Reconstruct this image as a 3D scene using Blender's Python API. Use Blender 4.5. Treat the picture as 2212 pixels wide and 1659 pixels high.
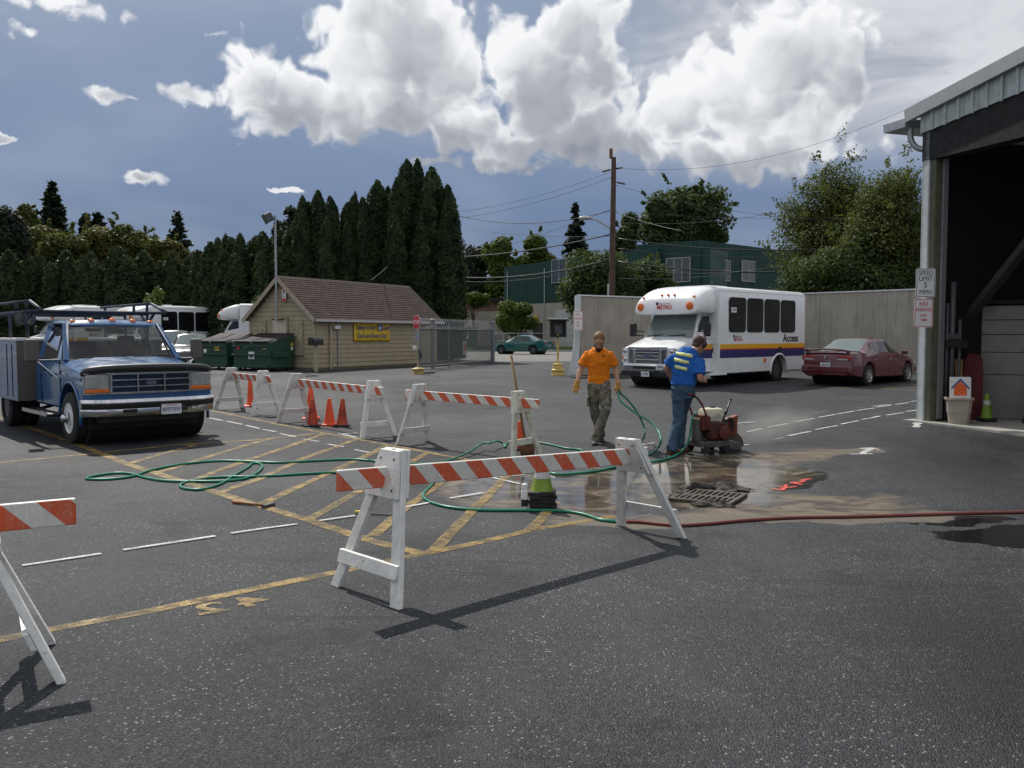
import bpy, bmesh, math, random
import numpy as np
from mathutils import Vector, Matrix
R = math.radians
for o in list(bpy.data.objects): bpy.data.objects.remove(o)
SC = bpy.context.scene
COL = SC.collection
# ---------------------------------------------------------------- camera
HC = 1.65                                   # eye height in metres
FPX, CX, CY, HZ = 1877.2, 1106.0, 829.5, 725.0
PITCH = math.atan((CY - HZ) / FPX)
cam = bpy.data.objects.new('camera', bpy.data.cameras.new('camera'))
COL.objects.link(cam)
cam.location = (0, 0, HC)
cam.rotation_euler = (R(90) - PITCH, 0, 0)
cam.data.sensor_width = 36
cam.data.lens = 36 * FPX / 2212
cam.data.clip_end = 4000
SC.camera = cam
# ---------------------------------------------------------------- exposure
SC.view_settings.view_transform = 'Standard'
SC.view_settings.look = 'None'
SC.view_settings.gamma = 1
SC.view_settings.exposure = -0.28
SC.view_settings.use_curve_mapping = False
# ---------------------------------------------------------------- sun
SUN_AZ, SUN_EL = R(-30), R(48)              # azimuth from +Y, negative to the left
sun = bpy.data.objects.new('sun', bpy.data.lights.new('sun', 'SUN'))
COL.objects.link(sun)
sun.data.energy = 5.0
sun.data.angle = R(0.6)
sun.data.color = (1, .95, .87)
sdir = Vector((math.sin(SUN_AZ) * math.cos(SUN_EL), math.cos(SUN_AZ) * math.cos(SUN_EL), math.sin(SUN_EL)))
sun.rotation_euler = sdir.to_track_quat('Z', 'Y').to_euler()
# ---------------------------------------------------------------- pixel helpers (picture measured at 2212 x 1659)
_cp, _sp = math.cos(PITCH), math.sin(PITCH)
def sst(a, b, t):
    t = max(0., min(1., (t - a) / (b - a)))
    return t * t * (3 - 2 * t)
def gz(x, y):                               # height of the lot: rises to the street, dips to the drain
    return .3 * sst(12, 36, y) - .1 * math.exp(-((x - 2) ** 2 + (y - 9) ** 2) / 11.5)
def ray(x, y):
    a = (x - CX) / FPX; b = -(y - CY) / FPX
    return (a, _cp + b * _sp, -_sp + b * _cp)
def G(x, y, z=0):                           # point of the ground (plus z) seen at a pixel
    d = ray(x, y)
    f = lambda t: HC + d[2] * t - gz(d[0] * t, d[1] * t) - z
    lo = hi = .5
    while f(hi) > 0 and hi < 3000: lo = hi; hi *= 1.03
    for _ in range(36):
        m = (lo + hi) / 2
        if f(m) > 0: lo = m
        else: hi = m
    return Vector((d[0] * lo, d[1] * lo, HC + d[2] * lo))
def U(x, y, Y):                             # point at distance Y seen at a pixel
    d = ray(x, y); t = Y / d[1]
    return Vector((d[0] * t, Y, HC + d[2] * t))
# ---------------------------------------------------------------- world
W = bpy.data.worlds.new('World'); SC.world = W; W.use_nodes = True
class NT:
    def __init__(s, tree): s.t = tree; s.n = tree.nodes; s.l = tree.links
    def new(s, typ, **k):
        n = s.n.new(typ)
        for a, b in k.items(): setattr(n, a, b)
        return n
    def put(s, sock, v):
        if v is None: return
        if hasattr(v, 'is_linked') or hasattr(v, 'node'): s.l.new(v, sock)
        else:
            try: sock.default_value = v
            except TypeError: sock.default_value = (v, v, v)
            except ValueError: sock.default_value = tuple(v) + (1,)
    def math(s, op, a, b=None, c=None, clamp=False):
        n = s.new('ShaderNodeMath', operation=op, use_clamp=clamp)
        for i, v in enumerate((a, b, c)): s.put(n.inputs[i], v)
        return n.outputs[0]
    def vmath(s, op, a, b=None, out=0):
        n = s.new('ShaderNodeVectorMath', operation=op)
        s.put(n.inputs[0], a)
        if b is not None:
            s.put(n.inputs['Scale' if op == 'SCALE' else 1], b)
        return n.outputs[out]
    def noise(s, vec, scale, detail=4, rough=.5, dist=0, dim='3D'):
        n = s.new('ShaderNodeTexNoise', noise_dimensions=dim)
        s.put(n.inputs['Vector'], vec); n.inputs['Scale'].default_value = scale
        n.inputs['Detail'].default_value = detail; n.inputs['Roughness'].default_value = rough
        n.inputs['Distortion'].default_value = dist
        return n.outputs['Fac']
    def vor(s, vec, scale, out='Distance', feat='F1', rnd=1):
        n = s.new('ShaderNodeTexVoronoi', feature=feat)
        s.put(n.inputs['Vector'], vec); n.inputs['Scale'].default_value = scale
        n.inputs['Randomness'].default_value = rnd
        return n.outputs[out]
    def mr(s, v, a, b, c=0, d=1, smooth=True):
        n = s.new('ShaderNodeMapRange', interpolation_type='SMOOTHSTEP' if smooth else 'LINEAR')
        for i, q in enumerate((v, a, b, c, d)): s.put(n.inputs[i], q)
        return n.outputs[0]
    def mix(s, f, a, b, mode='MIX'):
        n = s.new('ShaderNodeMix', data_type='RGBA', blend_type=mode)
        s.put(n.inputs[0], f)
        for i, v in ((6, a), (7, b)):
            if isinstance(v, (tuple, list)): n.inputs[i].default_value = tuple(v[:3]) + (1,)
            else: s.put(n.inputs[i], v)
        return n.outputs[2]
    def comb(s, x, y, z):
        n = s.new('ShaderNodeCombineXYZ')
        for i, v in enumerate((x, y, z)): s.put(n.inputs[i], v)
        return n.outputs[0]
    def sep(s, v):
        n = s.new('ShaderNodeSeparateXYZ'); s.put(n.inputs[0], v); return n.outputs
def azel(x, y):
    d = ray(x, y); L = math.sqrt(sum(c * c for c in d))
    return math.atan2(d[0], d[1]), math.asin(d[2] / L)
PXR = 1 / FPX * .93                         # radians per pixel, roughly
# cumulus masses: (pixel x, pixel y, half width, half height, strength)
CUM = [(560,175,70,75,1.0),(640,215,120,80,1.0),(760,235,130,70,.95),(900,240,170,75,1.0),(800,150,130,95,1.0),(905,95,140,110,1.05),(980,160,105,110,1.0),
       (800,40,110,80,1.0),(890,10,110,60,.9),(690,130,75,45,.52),(1010,290,130,60,.85),(1120,130,90,85,.95),(1190,190,140,120,1.0),(1240,60,105,85,1.0),(1290,150,75,110,.85),
       (1260,285,150,75,.9),(1130,310,150,45,.75),(1385,285,120,80,.72),(1345,200,60,90,.6),(1470,240,100,75,.95),(1560,190,115,85,1.0),(1640,250,140,90,1.0),(1720,120,150,115,1.05),(1800,160,80,150,.8),
       (1640,330,190,55,.85),(1520,335,130,48,.72),(1770,280,90,90,.7),(960,345,90,16,.55),(1080,350,170,30,.6),
       (420,206,95,26,.66),(500,205,50,30,.6),(225,202,60,20,.64),(282,210,26,9,.55),(315,385,44,19,.75),(0,298,30,11,.75),(620,414,60,9,.66),(468,72,40,11,.58),(683,301,24,10,.6),(100,5,170,22,.5),(60,70,90,16,.45)]
def cloud_parts(t, P):
    sx = t.sep(P)
    def nz(V, sc, det, out='Color'):
        w = t.new('ShaderNodeTexNoise', noise_dimensions='2D'); t.put(w.inputs['Vector'], V); w.inputs['Scale'].default_value = sc; w.inputs['Detail'].default_value = det; w.inputs['Roughness'].default_value = .58
        return w.outputs[out]
    def vor(V, sc):
        n = t.new('ShaderNodeTexVoronoi', voronoi_dimensions='2D', feature='SMOOTH_F1'); t.put(n.inputs['Vector'], V); n.inputs['Scale'].default_value = sc; n.inputs['Smoothness'].default_value = .35; return n.outputs['Distance']
    Q = t.vmath('ADD', P, t.vmath('SCALE', t.vmath('SUBTRACT', nz(P, 14, 3), (.5, .5, .5)), .05))
    Q2 = t.vmath('ADD', P, t.vmath('SCALE', t.vmath('SUBTRACT', nz(P, 40, 3), (.5, .5, .5)), .018))
    best = None; num = None; den = None
    for x, y, a, b, s in CUM:
        az, el = azel(x, y)
        q = t.vmath('MULTIPLY', t.vmath('SUBTRACT', Q if b > 40 else Q2, (az, el, 0)), (1 / (a * PXR), 1 / (b * PXR), 0))
        e = t.math('MULTIPLY', t.math('POWER', .42, t.vmath('DOT_PRODUCT', q, q, 1)), s)
        best = e if best is None else t.math('MAXIMUM', best, e)
        if b > 40:                                          # lit from the upper left, lobe by lobe
            e3 = t.math('MULTIPLY', e, e); sh = t.vmath('DOT_PRODUCT', q, (-.30, .85, 0), 1)
            num = t.math('MULTIPLY_ADD', e3, sh, num if num is not None else 0.0); den = t.math('ADD', e3, den if den is not None else .02)
    far = t.mr(t.math('MAXIMUM', t.math('ABSOLUTE', sx[0]), t.math('MULTIPLY', sx[1], 1.35)), .66, .95)
    best = t.math('MAXIMUM', best, t.math('MULTIPLY', far, t.mr(nz(P, 2.3, 1, 'Fac'), .42, .62, 0, 1)))
    f1 = nz(Q, 24, 6, 'Fac'); f2 = vor(Q, 42); f2b = vor(t.vmath('ADD', Q, (-.005, .008, 0)), 42)
    d = t.math('ADD', best, t.math('MULTIPLY', t.math('SUBTRACT', f1, .5), .75))
    d = t.math('ADD', d, t.math('MULTIPLY', t.math('SUBTRACT', .36, f2), .34))
    lit = t.math('MULTIPLY', t.math('SUBTRACT', f2b, f2), .42)
    lit = t.math('ADD', lit, t.math('MULTIPLY', t.math('SUBTRACT', f1, nz(t.vmath('ADD', Q, (-.009, .013, 0)), 24, 2, 'Fac')), .42))
    shade = t.math('DIVIDE', num, den)
    return d, lit, shade
def build_world():
    t = NT(W.node_tree); t.n.clear()
    tc = t.new('ShaderNodeTexCoord'); D = t.vmath('NORMALIZE', tc.outputs['Generated'])
    x, y, z = t.sep(D)
    az = t.math('ARCTAN2', x, y); el = t.math('ARCSINE', z)
    P = t.comb(az, el, 0)
    sky = t.new('ShaderNodeTexSky', sky_type='NISHITA')
    sky.sun_disc = False; sky.sun_elevation = SUN_EL; sky.sun_rotation = SUN_AZ
    sky.altitude = 0; sky.air_density = 1.0; sky.dust_density = 1.5; sky.ozone_density = 2.5
    skyc = sky.outputs[0]
    # slate rain haze far behind the clouds (values are for a Background strength of 0.1)
    h = t.mr(el, -.02, .5, 0, 1, False)
    slate = t.mix(t.mr(el, 0, .16, 0, 1, False), (.88, 1.48, 3.05), (1.8, 2.62, 4.45))
    slate = t.mix(t.mr(el, .14, .5, 0, 1, False), slate, (4.0, 4.9, 6.4))
    soft = t.noise(t.vmath('MULTIPLY', P, (1, 2.6, 1)), 3.0, 3, .55, dim='2D')
    slate = t.mix(t.mr(soft, .40, .75, 0, .35), slate, (4.4, 5.2, 6.4))
    base = t.mix(.9, skyc, slate)
    # thin grey-white sheet, thicker to the right and overhead
    sh = t.noise(t.vmath('MULTIPLY', P, (1.2, 3.2, 1)), 4.2, 4, .55, .4, dim='2D')
    aR, eR = azel(1250, 300); e0 = azel(1600, 430)[1]; e1 = azel(1600, 270)[1]
    cov = t.math('MULTIPLY', t.mr(az, aR - .06, aR + .16), t.mr(el, e0, e1))
    cov = t.math('ADD', cov, t.mr(t.math('SUBTRACT', el, t.math('MULTIPLY', az, .25)), .36, .62, 0, .75))
    cov = t.math('MULTIPLY', cov, t.mr(sh, .26, .58, .62, 1), clamp=True)
    shc = t.mix(t.mr(sh, .36, .66), (5.6, 5.95, 6.7), (8.6, 8.8, 9.2))
    base = t.mix(t.math('MULTIPLY', cov, .93), base, shc)
    d0, lit, shade = cloud_parts(t, P)
    a = t.mr(d0, .30, .58)
    lit = t.math('MULTIPLY', lit, t.mr(d0, .45, 1.0, .85, .15))
    soft2 = t.noise(P, 7, 3, .5, dim='2D')
    v = t.math('ADD', t.math('ADD', .58, lit), t.math('MULTIPLY', shade, .58))
    v = t.math('ADD', v, t.mr(d0, .40, .85, .34, 0))
    v = t.math('ADD', v, t.mr(soft2, .3, .7, -.16, .16))
    v = t.math('ADD', v, t.mr(el, .12, .40, -.10, .10))
    cc = t.new('ShaderNodeValToRGB'); t.put(cc.inputs[0], v)
    E = cc.color_ramp.elements
    E[0].position = .08; E[0].color = (.275, .30, .36, 1)
    E[1].position = .98; E[1].color = (.97, .98, 1, 1)
    e = E.new(.45); e.color = (.46, .485, .53, 1)
    e = E.new(.75); e.color = (.82, .84, .87, 1)
    c10 = t.vmath('SCALE', cc.outputs[0], 11.6)
    col = t.mix(a, base, c10)
    # the land beyond the horizon
    col = t.mix(t.mr(el, -.02, 0, 1, 0), col, (.5, .6, .6))
    bg = t.new('ShaderNodeBackground'); t.put(bg.inputs[0], col); bg.inputs[1].default_value = .1
    W.cycles.sampling_method = 'MANUAL'; W.cycles.sample_map_resolution = 256
    o = t.new('ShaderNodeOutputWorld'); t.l.new(bg.outputs[0], o.inputs[0])
build_world()
# ---------------------------------------------------------------- materials
MATS = {}
def mat(name, col, rough=.5, metal=0, var=.12, vs=6, bump=0, bs=60, spec=.5, coat=0, dirt=0, dcol=(.06, .05, .04), emit=None, streak=0):
    if name in MATS: return MATS[name]
    m = bpy.data.materials.new(name); m.use_nodes = True; MATS[name] = m
    t = NT(m.node_tree); p = t.n['Principled BSDF']
    co = t.new('ShaderNodeTexCoord').outputs['Object']
    geo = t.new('ShaderNodeNewGeometry').outputs['Position']
    n = t.noise(geo, vs, 5, .6)
    c = t.mix(t.mr(n, .3, .7), tuple(q * (1 - var) for q in col), tuple(min(1, q * (1 + var)) for q in col))
    if streak:
        sv = t.noise(t.vmath('MULTIPLY', geo, (5, 5, .35)), 2.2, 5, .6)
        c = t.mix(t.mr(sv, .48, .75, 0, streak), c, dcol)
    if dirt:
        c = t.mix(t.mr(t.noise(geo, vs * 2.3, 7, .7), .52, .72, 0, dirt), c, dcol)
    t.put(p.inputs['Base Color'], c)
    r = t.mr(t.noise(geo, vs * 1.7, 4), .3, .7, max(0, rough - .08), min(1, rough + .08))
    t.put(p.inputs['Roughness'], r)
    p.inputs['Metallic'].default_value = metal
    p.inputs['Specular IOR Level'].default_value = spec
    if coat: p.inputs['Coat Weight'].default_value = coat; p.inputs['Coat Roughness'].default_value = .06
    if bump:
        b = t.new('ShaderNodeBump'); b.inputs['Strength'].default_value = bump; b.inputs['Distance'].default_value = .01
        t.put(b.inputs['Height'], t.noise(geo, bs, 5, .6)); t.l.new(b.outputs[0], p.inputs['Normal'])
    return m
def glass_mat(name, col=(.02, .028, .03), trans=0.0, rough=.03):
    if name in MATS: return MATS[name]
    m = bpy.data.materials.new(name); m.use_nodes = True; MATS[name] = m
    t = NT(m.node_tree); p = t.n['Principled BSDF']
    p.inputs['Base Color'].default_value = col + (1,); p.inputs['Roughness'].default_value = rough
    p.inputs['Specular IOR Level'].default_value = .6
    if trans:
        g = t.new('ShaderNodeBsdfGlossy'); g.inputs['Roughness'].default_value = rough
        tr = t.new('ShaderNodeBsdfTransparent'); tr.inputs[0].default_value = (trans, trans * 1.03, trans, 1)
        fr = t.new('ShaderNodeFresnel'); fr.inputs[0].default_value = 1.55
        mx = t.new('ShaderNodeMixShader'); t.l.new(fr.outputs[0], mx.inputs[0])
        t.l.new(tr.outputs[0], mx.inputs[1]); t.l.new(g.outputs[0], mx.inputs[2])
        t.l.new(mx.outputs[0], t.n['Material Output'].inputs[0])
    return m
# ---------------------------------------------------------------- mesh builder
def rotz(a): return Matrix.Rotation(a, 4, 'Z')
class MB:
    def __init__(s): s.v = []; s.f = []; s.sm = []
    def add(s, vs, fs, M=None):
        o = len(s.v)
        s.v += [tuple(M @ Vector(v)) if M is not None else tuple(v) for v in vs]
        s.f += [tuple(i + o for i in f) for f in fs]
        return s
    def box(s, c, d, M=None):
        x, y, z = (q / 2 for q in d)
        vs = [(c[0] + a * x, c[1] + b * y, c[2] + e * z) for a in (-1, 1) for b in (-1, 1) for e in (-1, 1)]
        return s.add(vs, [(0, 1, 3, 2), (4, 6, 7, 5), (0, 4, 5, 1), (2, 3, 7, 6), (0, 2, 6, 4), (1, 5, 7, 3)], M)
    def bar(s, a, b, w, h, up=(0, 0, 1), M=None):      # rectangular bar from a to b, w sideways, h along up
        a, b = Vector(a), Vector(b); d = (b - a).normalized(); u = Vector(up)
        sd = d.cross(u)
        if sd.length < 1e-4: sd = d.cross(Vector((1, 0, 0)))
        sd.normalize(); u = sd.cross(d).normalized()
        vs = []
        for p in (a, b):
            for q, r in ((-1, -1), (1, -1), (1, 1), (-1, 1)): vs.append(p + sd * q * w / 2 + u * r * h / 2)
        return s.add(vs, [(3, 2, 1, 0), (4, 5, 6, 7), (0, 1, 5, 4), (1, 2, 6, 5), (2, 3, 7, 6), (3, 0, 4, 7)], M)
    def tube(s, pts, r, n=8, cap=True, M=None, closed=False):
        P = [Vector(p) for p in pts]; k = len(P)
        rs = r if isinstance(r, (list, tuple)) else [r] * k
        T = []
        for i in range(k):
            if closed: d = P[(i + 1) % k] - P[i - 1]
            else: d = P[min(i + 1, k - 1)] - P[max(i - 1, 0)]
            T.append(d.normalized() if d.length else Vector((0, 0, 1)))
        up = Vector((0, 0, 1)) if abs(T[0].z) < .9 else Vector((1, 0, 0))
        vs = []; fs = []
        for i in range(k):
            a = T[i].cross(up)
            if a.length < 1e-4: a = T[i].orthogonal()
            a.normalize(); up = a.cross(T[i]).normalized()
            for j in range(n):
                q = 2 * math.pi * j / n
                vs.append(P[i] + (a * math.cos(q) + up * math.sin(q)) * rs[i])
        for i in range(k if closed else k - 1):
            for j in range(n):
                i2 = (i + 1) % k
                fs.append((i * n + j, i * n + (j + 1) % n, i2 * n + (j + 1) % n, i2 * n + j))
        if cap and not closed: fs += [tuple(reversed(range(n))), tuple(range((k - 1) * n, k * n))]
        return s.add(vs, fs, M)
    def lathe(s, prof, n=24, M=None, cap=True):        # (r, z) profile about Z
        vs = []; fs = []; k = len(prof)
        for r, z in prof:
            for j in range(n):
                q = 2 * math.pi * j / n; vs.append((r * math.cos(q), r * math.sin(q), z))
        for i in range(k - 1):
            for j in range(n): fs.append((i * n + j, i * n + (j + 1) % n, (i + 1) * n + (j + 1) % n, (i + 1) * n + j))
        if cap: fs += [tuple(reversed(range(n))), tuple(range((k - 1) * n, k * n))]
        return s.add(vs, fs, M)
    def prism(s, poly, h0, h1, M=None):                # XY polygon, extruded h0..h1 along Z
        n = len(poly)
        vs = [(x, y, h0) for x, y in poly] + [(x, y, h1) for x, y in poly]
        fs = [tuple(reversed(range(n))), tuple(range(n, 2 * n))] + [(i, (i + 1) % n, n + (i + 1) % n, n + i) for i in range(n)]
        return s.add(vs, fs, M)
    def loft(s, rings, cap=True, closed=True, M=None):
        n = len(rings[0]); vs = [p for r in rings for p in r]; fs = []
        for i in range(len(rings) - 1):
            for j in range(n if closed else n - 1):
                fs.append((i * n + j, i * n + (j + 1) % n, (i + 1) * n + (j + 1) % n, (i + 1) * n + j))
        if cap: fs += [tuple(reversed(range(n))), tuple(range((len(rings) - 1) * n, len(rings) * n))]
        return s.add(vs, fs, M)
    def ell(s, c, r, n=14, m=10, M=None):
        rings = []
        for i in range(m + 1):
            a = math.pi * (i + .02 if i == 0 else i - .02 if i == m else i) / m - math.pi / 2
            rings.append([(c[0] + r[0] * math.cos(a) * math.cos(2 * math.pi * j / n), c[1] + r[1] * math.cos(a) * math.sin(2 * math.pi * j / n), c[2] + r[2] * math.sin(a)) for j in range(n)])
        return s.loft(rings, M=M)
    def build(s, name, m=None, parent=None, smooth=False, bevel=0, sub=0, loc=None, rz=0, seg=2):
        me = bpy.data.meshes.new(name); me.from_pydata(s.v, [], s.f); me.validate()
        bm = bmesh.new(); bm.from_mesh(me); bmesh.ops.recalc_face_normals(bm, faces=bm.faces); bm.to_mesh(me); bm.free()
        return link(name, me, m, parent, smooth, bevel, sub, loc, rz, seg)
def link(name, me, m=None, parent=None, smooth=False, bevel=0, sub=0, loc=None, rz=0, seg=2):
    o = bpy.data.objects.new(name, me); COL.objects.link(o)
    if m is not None: me.materials.append(MATS[m] if isinstance(m, str) else m)
    if smooth:
        me.shade_smooth()
        if smooth != True: me.set_sharp_from_angle(angle=R(smooth))
    if bevel:
        b = o.modifiers.new('bevel', 'BEVEL'); b.width = bevel; b.segments = seg; b.limit_method = 'ANGLE'; b.angle_limit = R(35)
    if sub:
        b = o.modifiers.new('sub', 'SUBSURF'); b.levels = sub; b.render_levels = sub
    if parent is not None: o.parent = parent
    if loc is not None: o.location = loc
    if rz: o.rotation_euler.z = rz
    return o
def thing(name, label, cat, loc=(0, 0, 0), rz=0, group=None):
    o = bpy.data.objects.new(name, None); COL.objects.link(o); o.empty_display_size = .2
    o.location = loc; o.rotation_euler = (0, 0, rz)
    return tag(o, label, cat, group)
def tag(o, label, cat, group=None):
    o['label'] = label; o['category'] = cat
    if group: o['group'] = group
    return o
def struct(o, kind='structure', label=None):
    o['kind'] = kind
    if label: o['label'] = label
    return o
def kids(o): return [c for c in bpy.data.objects if c.parent == o]
def dup(o, parent=None, loc=None, rz=None, label=None, group=None):
    c = o.copy(); COL.objects.link(c); c.parent = parent
    if loc is not None: c.location = loc
    if rz is not None: c.rotation_euler.z = rz
    if label: c['label'] = label
    if group: c['group'] = group
    for k in kids(o): dup(k, c)
    return c
def text(name, body, size, m, parent, M, bold=.0, ext=.001, align='CENTER', sx=1):
    cu = bpy.data.curves.new(name, 'FONT'); cu.body = body; cu.size = size; cu.align_x = align; cu.align_y = 'CENTER'
    cu.offset = bold * size; cu.extrude = ext; cu.resolution_u = 3; cu.fill_mode = 'FRONT' if ext < 1e-6 else 'BOTH'
    tmp = bpy.data.objects.new('tmp', cu); COL.objects.link(tmp)
    dg = bpy.context.evaluated_depsgraph_get(); dg.update()
    me = bpy.data.meshes.new_from_object(tmp.evaluated_get(dg)); bpy.data.objects.remove(tmp)
    me.transform(M @ Matrix.Diagonal((sx, 1, 1, 1)))
    me.materials.clear()
    return link(name, me, m, parent)
def frame(o, ex, ey):                                  # matrix whose local x, y lie along ex, ey
    ex = Vector(ex).normalized(); ey = Vector(ey); ey = (ey - ex * ey.dot(ex)).normalized(); ez = ex.cross(ey)
    M = Matrix((ex, ey, ez)).transposed().to_4x4(); M.translation = Vector(o); return M
def smoothpath(pts, k=6):                              # Catmull-Rom
    P = [Vector(p) for p in pts]; P = [2 * P[0] - P[1]] + P + [2 * P[-1] - P[-2]]; out = []
    for i in range(1, len(P) - 2):
        a, b, c, d = P[i - 1:i + 3]
        for j in range(k):
            t = j / k
            out.append(.5 * ((2 * b) + (c - a) * t + (2 * a - 5 * b + 4 * c - d) * t * t + (3 * b - a - 3 * c + d) * t ** 3))
    out.append(P[-2]); return out
# ================================================================ ground
def ground_mat():
    m = bpy.data.materials.new('asphalt'); m.use_nodes = True; MATS['asphalt'] = m
    t = NT(m.node_tree); p = t.n['Principled BSDF']
    g = t.new('ShaderNodeNewGeometry').outputs['Position']
    g2 = t.vmath('MULTIPLY', g, (1, 1, 0))
    big = t.noise(g2, .22, 5, .6, dim='2D'); mid = t.noise(g2, 1.3, 5, .65, dim='2D'); fine = t.noise(g2, 45, 4, .6, dim='2D')
    cell = t.new('ShaderNodeTexVoronoi', voronoi_dimensions='2D'); t.put(cell.inputs['Vector'], g2); cell.inputs['Scale'].default_value = 115
    cr = t.sep(cell.outputs['Color'])
    c = t.mix(t.mr(mid, .3, .72), (.0155, .0172, .0205), (.031, .0335, .0385))
    c = t.mix(t.mr(big, .35, .65), c, (.0225, .0245, .029))
    cl = t.noise(g2, 16, 4, .65, dim='2D')
    c = t.mix(t.mr(cl, .42, .66, 0, .6), c, (.043, .047, .053))
    c = t.mix(t.mr(cr[0], .35, 1, 0, .85), c, (.062, .068, .074))      # stones in the mix
    c = t.mix(t.mr(cr[1], .6, 1, 0, .8), c, (.009, .009, .011))
    c = t.mix(t.math('MULTIPLY', t.mr(cr[2], .965, .995), t.mr(mid, .35, .6, .25, 1)), c, (.31, .32, .32))  # sparse pale cells, glints of the wet stones painted into the colour
    c = t.mix(t.mr(fine, .55, .8, 0, .5), c, (.013, .013, .015))
    # tyre scuffs and drying streaks along the lane
    st = t.noise(t.vmath('MULTIPLY', g2, (.5, 2.2, 0)), .9, 5, .7, .6, dim='2D')
    c = t.mix(t.mr(st, .54, .72, 0, .6), c, (.011, .011, .013))
    ww = t.new('ShaderNodeTexNoise', noise_dimensions='2D'); t.put(ww.inputs['Vector'], g2); ww.inputs['Scale'].default_value = .9; ww.inputs['Detail'].default_value = 5
    wg = t.vmath('ADD', g2, t.vmath('SCALE', t.vmath('SUBTRACT', ww.outputs['Color'], (.5, .5, .5)), 1.5))
    wg = t.vmath('MULTIPLY', wg, (1, 1, 0))
    def blob(x, y, a, b, rot=0, k0=1., k1=.75):
        d = t.vmath('SUBTRACT', wg, (x, y, 0))
        if rot:
            r = t.new('ShaderNodeVectorRotate', rotation_type='Z_AXIS'); t.put(r.inputs[0], d); r.inputs['Angle'].default_value = rot; d = r.outputs[0]
        d = t.vmath('MULTIPLY', d, (1 / a, 1 / b, 0))
        return t.mr(t.vmath('LENGTH', d, None, 1), k0, k1)
    mx = lambda *a: a[0] if len(a) == 1 else t.math('MAXIMUM', a[0], mx(*a[1:]))
    # damp apron by the garage, damp patch in front
    damp = mx(blob(8.2, 10.2, 3.4, 5.0, 0, 1.1, .7), blob(3.0, 3.2, 1.5, 3.0, 0, 1.2, .5))
    c = t.mix(t.math('MULTIPLY', damp, .62), c, (.008, .008, .009))
    vc = t.new('ShaderNodeTexVoronoi', voronoi_dimensions='2D', feature='DISTANCE_TO_EDGE'); t.put(vc.inputs['Vector'], t.vmath('ADD', wg, (3, 1, 0))); vc.inputs['Scale'].default_value = .23
    crack = t.math('MULTIPLY', t.mr(vc.outputs['Distance'], .0008, .0035, 1, 0), t.mr(t.noise(g2, .35, 2, .5, dim='2D'), .47, .56))
    c = t.mix(t.math('MULTIPLY', crack, .8), c, (.006, .006, .007))
    stn = t.noise(g2, .75, 4, .6, .5, dim='2D'); c = t.mix(t.mr(stn, .60, .70, 0, .55), c, (.012, .0125, .014))
    trk = t.noise(t.vmath('MULTIPLY', wg, (1.6, .22, 0)), .8, 3, .5, dim='2D'); c = t.mix(t.mr(trk, .55, .68, 0, .3), c, (.05, .053, .056))
    # slurry washing from the saw cut to the drain
    mud = mx(blob(1.2, 9.6, 2.1, 1.55), blob(2.6, 8.95, 1.75, .85, R(8)), blob(3.6, 12.0, 1.3, .8, R(-18)), blob(2.7, 11.2, .9, 1.3), blob(.1, 10.4, .8, .9))
    mn = t.noise(t.vmath('MULTIPLY', g2, (1, 1.6, 0)), 2.2, 5, .65, .8, dim='2D')
    mudc = t.mix(t.mr(mn, .34, .66), (.066, .050, .034), (.165, .135, .098))
    mudf = t.math('MULTIPLY', mud, t.mr(mn, .3, .6, .5, .95))
    rim = mx(blob(2.4, 8.15, 2.2, .34), blob(4.2, 12.1, 1.6, .42, R(-20)))
    c = t.mix(t.math('MULTIPLY', rim, .7), c, (.17, .148, .115))
    c = t.mix(mudf, c, mudc)
    wet = t.math('MULTIPLY', mx(blob(1.3, 9.7, 1.9, 1.35, 0, 1, .85), blob(2.6, 10.9, 1.1, 1.5, 0, 1, .85), blob(.3, 10.5, .8, .8)), t.mr(mn, .56, .70, 1, .45))
    # shallow wet sheen on the lower right
    pud = mx(blob(4.35, 7.3, .85, .32, 0, 1, .85), blob(4.2, 7.85, .6, .13, 0, 1, .85))
    c = t.mix(t.math('MULTIPLY', blob(-2.9, 7.5, .32, .22, 0, 1.1, .4), .7), c, (.011, .012, .015))
    c = t.mix(t.math('MULTIPLY', pud, .9), c, (.012, .012, .013))
    t.put(p.inputs['Base Color'], c)
    r = t.mr(big, .3, .7, .52, .70)
    r = t.math('SUBTRACT', r, t.math('MULTIPLY', damp, .12))
    r = t.math('SUBTRACT', r, t.math('MULTIPLY', cr[1], .12))
    one = t.math('SUBTRACT', 1, mx(wet, pud))
    t.put(p.inputs['Roughness'], t.math('ADD', t.math('MULTIPLY', r, one), .075))
    t.put(p.inputs['Specular IOR Level'], t.math('ADD', .23, t.math('MULTIPLY', t.math('MAXIMUM', wet, pud), .38)))
    b = t.new('ShaderNodeBump'); b.inputs['Distance'].default_value = .006
    t.put(b.inputs['Strength'], t.math('MULTIPLY', t.math('SUBTRACT', 1, t.math('MULTIPLY', mudf, .6)), t.math('MULTIPLY', one, .75)))
    t.put(b.inputs['Height'], t.math('ADD', t.math('MULTIPLY', cell.outputs['Distance'], -1.2), t.math('ADD', fine, t.math('MULTIPLY', mid, 1.5))))
    t.l.new(b.outputs[0], p.inputs['Normal'])
ground_mat()
def grid_mesh(name, xs, ys, zf, m):
    vs = [(x, y, zf(x, y)) for y in ys for x in xs]; n = len(xs)
    fs = [(j * n + i, j * n + i + 1, (j + 1) * n + i + 1, (j + 1) * n + i) for j in range(len(ys) - 1) for i in range(n - 1)]
    me = bpy.data.meshes.new(name); me.from_pydata(vs, [], fs); me.shade_smooth()
    return link(name, me, m)
far = [60, 90, 140, 250, 500, 1000, 2000]
XS = sorted([-v for v in far] + far + list(np.arange(-44, 45, 1.)) + list(np.arange(-5, 9, .25)))
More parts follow.
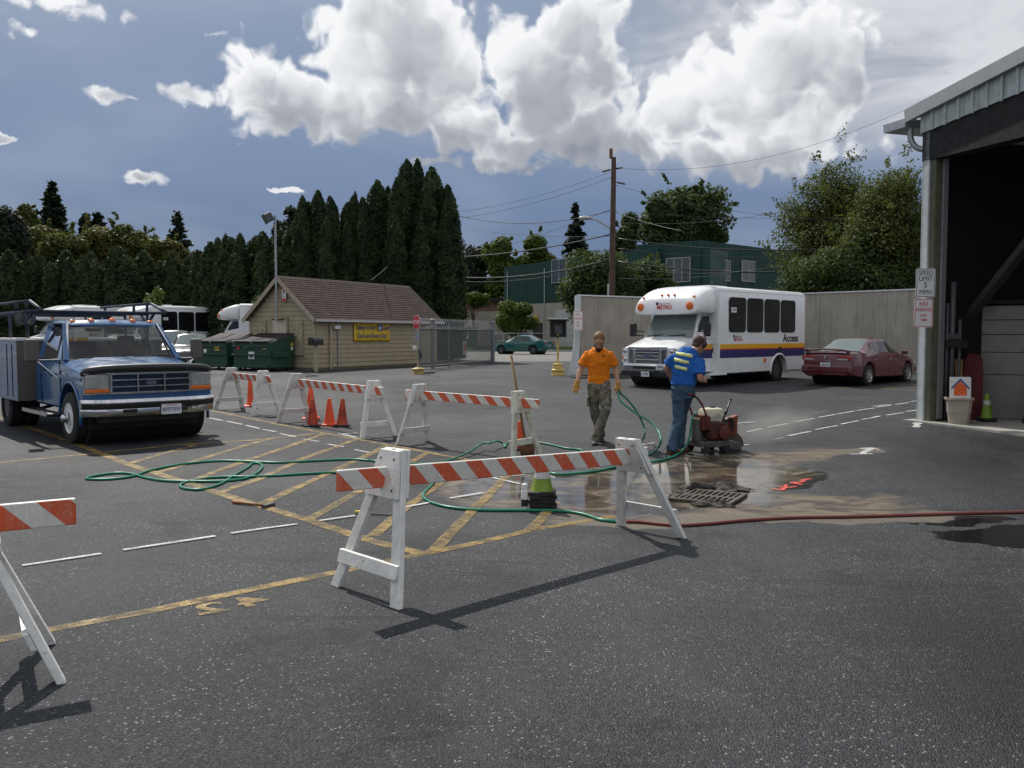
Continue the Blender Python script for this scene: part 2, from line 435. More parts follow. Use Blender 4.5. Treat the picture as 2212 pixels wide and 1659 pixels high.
XS = sorted(set(round(float(v), 3) for v in XS))
YS = sorted(set(round(float(v), 3) for v in [-2000, -800, -300, -100, -40, -15] + list(np.arange(-6, 50, .5)) + far))
struct(grid_mesh('ground', XS, YS, gz, 'asphalt'))
ZR = .3                                             # level of the street
mat('street_asphalt', (.155, .15, .14), .8, var=.18, vs=1.5, bump=.3, bs=30)
mat('concrete', (.34, .33, .30), .85, var=.15, vs=2, bump=.2, bs=25, dirt=.3, dcol=(.12, .11, .1))
mat('verge', (.07, .10, .03), .9, var=.3, vs=3)
def sheet(name, pts, z, m, n=1):
    b = MB(); b.add([(x, y, z) for x, y in pts], [tuple(range(len(pts)))]); return b.build(name, m)
struct(sheet('road', [(-60, 45.2), (60, 45.2), (60, 69.6), (-60, 76)], ZR + .006, 'street_asphalt'))
kb = MB()
for i in range(0, 40):
    x0 = -60 + 3 * i; f = lambda x: 76 - (x + 60) * 6.4 / 120
    kb.add([(x0 + .01, f(x0), ZR - .1), (x0 + 2.99, f(x0 + 3), ZR - .1), (x0 + 2.99, f(x0 + 3) + .2, ZR - .1), (x0 + .01, f(x0) + .2, ZR - .1),
            (x0 + .01, f(x0) + .03, ZR + .16), (x0 + 2.99, f(x0 + 3) + .03, ZR + .16), (x0 + 2.99, f(x0 + 3) + .2, ZR + .16), (x0 + .01, f(x0) + .2, ZR + .16)],
           [(0, 1, 5, 4), (1, 2, 6, 5), (2, 3, 7, 6), (3, 0, 4, 7), (4, 5, 6, 7)])
struct(kb.build('kerb', 'concrete'))
struct(sheet('verge', [(-60, 76.2), (60, 69.8), (60, 86), (-60, 88)], ZR + .14, 'verge'))
struct(sheet('pavement', [(-60, 79.2), (60, 72.8), (60, 74.4), (-60, 80.8)], ZR + .16, 'concrete'))
def grass(name, n, area, h, seed, cols):
    rg = random.Random(seed); V = []; F = []
    for i in range(n):
        x, y, z = area(rg); a = rg.uniform(0, 6.28); w = rg.uniform(.03, .07); q = h * rg.uniform(.5, 1.3); lx, ly = rg.uniform(-.1, .1), rg.uniform(-.1, .1)
        k = len(V); V += [(x - w * math.cos(a), y - w * math.sin(a), z), (x + w * math.cos(a), y + w * math.sin(a), z), (x + lx, y + ly, z + q)]; F.append((k, k + 1, k + 2))
    me = bpy.data.meshes.new(name); me.from_pydata(V, [], F); return struct(link(name, me, cols), 'stuff')
mat('grass', (.10, .15, .035), .7, var=.4, vs=2)
def varea(rg):
    x = rg.uniform(-8, 12); y0 = 76.3 - (x + 60) * 6.4 / 120; return x, y0 + rg.choice((rg.uniform(0, 2.8), rg.uniform(4.9, 7))), ZR + .13
grass('grass', 9000, varea, .22, 3, 'grass')['label'] = 'short green grass on the verge across the street'
# ---------------------------------------------------------------- paint on the asphalt
def paint_mat(name, col, wear):
    m = mat(name, col, .6, var=.15, vs=4); t = NT(m.node_tree); p = t.n['Principled BSDF']
    g = t.new('ShaderNodeNewGeometry').outputs['Position']
    n = t.noise(g, 5, 8, .75); s = t.vor(g, 95)
    a = t.math('MULTIPLY', t.mr(n, wear - .12, wear + .10, 1, .25), t.mr(s, .35, .7, 1, .45))
    tr = t.new('ShaderNodeBsdfTransparent'); mx = t.new('ShaderNodeMixShader')
    t.put(mx.inputs[0], a); t.l.new(tr.outputs[0], mx.inputs[1]); t.l.new(p.outputs[0], mx.inputs[2])
    t.l.new(mx.outputs[0], t.n['Material Output'].inputs[0])
paint_mat('yellow_paint', (.36, .235, .055), .50); paint_mat('white_paint', (.66, .66, .65), .60); paint_mat('red_paint', (.72, .085, .06), .6)
paint_mat('faint_paint', (.5, .5, .5), .42)
LAY = [0.004]
def strip(name, pts, w, m, step=.3, rough=.008, seed=1):
    LAY[0] += .00035
    if LAY[0] > .013: LAY[0] = .004
    rg = random.Random(seed + len(bpy.data.objects))
    P = [G(*p).xy if not isinstance(p, Vector) else p.xy for p in pts]; Q = [P[0]]
    for a, b in zip(P, P[1:]):
        n = max(1, int((b - a).length / step))
        Q += [a + (b - a) * (i + 1) / n for i in range(n)]
    mb = MB(); vs = []
    for i, p in enumerate(Q):
        d = (Q[min(i + 1, len(Q) - 1)] - Q[max(i - 1, 0)]).normalized(); s = Vector((-d.y, d.x))
        for k in (-1, 1):
            q = p + s * k * (w / 2 + rg.uniform(-rough, rough)); vs.append((q.x, q.y, gz(q.x, q.y) + LAY[0]))
    mb.add(vs, [(2 * i, 2 * i + 1, 2 * i + 3, 2 * i + 2) for i in range(len(Q) - 1)])
    return struct(mb.build(name, m))
YW = .105
for pts, w in [
    ([(-60,1398),(0,1383),(350,1315),(735,1235),(915,1197),(1057,1168),(1158,1143),(1328,1116)], YW),
    ([(0,901),(25,910),(176,963),(276,1003),(339,1023),(415,1047),(527,1083),(669,1125),(805,1170),(915,1197)], .125),
    ([(-40,1004),(0,1000),(196,981),(377,962),(553,951),(684,937)], YW),
    ([(449,886),(532,903),(694,935),(772,949),(840,962),(956,984),(1060,1003)], YW),
    ([(276,1003),(350,981),(425,961)], YW), ([(342,1022),(430,994),(525,964),(590,947)], YW),
    ([(412,1040),(480,1014),(550,990),(702,937)], YW), ([(477,1064),(556,1037),(659,990),(772,949)], YW),
    ([(560,1092),(650,1050),(735,1012),(838,962)], YW), ([(669,1122),(740,1083),(812,1039),(926,978)], YW),
    ([(805,1160),(880,1095),(991,1014)], YW), ([(936,1192),(1010,1115),(1084,1039),(1105,1020)], YW),
    ([(1145,1146),(1170,1122),(1200,1085)], YW),
    ([(1560,829),(1613,832),(1897,840),(1987,845),(2050,848)], YW), ([(1905,840),(1990,829),(2030,824)], YW),
    ([(1655,829),(1743,819)], YW), ([(1399,823),(1446,818)], YW), ([(1330,805),(1390,808)], YW)]:
    strip('yellow_line', pts, w, 'yellow_paint')
def dash(a, b, w=.05, m='white_paint'): strip('white_dash', [a, b], w, m)
for a in [((-10,1234),(26,1229)),((48,1224),(218,1198)),((266,1190),(465,1160)),((499,1154),(642,1134)),((690,1127),(767,1116)),((873,1098),(926,1088)),((973,1078),(1044,1066)),
          ((453,903),(482,909)),((489,910),(523,917)),((531,919),(561,926)),((568,928),(596,933)),((605,937),(640,944)),((655,949),(688,954)),((708,960),(743,966)),((766,972),(801,979)),((973,1013),(1029,1024)),
          ((1062,1032),(1133,1026)),((1062,1032),(1124,1046)),((730,939),(772,936)),((735,938),(770,946))]: dash(*a)
Z4 = lambda q: (1613 + .2512 * q[0], 813.3 + .2512 * q[1])
for a, b in [((0,480),(135,450)),((175,440),(355,408)),((405,395),(580,363)),((615,355),(765,330)),((785,325),(935,300)),((945,295),(1095,275)),((1110,268),(1240,250)),((1275,245),(1390,228)),((1410,220),(1520,205)),
             ((355,515),(545,478)),((595,462),(775,427)),((810,415),(965,385)),((995,375),(1145,345)),((1205,333),(1350,312)),((1370,302),(1500,285)),((-20,398),(70,390))]: dash(Z4(a), Z4(b), .06)
for a, b in [((240,358),(355,347)),((580,317),(695,300)),((885,277),(1020,265)),((225,545),(320,525))]: dash(Z4(a), Z4(b), .05, 'faint_paint')
for pts, w in [([(885,671),(1085,667)],.05),([(975,625),(1080,616),(1135,632)],.05),([(990,668),(1075,620)],.09),([(1080,258),(1160,250),(1250,243)],.06)]:
    strip('white_survey_mark', [Z4(q) for q in pts], w, 'white_paint', .1)
strip('white_paint_spot', [Z4((1462,398)), Z4((1458,440))], .13, 'white_paint', .1, .03)
Z3 = lambda q: (1057.2 + .2512 * q[0], 813.3 + .2512 * q[1])
for pts in [[(2095,410),(2212,395)],[(2100,606),(2230,588)],[(720,766),(860,735),(1000,708)],[(520,816),(620,795)],[(1310,592),(1420,574)]]:
    strip('white_survey_mark', [Z3(q) for q in pts], .045, 'white_paint', .2)
for pts in [[(215,970),(330,982)],[(255,945),(325,962),(300,985)],[(330,935),(345,965),(425,950)],[(380,915),(475,938)],[(385,925),(440,915)],[(470,918),(500,892),(550,886)]]:
    strip('red_survey_mark', [Z4(q) for q in pts], .055, 'red_paint', .08)
# stencilled stall number beside the near line
c4 = G(545, 1301); c2 = G(455, 1316); ex = (c2 - c4).normalized()
for ch, c in (('4', c4), ('2', c2)):
    o = text('stall_number', ch, .30, 'yellow_paint', None, frame((c.x, c.y, gz(c.x, c.y) + .006), ex, (ex.y, -ex.x, 0)), .03, 0, sx=1.25)
    struct(o)
# concrete floor of the garage
A0 = Vector((7.68, 16.45, 0)); E_ = Vector((.32, -.947, 0)); I_ = Vector((.947, .32, 0))
def gb(a, i, z): return A0 + E_ * a + I_ * i + Vector((0, 0, z))
b = MB(); P = [gb(-.2, -.12, 0), gb(4.5, -.12, 0), gb(9, -.12, 0), gb(9, 12, 0), gb(-.2, 12, 0)]
b.prism([(p.x, p.y) for p in P], -.3, .05); struct(b.build('garage_floor', 'concrete'))
SC.cycles.max_bounces = 6; SC.cycles.diffuse_bounces = 3; SC.cycles.glossy_bounces = 3; SC.cycles.transmission_bounces = 4; SC.cycles.transparent_max_bounces = 10
SC.cycles.caustics_reflective = False; SC.cycles.caustics_refractive = False; SC.cycles.sample_clamp_indirect = 6
SC.cycles.use_denoising = True; SC.cycles.adaptive_threshold = .02
def hit(px, py, P0, d):                       # pixel ray on the vertical plane through P0 along d (XY): (distance along d, z, point)
    r = Vector(ray(px, py)); n = Vector((-d[1], d[0], 0)); t = (Vector(P0) - Vector((0, 0, HC))).dot(n) / r.dot(n)
    p = Vector((0, 0, HC)) + r * t; return (p - Vector(P0)).dot(Vector((d[0], d[1], 0))), p.z, p
# ================================================================ shed
mat('siding', (.40, .335, .225), .8, var=.08, vs=3, bump=.15, bs=40, dirt=.25, dcol=(.2, .16, .1))
mat('siding_core', (.2, .17, .11), .9); mat('trim_tan', (.42, .36, .26), .7, dirt=.2, dcol=(.2, .17, .12))
mat('plywood', (.36, .33, .22), .85, var=.35, vs=9, dirt=.5, dcol=(.12, .11, .07)); mat('gutter_white', (.72, .72, .72), .45, streak=.3, dcol=(.3, .28, .25))
mat('door_cream', (.62, .55, .45), .6); mat('galv', (.36, .38, .40), .45, .6, var=.1); mat('steel_dark', (.09, .095, .1), .5, .3)
def shingle_mat():
    m = mat('shingle', (.062, .040, .032), .95, var=.3, vs=7, bump=.3, bs=80, dirt=.35, dcol=(.05, .035, .028)); t = NT(m.node_tree); p = t.n['Principled BSDF']
    src = p.inputs['Base Color'].links[0].from_socket
    uv = t.new('ShaderNodeTexCoord').outputs['Object']
    br = t.new('ShaderNodeTexBrick'); t.put(br.inputs['Vector'], t.comb(t.sep(uv)[0], t.math('MULTIPLY', t.sep(uv)[2], 1.0), 0))
    br.inputs['Scale'].default_value = 1; br.inputs['Brick Width'].default_value = .3; br.inputs['Row Height'].default_value = .115; br.inputs['Mortar Size'].default_value = .008
    br.inputs['Color1'].default_value = (.75, .7, .7, 1); br.inputs['Color2'].default_value = (1.25, 1.2, 1.2, 1); br.inputs['Mortar'].default_value = (.4, .4, .4, 1)
    t.put(p.inputs['Base Color'], t.mix(1, src, br.outputs[0], 'MULTIPLY'))
shingle_mat()
SX = Vector((.508, .861, 0)); SY = Vector((-.861, .508, 0)); S0 = Vector((-7.68, 34.0, .29)); SL, SWd, SH, SR = 8.13, 3.58, 2.12, 3.66
srz = math.atan2(SX.y, SX.x)
shed = thing('shed', 'small tan shed with lap siding, brown shingle roof and boarded windows', 'shed', S0, srz)
b = MB(); b.prism([(0, 0), (SL, 0), (SL, SWd), (0, SWd)], -.1, SH); b.prism([(0, 0), (SWd, 0), (SWd / 2, SR - SH)], 0, SL, Matrix(((0, 0, 1, 0), (1, 0, 0, 0), (0, 1, 0, SH), (0, 0, 0, 1))))
b.build('wall_core', 'siding_core', shed)
BH = .186
def board(a, bb, z, h, out, par, pr=False):      # lap board between local points a, b
    a, bb = Vector(a), Vector(bb); o = Vector(out); m = MB()
    up = Vector((0, 0, 1)); vs = []
    for p in (a, bb):
        vs += [p + up * z - o * .004, p + up * z + o * .034, p + up * (z + h) + o * .012, p + up * (z + h) - o * .004]
    m.add(vs, [(0, 1, 2, 3), (7, 6, 5, 4), (0, 4, 5, 1), (1, 5, 6, 2), (2, 6, 7, 3), (3, 7, 4, 0)]); return m.build('siding_board', 'siding', par)
k = 0
while .1 + k * BH < SH - .02:
    board((.0, 0, 0), (SL, 0, 0), .1 + k * BH, min(BH, SH - (.1 + k * BH)), (0, -1, 0), shed); k += 1
k = 0
while .1 + k * BH < SR - .1:
    z = .1 + k * BH; w = 0 if z < SH else (z + BH - SH) / (SR - SH) * SWd / 2
    if w < SWd / 2 - .06: board((0, w, 0), (0, SWd - w, 0), z, BH, (-1, 0, 0), shed)
    k += 1
for y in (.04, SWd - .04): MB().box((-.045, y, SH / 2), (.03, .09, SH - .02)).build('corner_trim', 'trim_tan', shed)
for y0, y1, z0, z1 in ((.60, 1.12, .64, 1.95), (2.62, 3.05, .64, 1.95)):
    f = MB().box((-.055, (y0 + y1) / 2, (z0 + z1) / 2), (.05, y1 - y0, z1 - z0)).build('window_board', 'plywood', shed)
    MB().box((-.075, (y0 + y1) / 2, z0 - .03), (.07, y1 - y0 + .08, .05)).build('sill', 'trim_tan', f)
d = MB().box((-.05, 1.88, .99), (.04, .78, 1.98)).build('door', 'door_cream', shed)
m = MB(); m.box((-.075, 1.45, 1.02), (.05, .09, 2.04)); m.box((-.075, 2.31, 1.02), (.05, .09, 2.04)); m.box((-.075, 1.88, 2.075), (.055, .95, .07)); m.build('door_frame', 'trim_tan', d)
MB().ell((-.09, 1.58, .98), (.03, .03, .03)).build('door_knob', 'galv', d)
# roof: two slopes, each laid in courses
OV, OE = .22, .25; sl = Vector((0, SWd / 2, SR - SH)); L = sl.length; sl.normalize(); nrm = Vector((0, -sl.z, sl.y))
for side in (0, 1):
    eave = Vector((0, 0, SH)) - sl * OE
    rf = MB(); Lr = L + OE
    fl = Matrix.Identity(4) if side == 0 else Matrix.Translation((0, SWd, 0)) @ Matrix.Diagonal((1, -1, 1, 1))
    vs = [eave + Vector((x, 0, 0)) + sl * q + nrm * h for x in (-OV, SL + OV) for q in (0, Lr) for h in (.0, .06)]
    rf.add(vs, [(0, 1, 3, 2), (4, 6, 7, 5), (0, 4, 5, 1), (2, 3, 7, 6), (0, 2, 6, 4), (1, 5, 7, 3)], fl)
    roof = rf.build('roof', 'siding_core', shed)
    n = 19; st = (Lr + .03) / n
    for i in range(n):
        vs = []
        for x in (-OV - .02, SL + OV + .02):
            for q, h in ((i * st - .03, .064), (i * st - .03, .086), ((i + 1) * st + .02, .064), ((i + 1) * st + .02, .070)): vs.append(eave + Vector((x, 0, 0)) + sl * q + nrm * h)
        MB().add(vs, [(0, 1, 3, 2), (4, 6, 7, 5), (0, 4, 5, 1), (2, 3, 7, 6), (0, 2, 6, 4), (1, 5, 7, 3)], fl).build('shingle_course', 'shingle', roof)
    for x in (-OV - .035, SL + OV + .035): MB().bar(eave + Vector((x, 0, -.02)), eave + Vector((x, 0, -.02)) + sl * (Lr + .01), .03, .16, nrm, fl).build('rake_board', 'trim_tan', roof)
m = MB(); ev = Vector((0, 0, SH)) - sl * OE
m.prism([(ev.y - .12, ev.z - .05), (ev.y, ev.z - .05), (ev.y, ev.z + .04), (ev.y - .14, ev.z + .04)], -OV, SL + OV, Matrix(((0, 0, 1, 0), (1, 0, 0, 0), (0, 1, 0, 0), (0, 0, 0, 1))))
m.build('gutter', 'gutter_white', shed)
def slong(px, py): return hit(px, py, S0, SX)[:2]
u, z = slong(712, 720); m = MB(); m.tube([(u - .05, ev.y - .06, ev.z - .05), (u - .05, -.10, SH - .35), (u - .05, -.09, .05)], .045, 6); m.build('downspout', 'trim_tan', shed)
u, z = slong(728, 720); MB().tube([(u, -.06, .05), (u, -.06, SH - .1)], .03, 6).build('conduit_pipe', 'galv', shed)
u, z = slong(719, 707); z -= .29; MB().box((u + .12, -.10, z), (.34, .15, .15)).build('wall_lamp', 'gutter_white', shed, bevel=.02)
# banner
u0, z1 = slong(761, 692); u1, z0 = slong(840, 737); z0 -= .29; z1 -= .29
mat('banner_yellow', (.72, .47, .03), .55, var=.06); mat('banner_blue', (.018, .07, .28), .5); mat('sign_white', (.80, .80, .80), .45, var=.03); mat('sign_red', (.60, .03, .04), .4, var=.04); mat('sign_black', (.012, .012, .014), .45); mat('sign_orange', (.85, .14, .03), .5)
nx, nz = 26, 8; vs = []
for j in range(nz + 1):
    for i in range(nx + 1):
        x = u0 + (u1 - u0) * i / nx; q = j / nz; sag = .05 * abs(math.sin(i / nx * math.pi * 3)) * q
        vs.append((x, -.075 - .014 * math.sin(i * 1.3 + j * .5) - .008 * math.sin(i * 2.9 - j), z0 + (z1 - z0 - sag) * q))
bn = MB().add(vs, [(j * (nx + 1) + i, j * (nx + 1) + i + 1, (j + 1) * (nx + 1) + i + 1, (j + 1) * (nx + 1) + i) for j in range(nz) for i in range(nx)]).build('banner', 'banner_yellow', None, True, loc=S0, rz=srz)
s = bn.modifiers.new('th', 'SOLIDIFY'); s.thickness = .004
tag(bn, 'yellow safety banner with blue lettering hung on the shed wall', 'banner')
BM = lambda x, z, y=-.112: Matrix.Translation((x, y, z)) @ Matrix.Rotation(R(90), 4, 'X')
cx = (u0 + u1) / 2; bw = u1 - u0; bh = z1 - z0
text('lettering', 'Safety Is Our', bh * .30, 'banner_blue', bn, BM(u0 + bw * .325, z0 + bh * .66), .008, sx=bw * .58 / (bh * .30 * 6.0))
text('lettering', 'Goal', bh * .30, 'banner_blue', bn, BM(u0 + bw * .87, z0 + bh * .66), .008, sx=bw * .58 / (bh * .30 * 6.0))
q = MB().box((u0 + bw * .70, -.109, z0 + bh * .67), (bw * .125, .006, bh * .30)).build('blue_square', 'banner_blue', bn)
text('lettering', '#1', bh * .27, 'sign_white', q, BM(u0 + bw * .70, z0 + bh * .66, -.116), .02, sx=.95)
text('lettering', 'Each and Every Day!', bh * .30, 'banner_blue', bn, BM(cx, z0 + bh * .27), .008, sx=bw * .92 / (bh * .30 * 9.3))
# notice on the gable
def plate(name, w, h, mtl, label, cat, M, r=.02, t=.006, group=None):
    pts = []
    for cx_, cy_, a0 in ((w / 2 - r, h / 2 - r, 0), (-w / 2 + r, h / 2 - r, 90), (-w / 2 + r, -h / 2 + r, 180), (w / 2 - r, -h / 2 + r, 270)):
        pts += [(cx_ + r * math.cos(R(a0 + k * 30)), cy_ + r * math.sin(R(a0 + k * 30))) for k in range(4)]
    o = MB().prism(pts, -t, 0).build(name, mtl); o.matrix_world = M
    return tag(o, label, cat, group) if label else o
def ring_plate(w, h, inset, wd, z, mtl, par, r=.02):
    def rr(w, h, r):
        p = []
        for cx_, cy_, a0 in ((w / 2 - r, h / 2 - r, 0), (-w / 2 + r, h / 2 - r, 90), (-w / 2 + r, -h / 2 + r, 180), (w / 2 - r, -h / 2 + r, 270)):
            p += [(cx_ + r * math.cos(R(a0 + k * 30)), cy_ + r * math.sin(R(a0 + k * 30)), z) for k in range(4)]
        return p
    a = rr(w - 2 * inset, h - 2 * inset, r); c = rr(w - 2 * inset - 2 * wd, h - 2 * inset - 2 * wd, max(.004, r - wd)); n = len(a)
    return MB().add(a + c, [(i, (i + 1) % n, n + (i + 1) % n, n + i) for i in range(n)]).build('border', mtl, par)
u, z, P = hit(614, 635, S0 - SX * .12, SY)
Mg = frame(P - SX * .02, -SY, (0, 0, 1))
sg = plate('notice_sign', .22, .58, 'sign_white', 'tall red and white parking notice high on the shed gable', 'sign', Mg)
MB().box((0, .23, .002), (.21, .11, .004)).build('red_panel', 'sign_red', sg); MB().box((0, -.23, .002), (.21, .1, .004)).build('red_panel', 'sign_red', sg)
text('lettering', 'P', .24, 'sign_black', sg, Matrix.Translation((0, .06, .002)), .02)
text('lettering', 'NO', .09, 'sign_white', sg, Matrix.Translation((0, .23, .005)), .02)
for i, y in enumerate((-.08, -.115, -.15)): MB().box((0, y, .002), (.15 - .02 * i, .016, .003)).build('text_line', 'sign_red', sg)
# mast with floodlight
mast = thing('floodlight_mast', 'thin galvanized mast with one floodlight clamped to the shed gable', 'lamp', S0 + SY * 1.79 - SX * .28, srz)
ztop = U(594, 468, 35.0).z - .29
MB().tube([(0, 0, 1.95), (0, 0, ztop)], .045, 8).build('pole', 'galv', mast)
MB().box((.06, 0, 2.05), (.14, .4, .05)).build('bracket', 'trim_tan', mast); MB().box((.1, 0, SR - .2), (.2, .1, .05)).build('bracket', 'trim_tan', mast)
h = MB(); h.box((0, 0, 0), (.30, .42, .34)); h.box((-.16, 0, 0), (.04, .48, .40)); h = h.build('lamp_head', 'steel_dark', mast, bevel=.03); h.location = (-.12, .25, ztop - .08); h.rotation_euler = (0, R(-28), R(-35))
MB().tube([(0, 0, ztop - .1), (-.05, .12, ztop - .12), (-.1, .22, ztop - .1)], .025, 6).build('arm', 'galv', mast)
# mailbox
mb_ = thing('mailbox', 'black metal mailbox on a post at the shed corner', 'mailbox', G(683, 803), R(65))
MB().box((0, 0, .5), (.09, .09, 1.0)).build('post', 'trim_tan', mb_)
pr = [(-.13, 0)] + [(.13 * math.cos(R(a)), .17 + .13 * math.sin(R(a))) for a in range(180, -1, -20)] + [(.13, 0)]
mat('black_metal', (.014, .014, .015), .35, var=.2); b = MB().prism([(x, y + 1.0) for x, y in pr], -.3, .3, Matrix(((0, 0, 1, 0), (1, 0, 0, 0), (0, 1, 0, 0), (0, 0, 0, 1)))).build('box', 'black_metal', mb_, 40)
MB().box((-.31, 0, 1.15), (.02, .22, .26)).build('door', 'black_metal', b)
# ================================================================ dumpsters
mat('dumpster_green', (.016, .062, .040), .5, var=.18, vs=3, dirt=.35, dcol=(.03, .035, .03)); mat('lid_black', (.022, .022, .025), .5, var=.2); mat('sticker_yellow', (.6, .43, .04), .5); mat('rubber', (.016, .016, .017), .75, bump=.2, bs=120)
def dumpster(label, loc, second):
    t = thing('dumpster', label, 'dumpster', loc, math.atan2(SX.y, SX.x), 'dumpsters beside the shed')
    # local: x back, -y right side ... front face spans y 0..W
    Wd, D, HF, HB = 1.95, 1.35, 1.08, 1.38
    Mx = Matrix(((1, 0, 0, 0), (0, 0, -1, Wd), (0, 1, 0, 0), (0, 0, 0, 1)))
    MB().prism([(.06, .1), (D - .05, .1), (D, HB), (0, HF)], 0, Wd, Mx).build('body', 'dumpster_green', t, bevel=.012)
    m = MB()
    for z in (.16, .62, .95): m.box((-.02, Wd / 2, z), (.06, Wd - .02, .06))
    for y in (0, Wd):
        m.box((D / 2, y, .16), (D - .15, .05, .06)); m.bar((0, y, HF - .02), (D, y, HB - .02), .06, .06)
    m.build('rib', 'dumpster_green', t, bevel=.008)
    for y in (-.05, Wd + .05): MB().box((.55, y, .62), (.75, .12, .2)).build('fork_pocket', 'dumpster_green', t, bevel=.01)
    sl_ = Vector((D, 0, HB - HF)).normalized(); n_ = Vector((-sl_.z, 0, sl_.x))
    for s in (0, 1):
        y0, y1 = s * Wd / 2 + .01, (s + 1) * Wd / 2 - .01; rings = []
        for q in range(7):
            x = -.09 + (D + .12) * q / 6; sag = -.045 * math.sin(q / 6 * math.pi); zz = HF + (HB - HF) * x / D + .05 + sag
            row = []
            N = 22
            for i in range(N + 1):
                y = y0 + (y1 - y0) * i / N; row.append((x, y, zz + (.04 if i % 4 in (1, 2) and 0 < i < N else 0)))
            rings.append(row)
        o = MB().loft(rings, cap=False, closed=False).build('lid', 'lid_black', t, 30); o.modifiers.new('t', 'SOLIDIFY').thickness = .02
    for y in (.2, Wd - .2):
        for x in (.2, D - .2):
            m = MB().lathe([(.03, -.02), (.06, -.02), (.06, .02), (.03, .02)], 12, Matrix.Translation((x, y, .06)) @ Matrix.Rotation(R(90), 4, 'X')); m.box((x, y, .1), (.07, .06, .06)); m.build('caster', 'rubber', t)
    st = ([(.35, .88, .12, .12, 'sign_red'), (.75, .93, .1, .06, 'sign_white'), (1.05, .6, .3, .28, 'sign_white'), (1.75, .85, .15, .03, 'sticker_yellow')] if second else
          [(.75, .75, .16, .14, 'sign_white'), (1.45, .9, .28, .06, 'sticker_yellow'), (1.45, .80, .28, .06, 'sticker_yellow'), (.2, .75, .14, .18, 'sign_white')])
    for yy, z, w, h, mm in st: MB().box((-.012 + .03 * (1 - z), Wd - yy, z), (.03, w, h)).build('sticker', mm, t)
    if second:
        MB().box((-.016, Wd - 1.05, .58), (.03, .16, .14)).build('sticker', 'dumpster_green', t)
        for z, mm in ((1.02, 'sticker_yellow'), (.86, 'sign_white')): MB().box((D - .12, -.01, z), (.1, .03, .12)).build('sticker', mm, t)
    return t
dc = Vector((-9.28, 33.1, .29))
dumpster('green dumpster with torn white poster, standing closest to the shed', dc, True)
dumpster('green dumpster with wide yellow stickers, farther along from the shed', dc + SY * 2.45 + SX * .12, False)
# ================================================================ chain link gate
gate = thing('chain_link_gate', 'grey chain-link sliding gate topped with razor wire coils', 'gate', (0, 0, 0))
ga, gb_ = Vector((-3.62, 34.2, .3)), Vector((-.96, 43.2, .3)); gd = (gb_ - ga); GL = gd.length; gd.normalize(); gate.location = ga; gate.rotation_euler.z = math.atan2(gd.y, gd.x)
mat('gate_grey', (.20, .215, .225), .5, .4, var=.12)
for x, r in ((0, .05), (1.35, .085), (3.2, .03), (GL, .11)):
    m = MB().tube([(x, 0, -.05), (x, 0, 1.98)], r, 10)
    if r > .06: m.ell((x, 0, 1.98), (r * 1.1, r * 1.1, r * .7))
    m.build('post', 'gate_grey', gate, 40)
for z in (.12, 1.62): MB().tube([(0, 0, z), (GL, 0, z)], .032, 8).build('rail', 'gate_grey', gate, True)
m = MB(); sp = .075; z0, z1 = .12, 1.62
for i in range(int((GL + z1 - z0) / sp)):
    for s in (1, -1):
        x0 = i * sp - (z1 - z0) if s == 1 else i * sp; x1 = x0 + s * (z1 - z0); za, zb = z0, z1
        if s == -1 and x0 > GL + (z1 - z0): continue
        lo, hi = max(0, min(x0, x1)), min(GL, max(x0, x1))
        if hi - lo < .05: continue
        f = lambda x: za + (x - x0) / (x1 - x0) * (zb - za)
        m.tube([(lo, .006 * s, f(lo)), (hi, .006 * s, f(hi))], .0042, 4, False)
struct(m.build('mesh_wire', 'gate_grey', gate), 'stuff')
m = MB()
for i in range(30):
    cx_ = .2 + i * (GL - .3) / 30; m.tube([(cx_ + .16 * math.cos(a) + .05 * a / 6, .17 * math.sin(a * 1.0), 1.86 + .19 * math.sin(a)) for a in np.linspace(0, 6.28, 13)], .008, 4, False)
struct(m.build('razor_wire', 'galv', gate), 'stuff')
sgn = plate('yard_sign', .46, .62, 'sign_white', 'white sign with orange house shape wired to the chain-link gate', 'sign', frame(hit(1004, 752, ga - Vector((.06, 0, 0)), gd)[2], gd, (0, 0, 1)))
def house_sign(p, w, h):
    MB().prism([(-w * .3, -h * .18), (w * .3, -h * .18), (w * .3, h * .12), (0, h * .34), (-w * .3, h * .12)], .001, .004).build('house_shape', 'sign_orange', p)
    MB().prism([(-w * .42, h * .12), (0, h * .44), (w * .42, h * .12), (w * .42, h * .04), (0, h * .36), (-w * .42, h * .04)], .002, .006).build('roof_shape', 'banner_blue', p)
    for y in (-.28, -.36): MB().box((0, y * h, .002), (w * .5, h * .03, .003)).build('text_line', 'sign_orange', p)
house_sign(sgn, .46, .62)
# ================================================================ stop sign, mirror
sp_ = G(903, 808)
stop = thing('stop_sign', 'red octagonal stop sign on a weighted wheel-rim base with round mirror', 'sign', sp_, R(-52))
mat('rim_yellow', (.42, .30, .10), .6, dirt=.45, dcol=(.2, .12, .06)); mat('rust', (.16, .07, .035), .85)
MB().lathe([(.24, 0), (.24, .03), (.19, .05), (.19, .15), (.23, .17), (.23, .19), (.12, .23), (.05, .25)], 22).build('base', 'rim_yellow', stop, 40)
MB().box((.25, .2, .04), (.7, .1, .06), rotz(R(52))).build('base_bar', 'steel_dark', stop)
MB().tube([(0, 0, .2), (0, 0, 2.1)], .03, 8).build('post', 'trim_tan', stop)
oc = [(.25 * math.cos(R(22.5 + 45 * i)), .25 * math.sin(R(22.5 + 45 * i))) for i in range(8)]
MS = Matrix.Translation((0, -.05, 1.86)) @ Matrix.Rotation(R(90), 4, 'X')
f = MB().prism([(1.06 * x, 1.06 * y) for x, y in oc], -.004, 0, MS).build('sign_edge', 'sign_white', stop)
f2 = MB().prism(oc, 0, .004, MS).build('sign_face', 'sign_red', f)
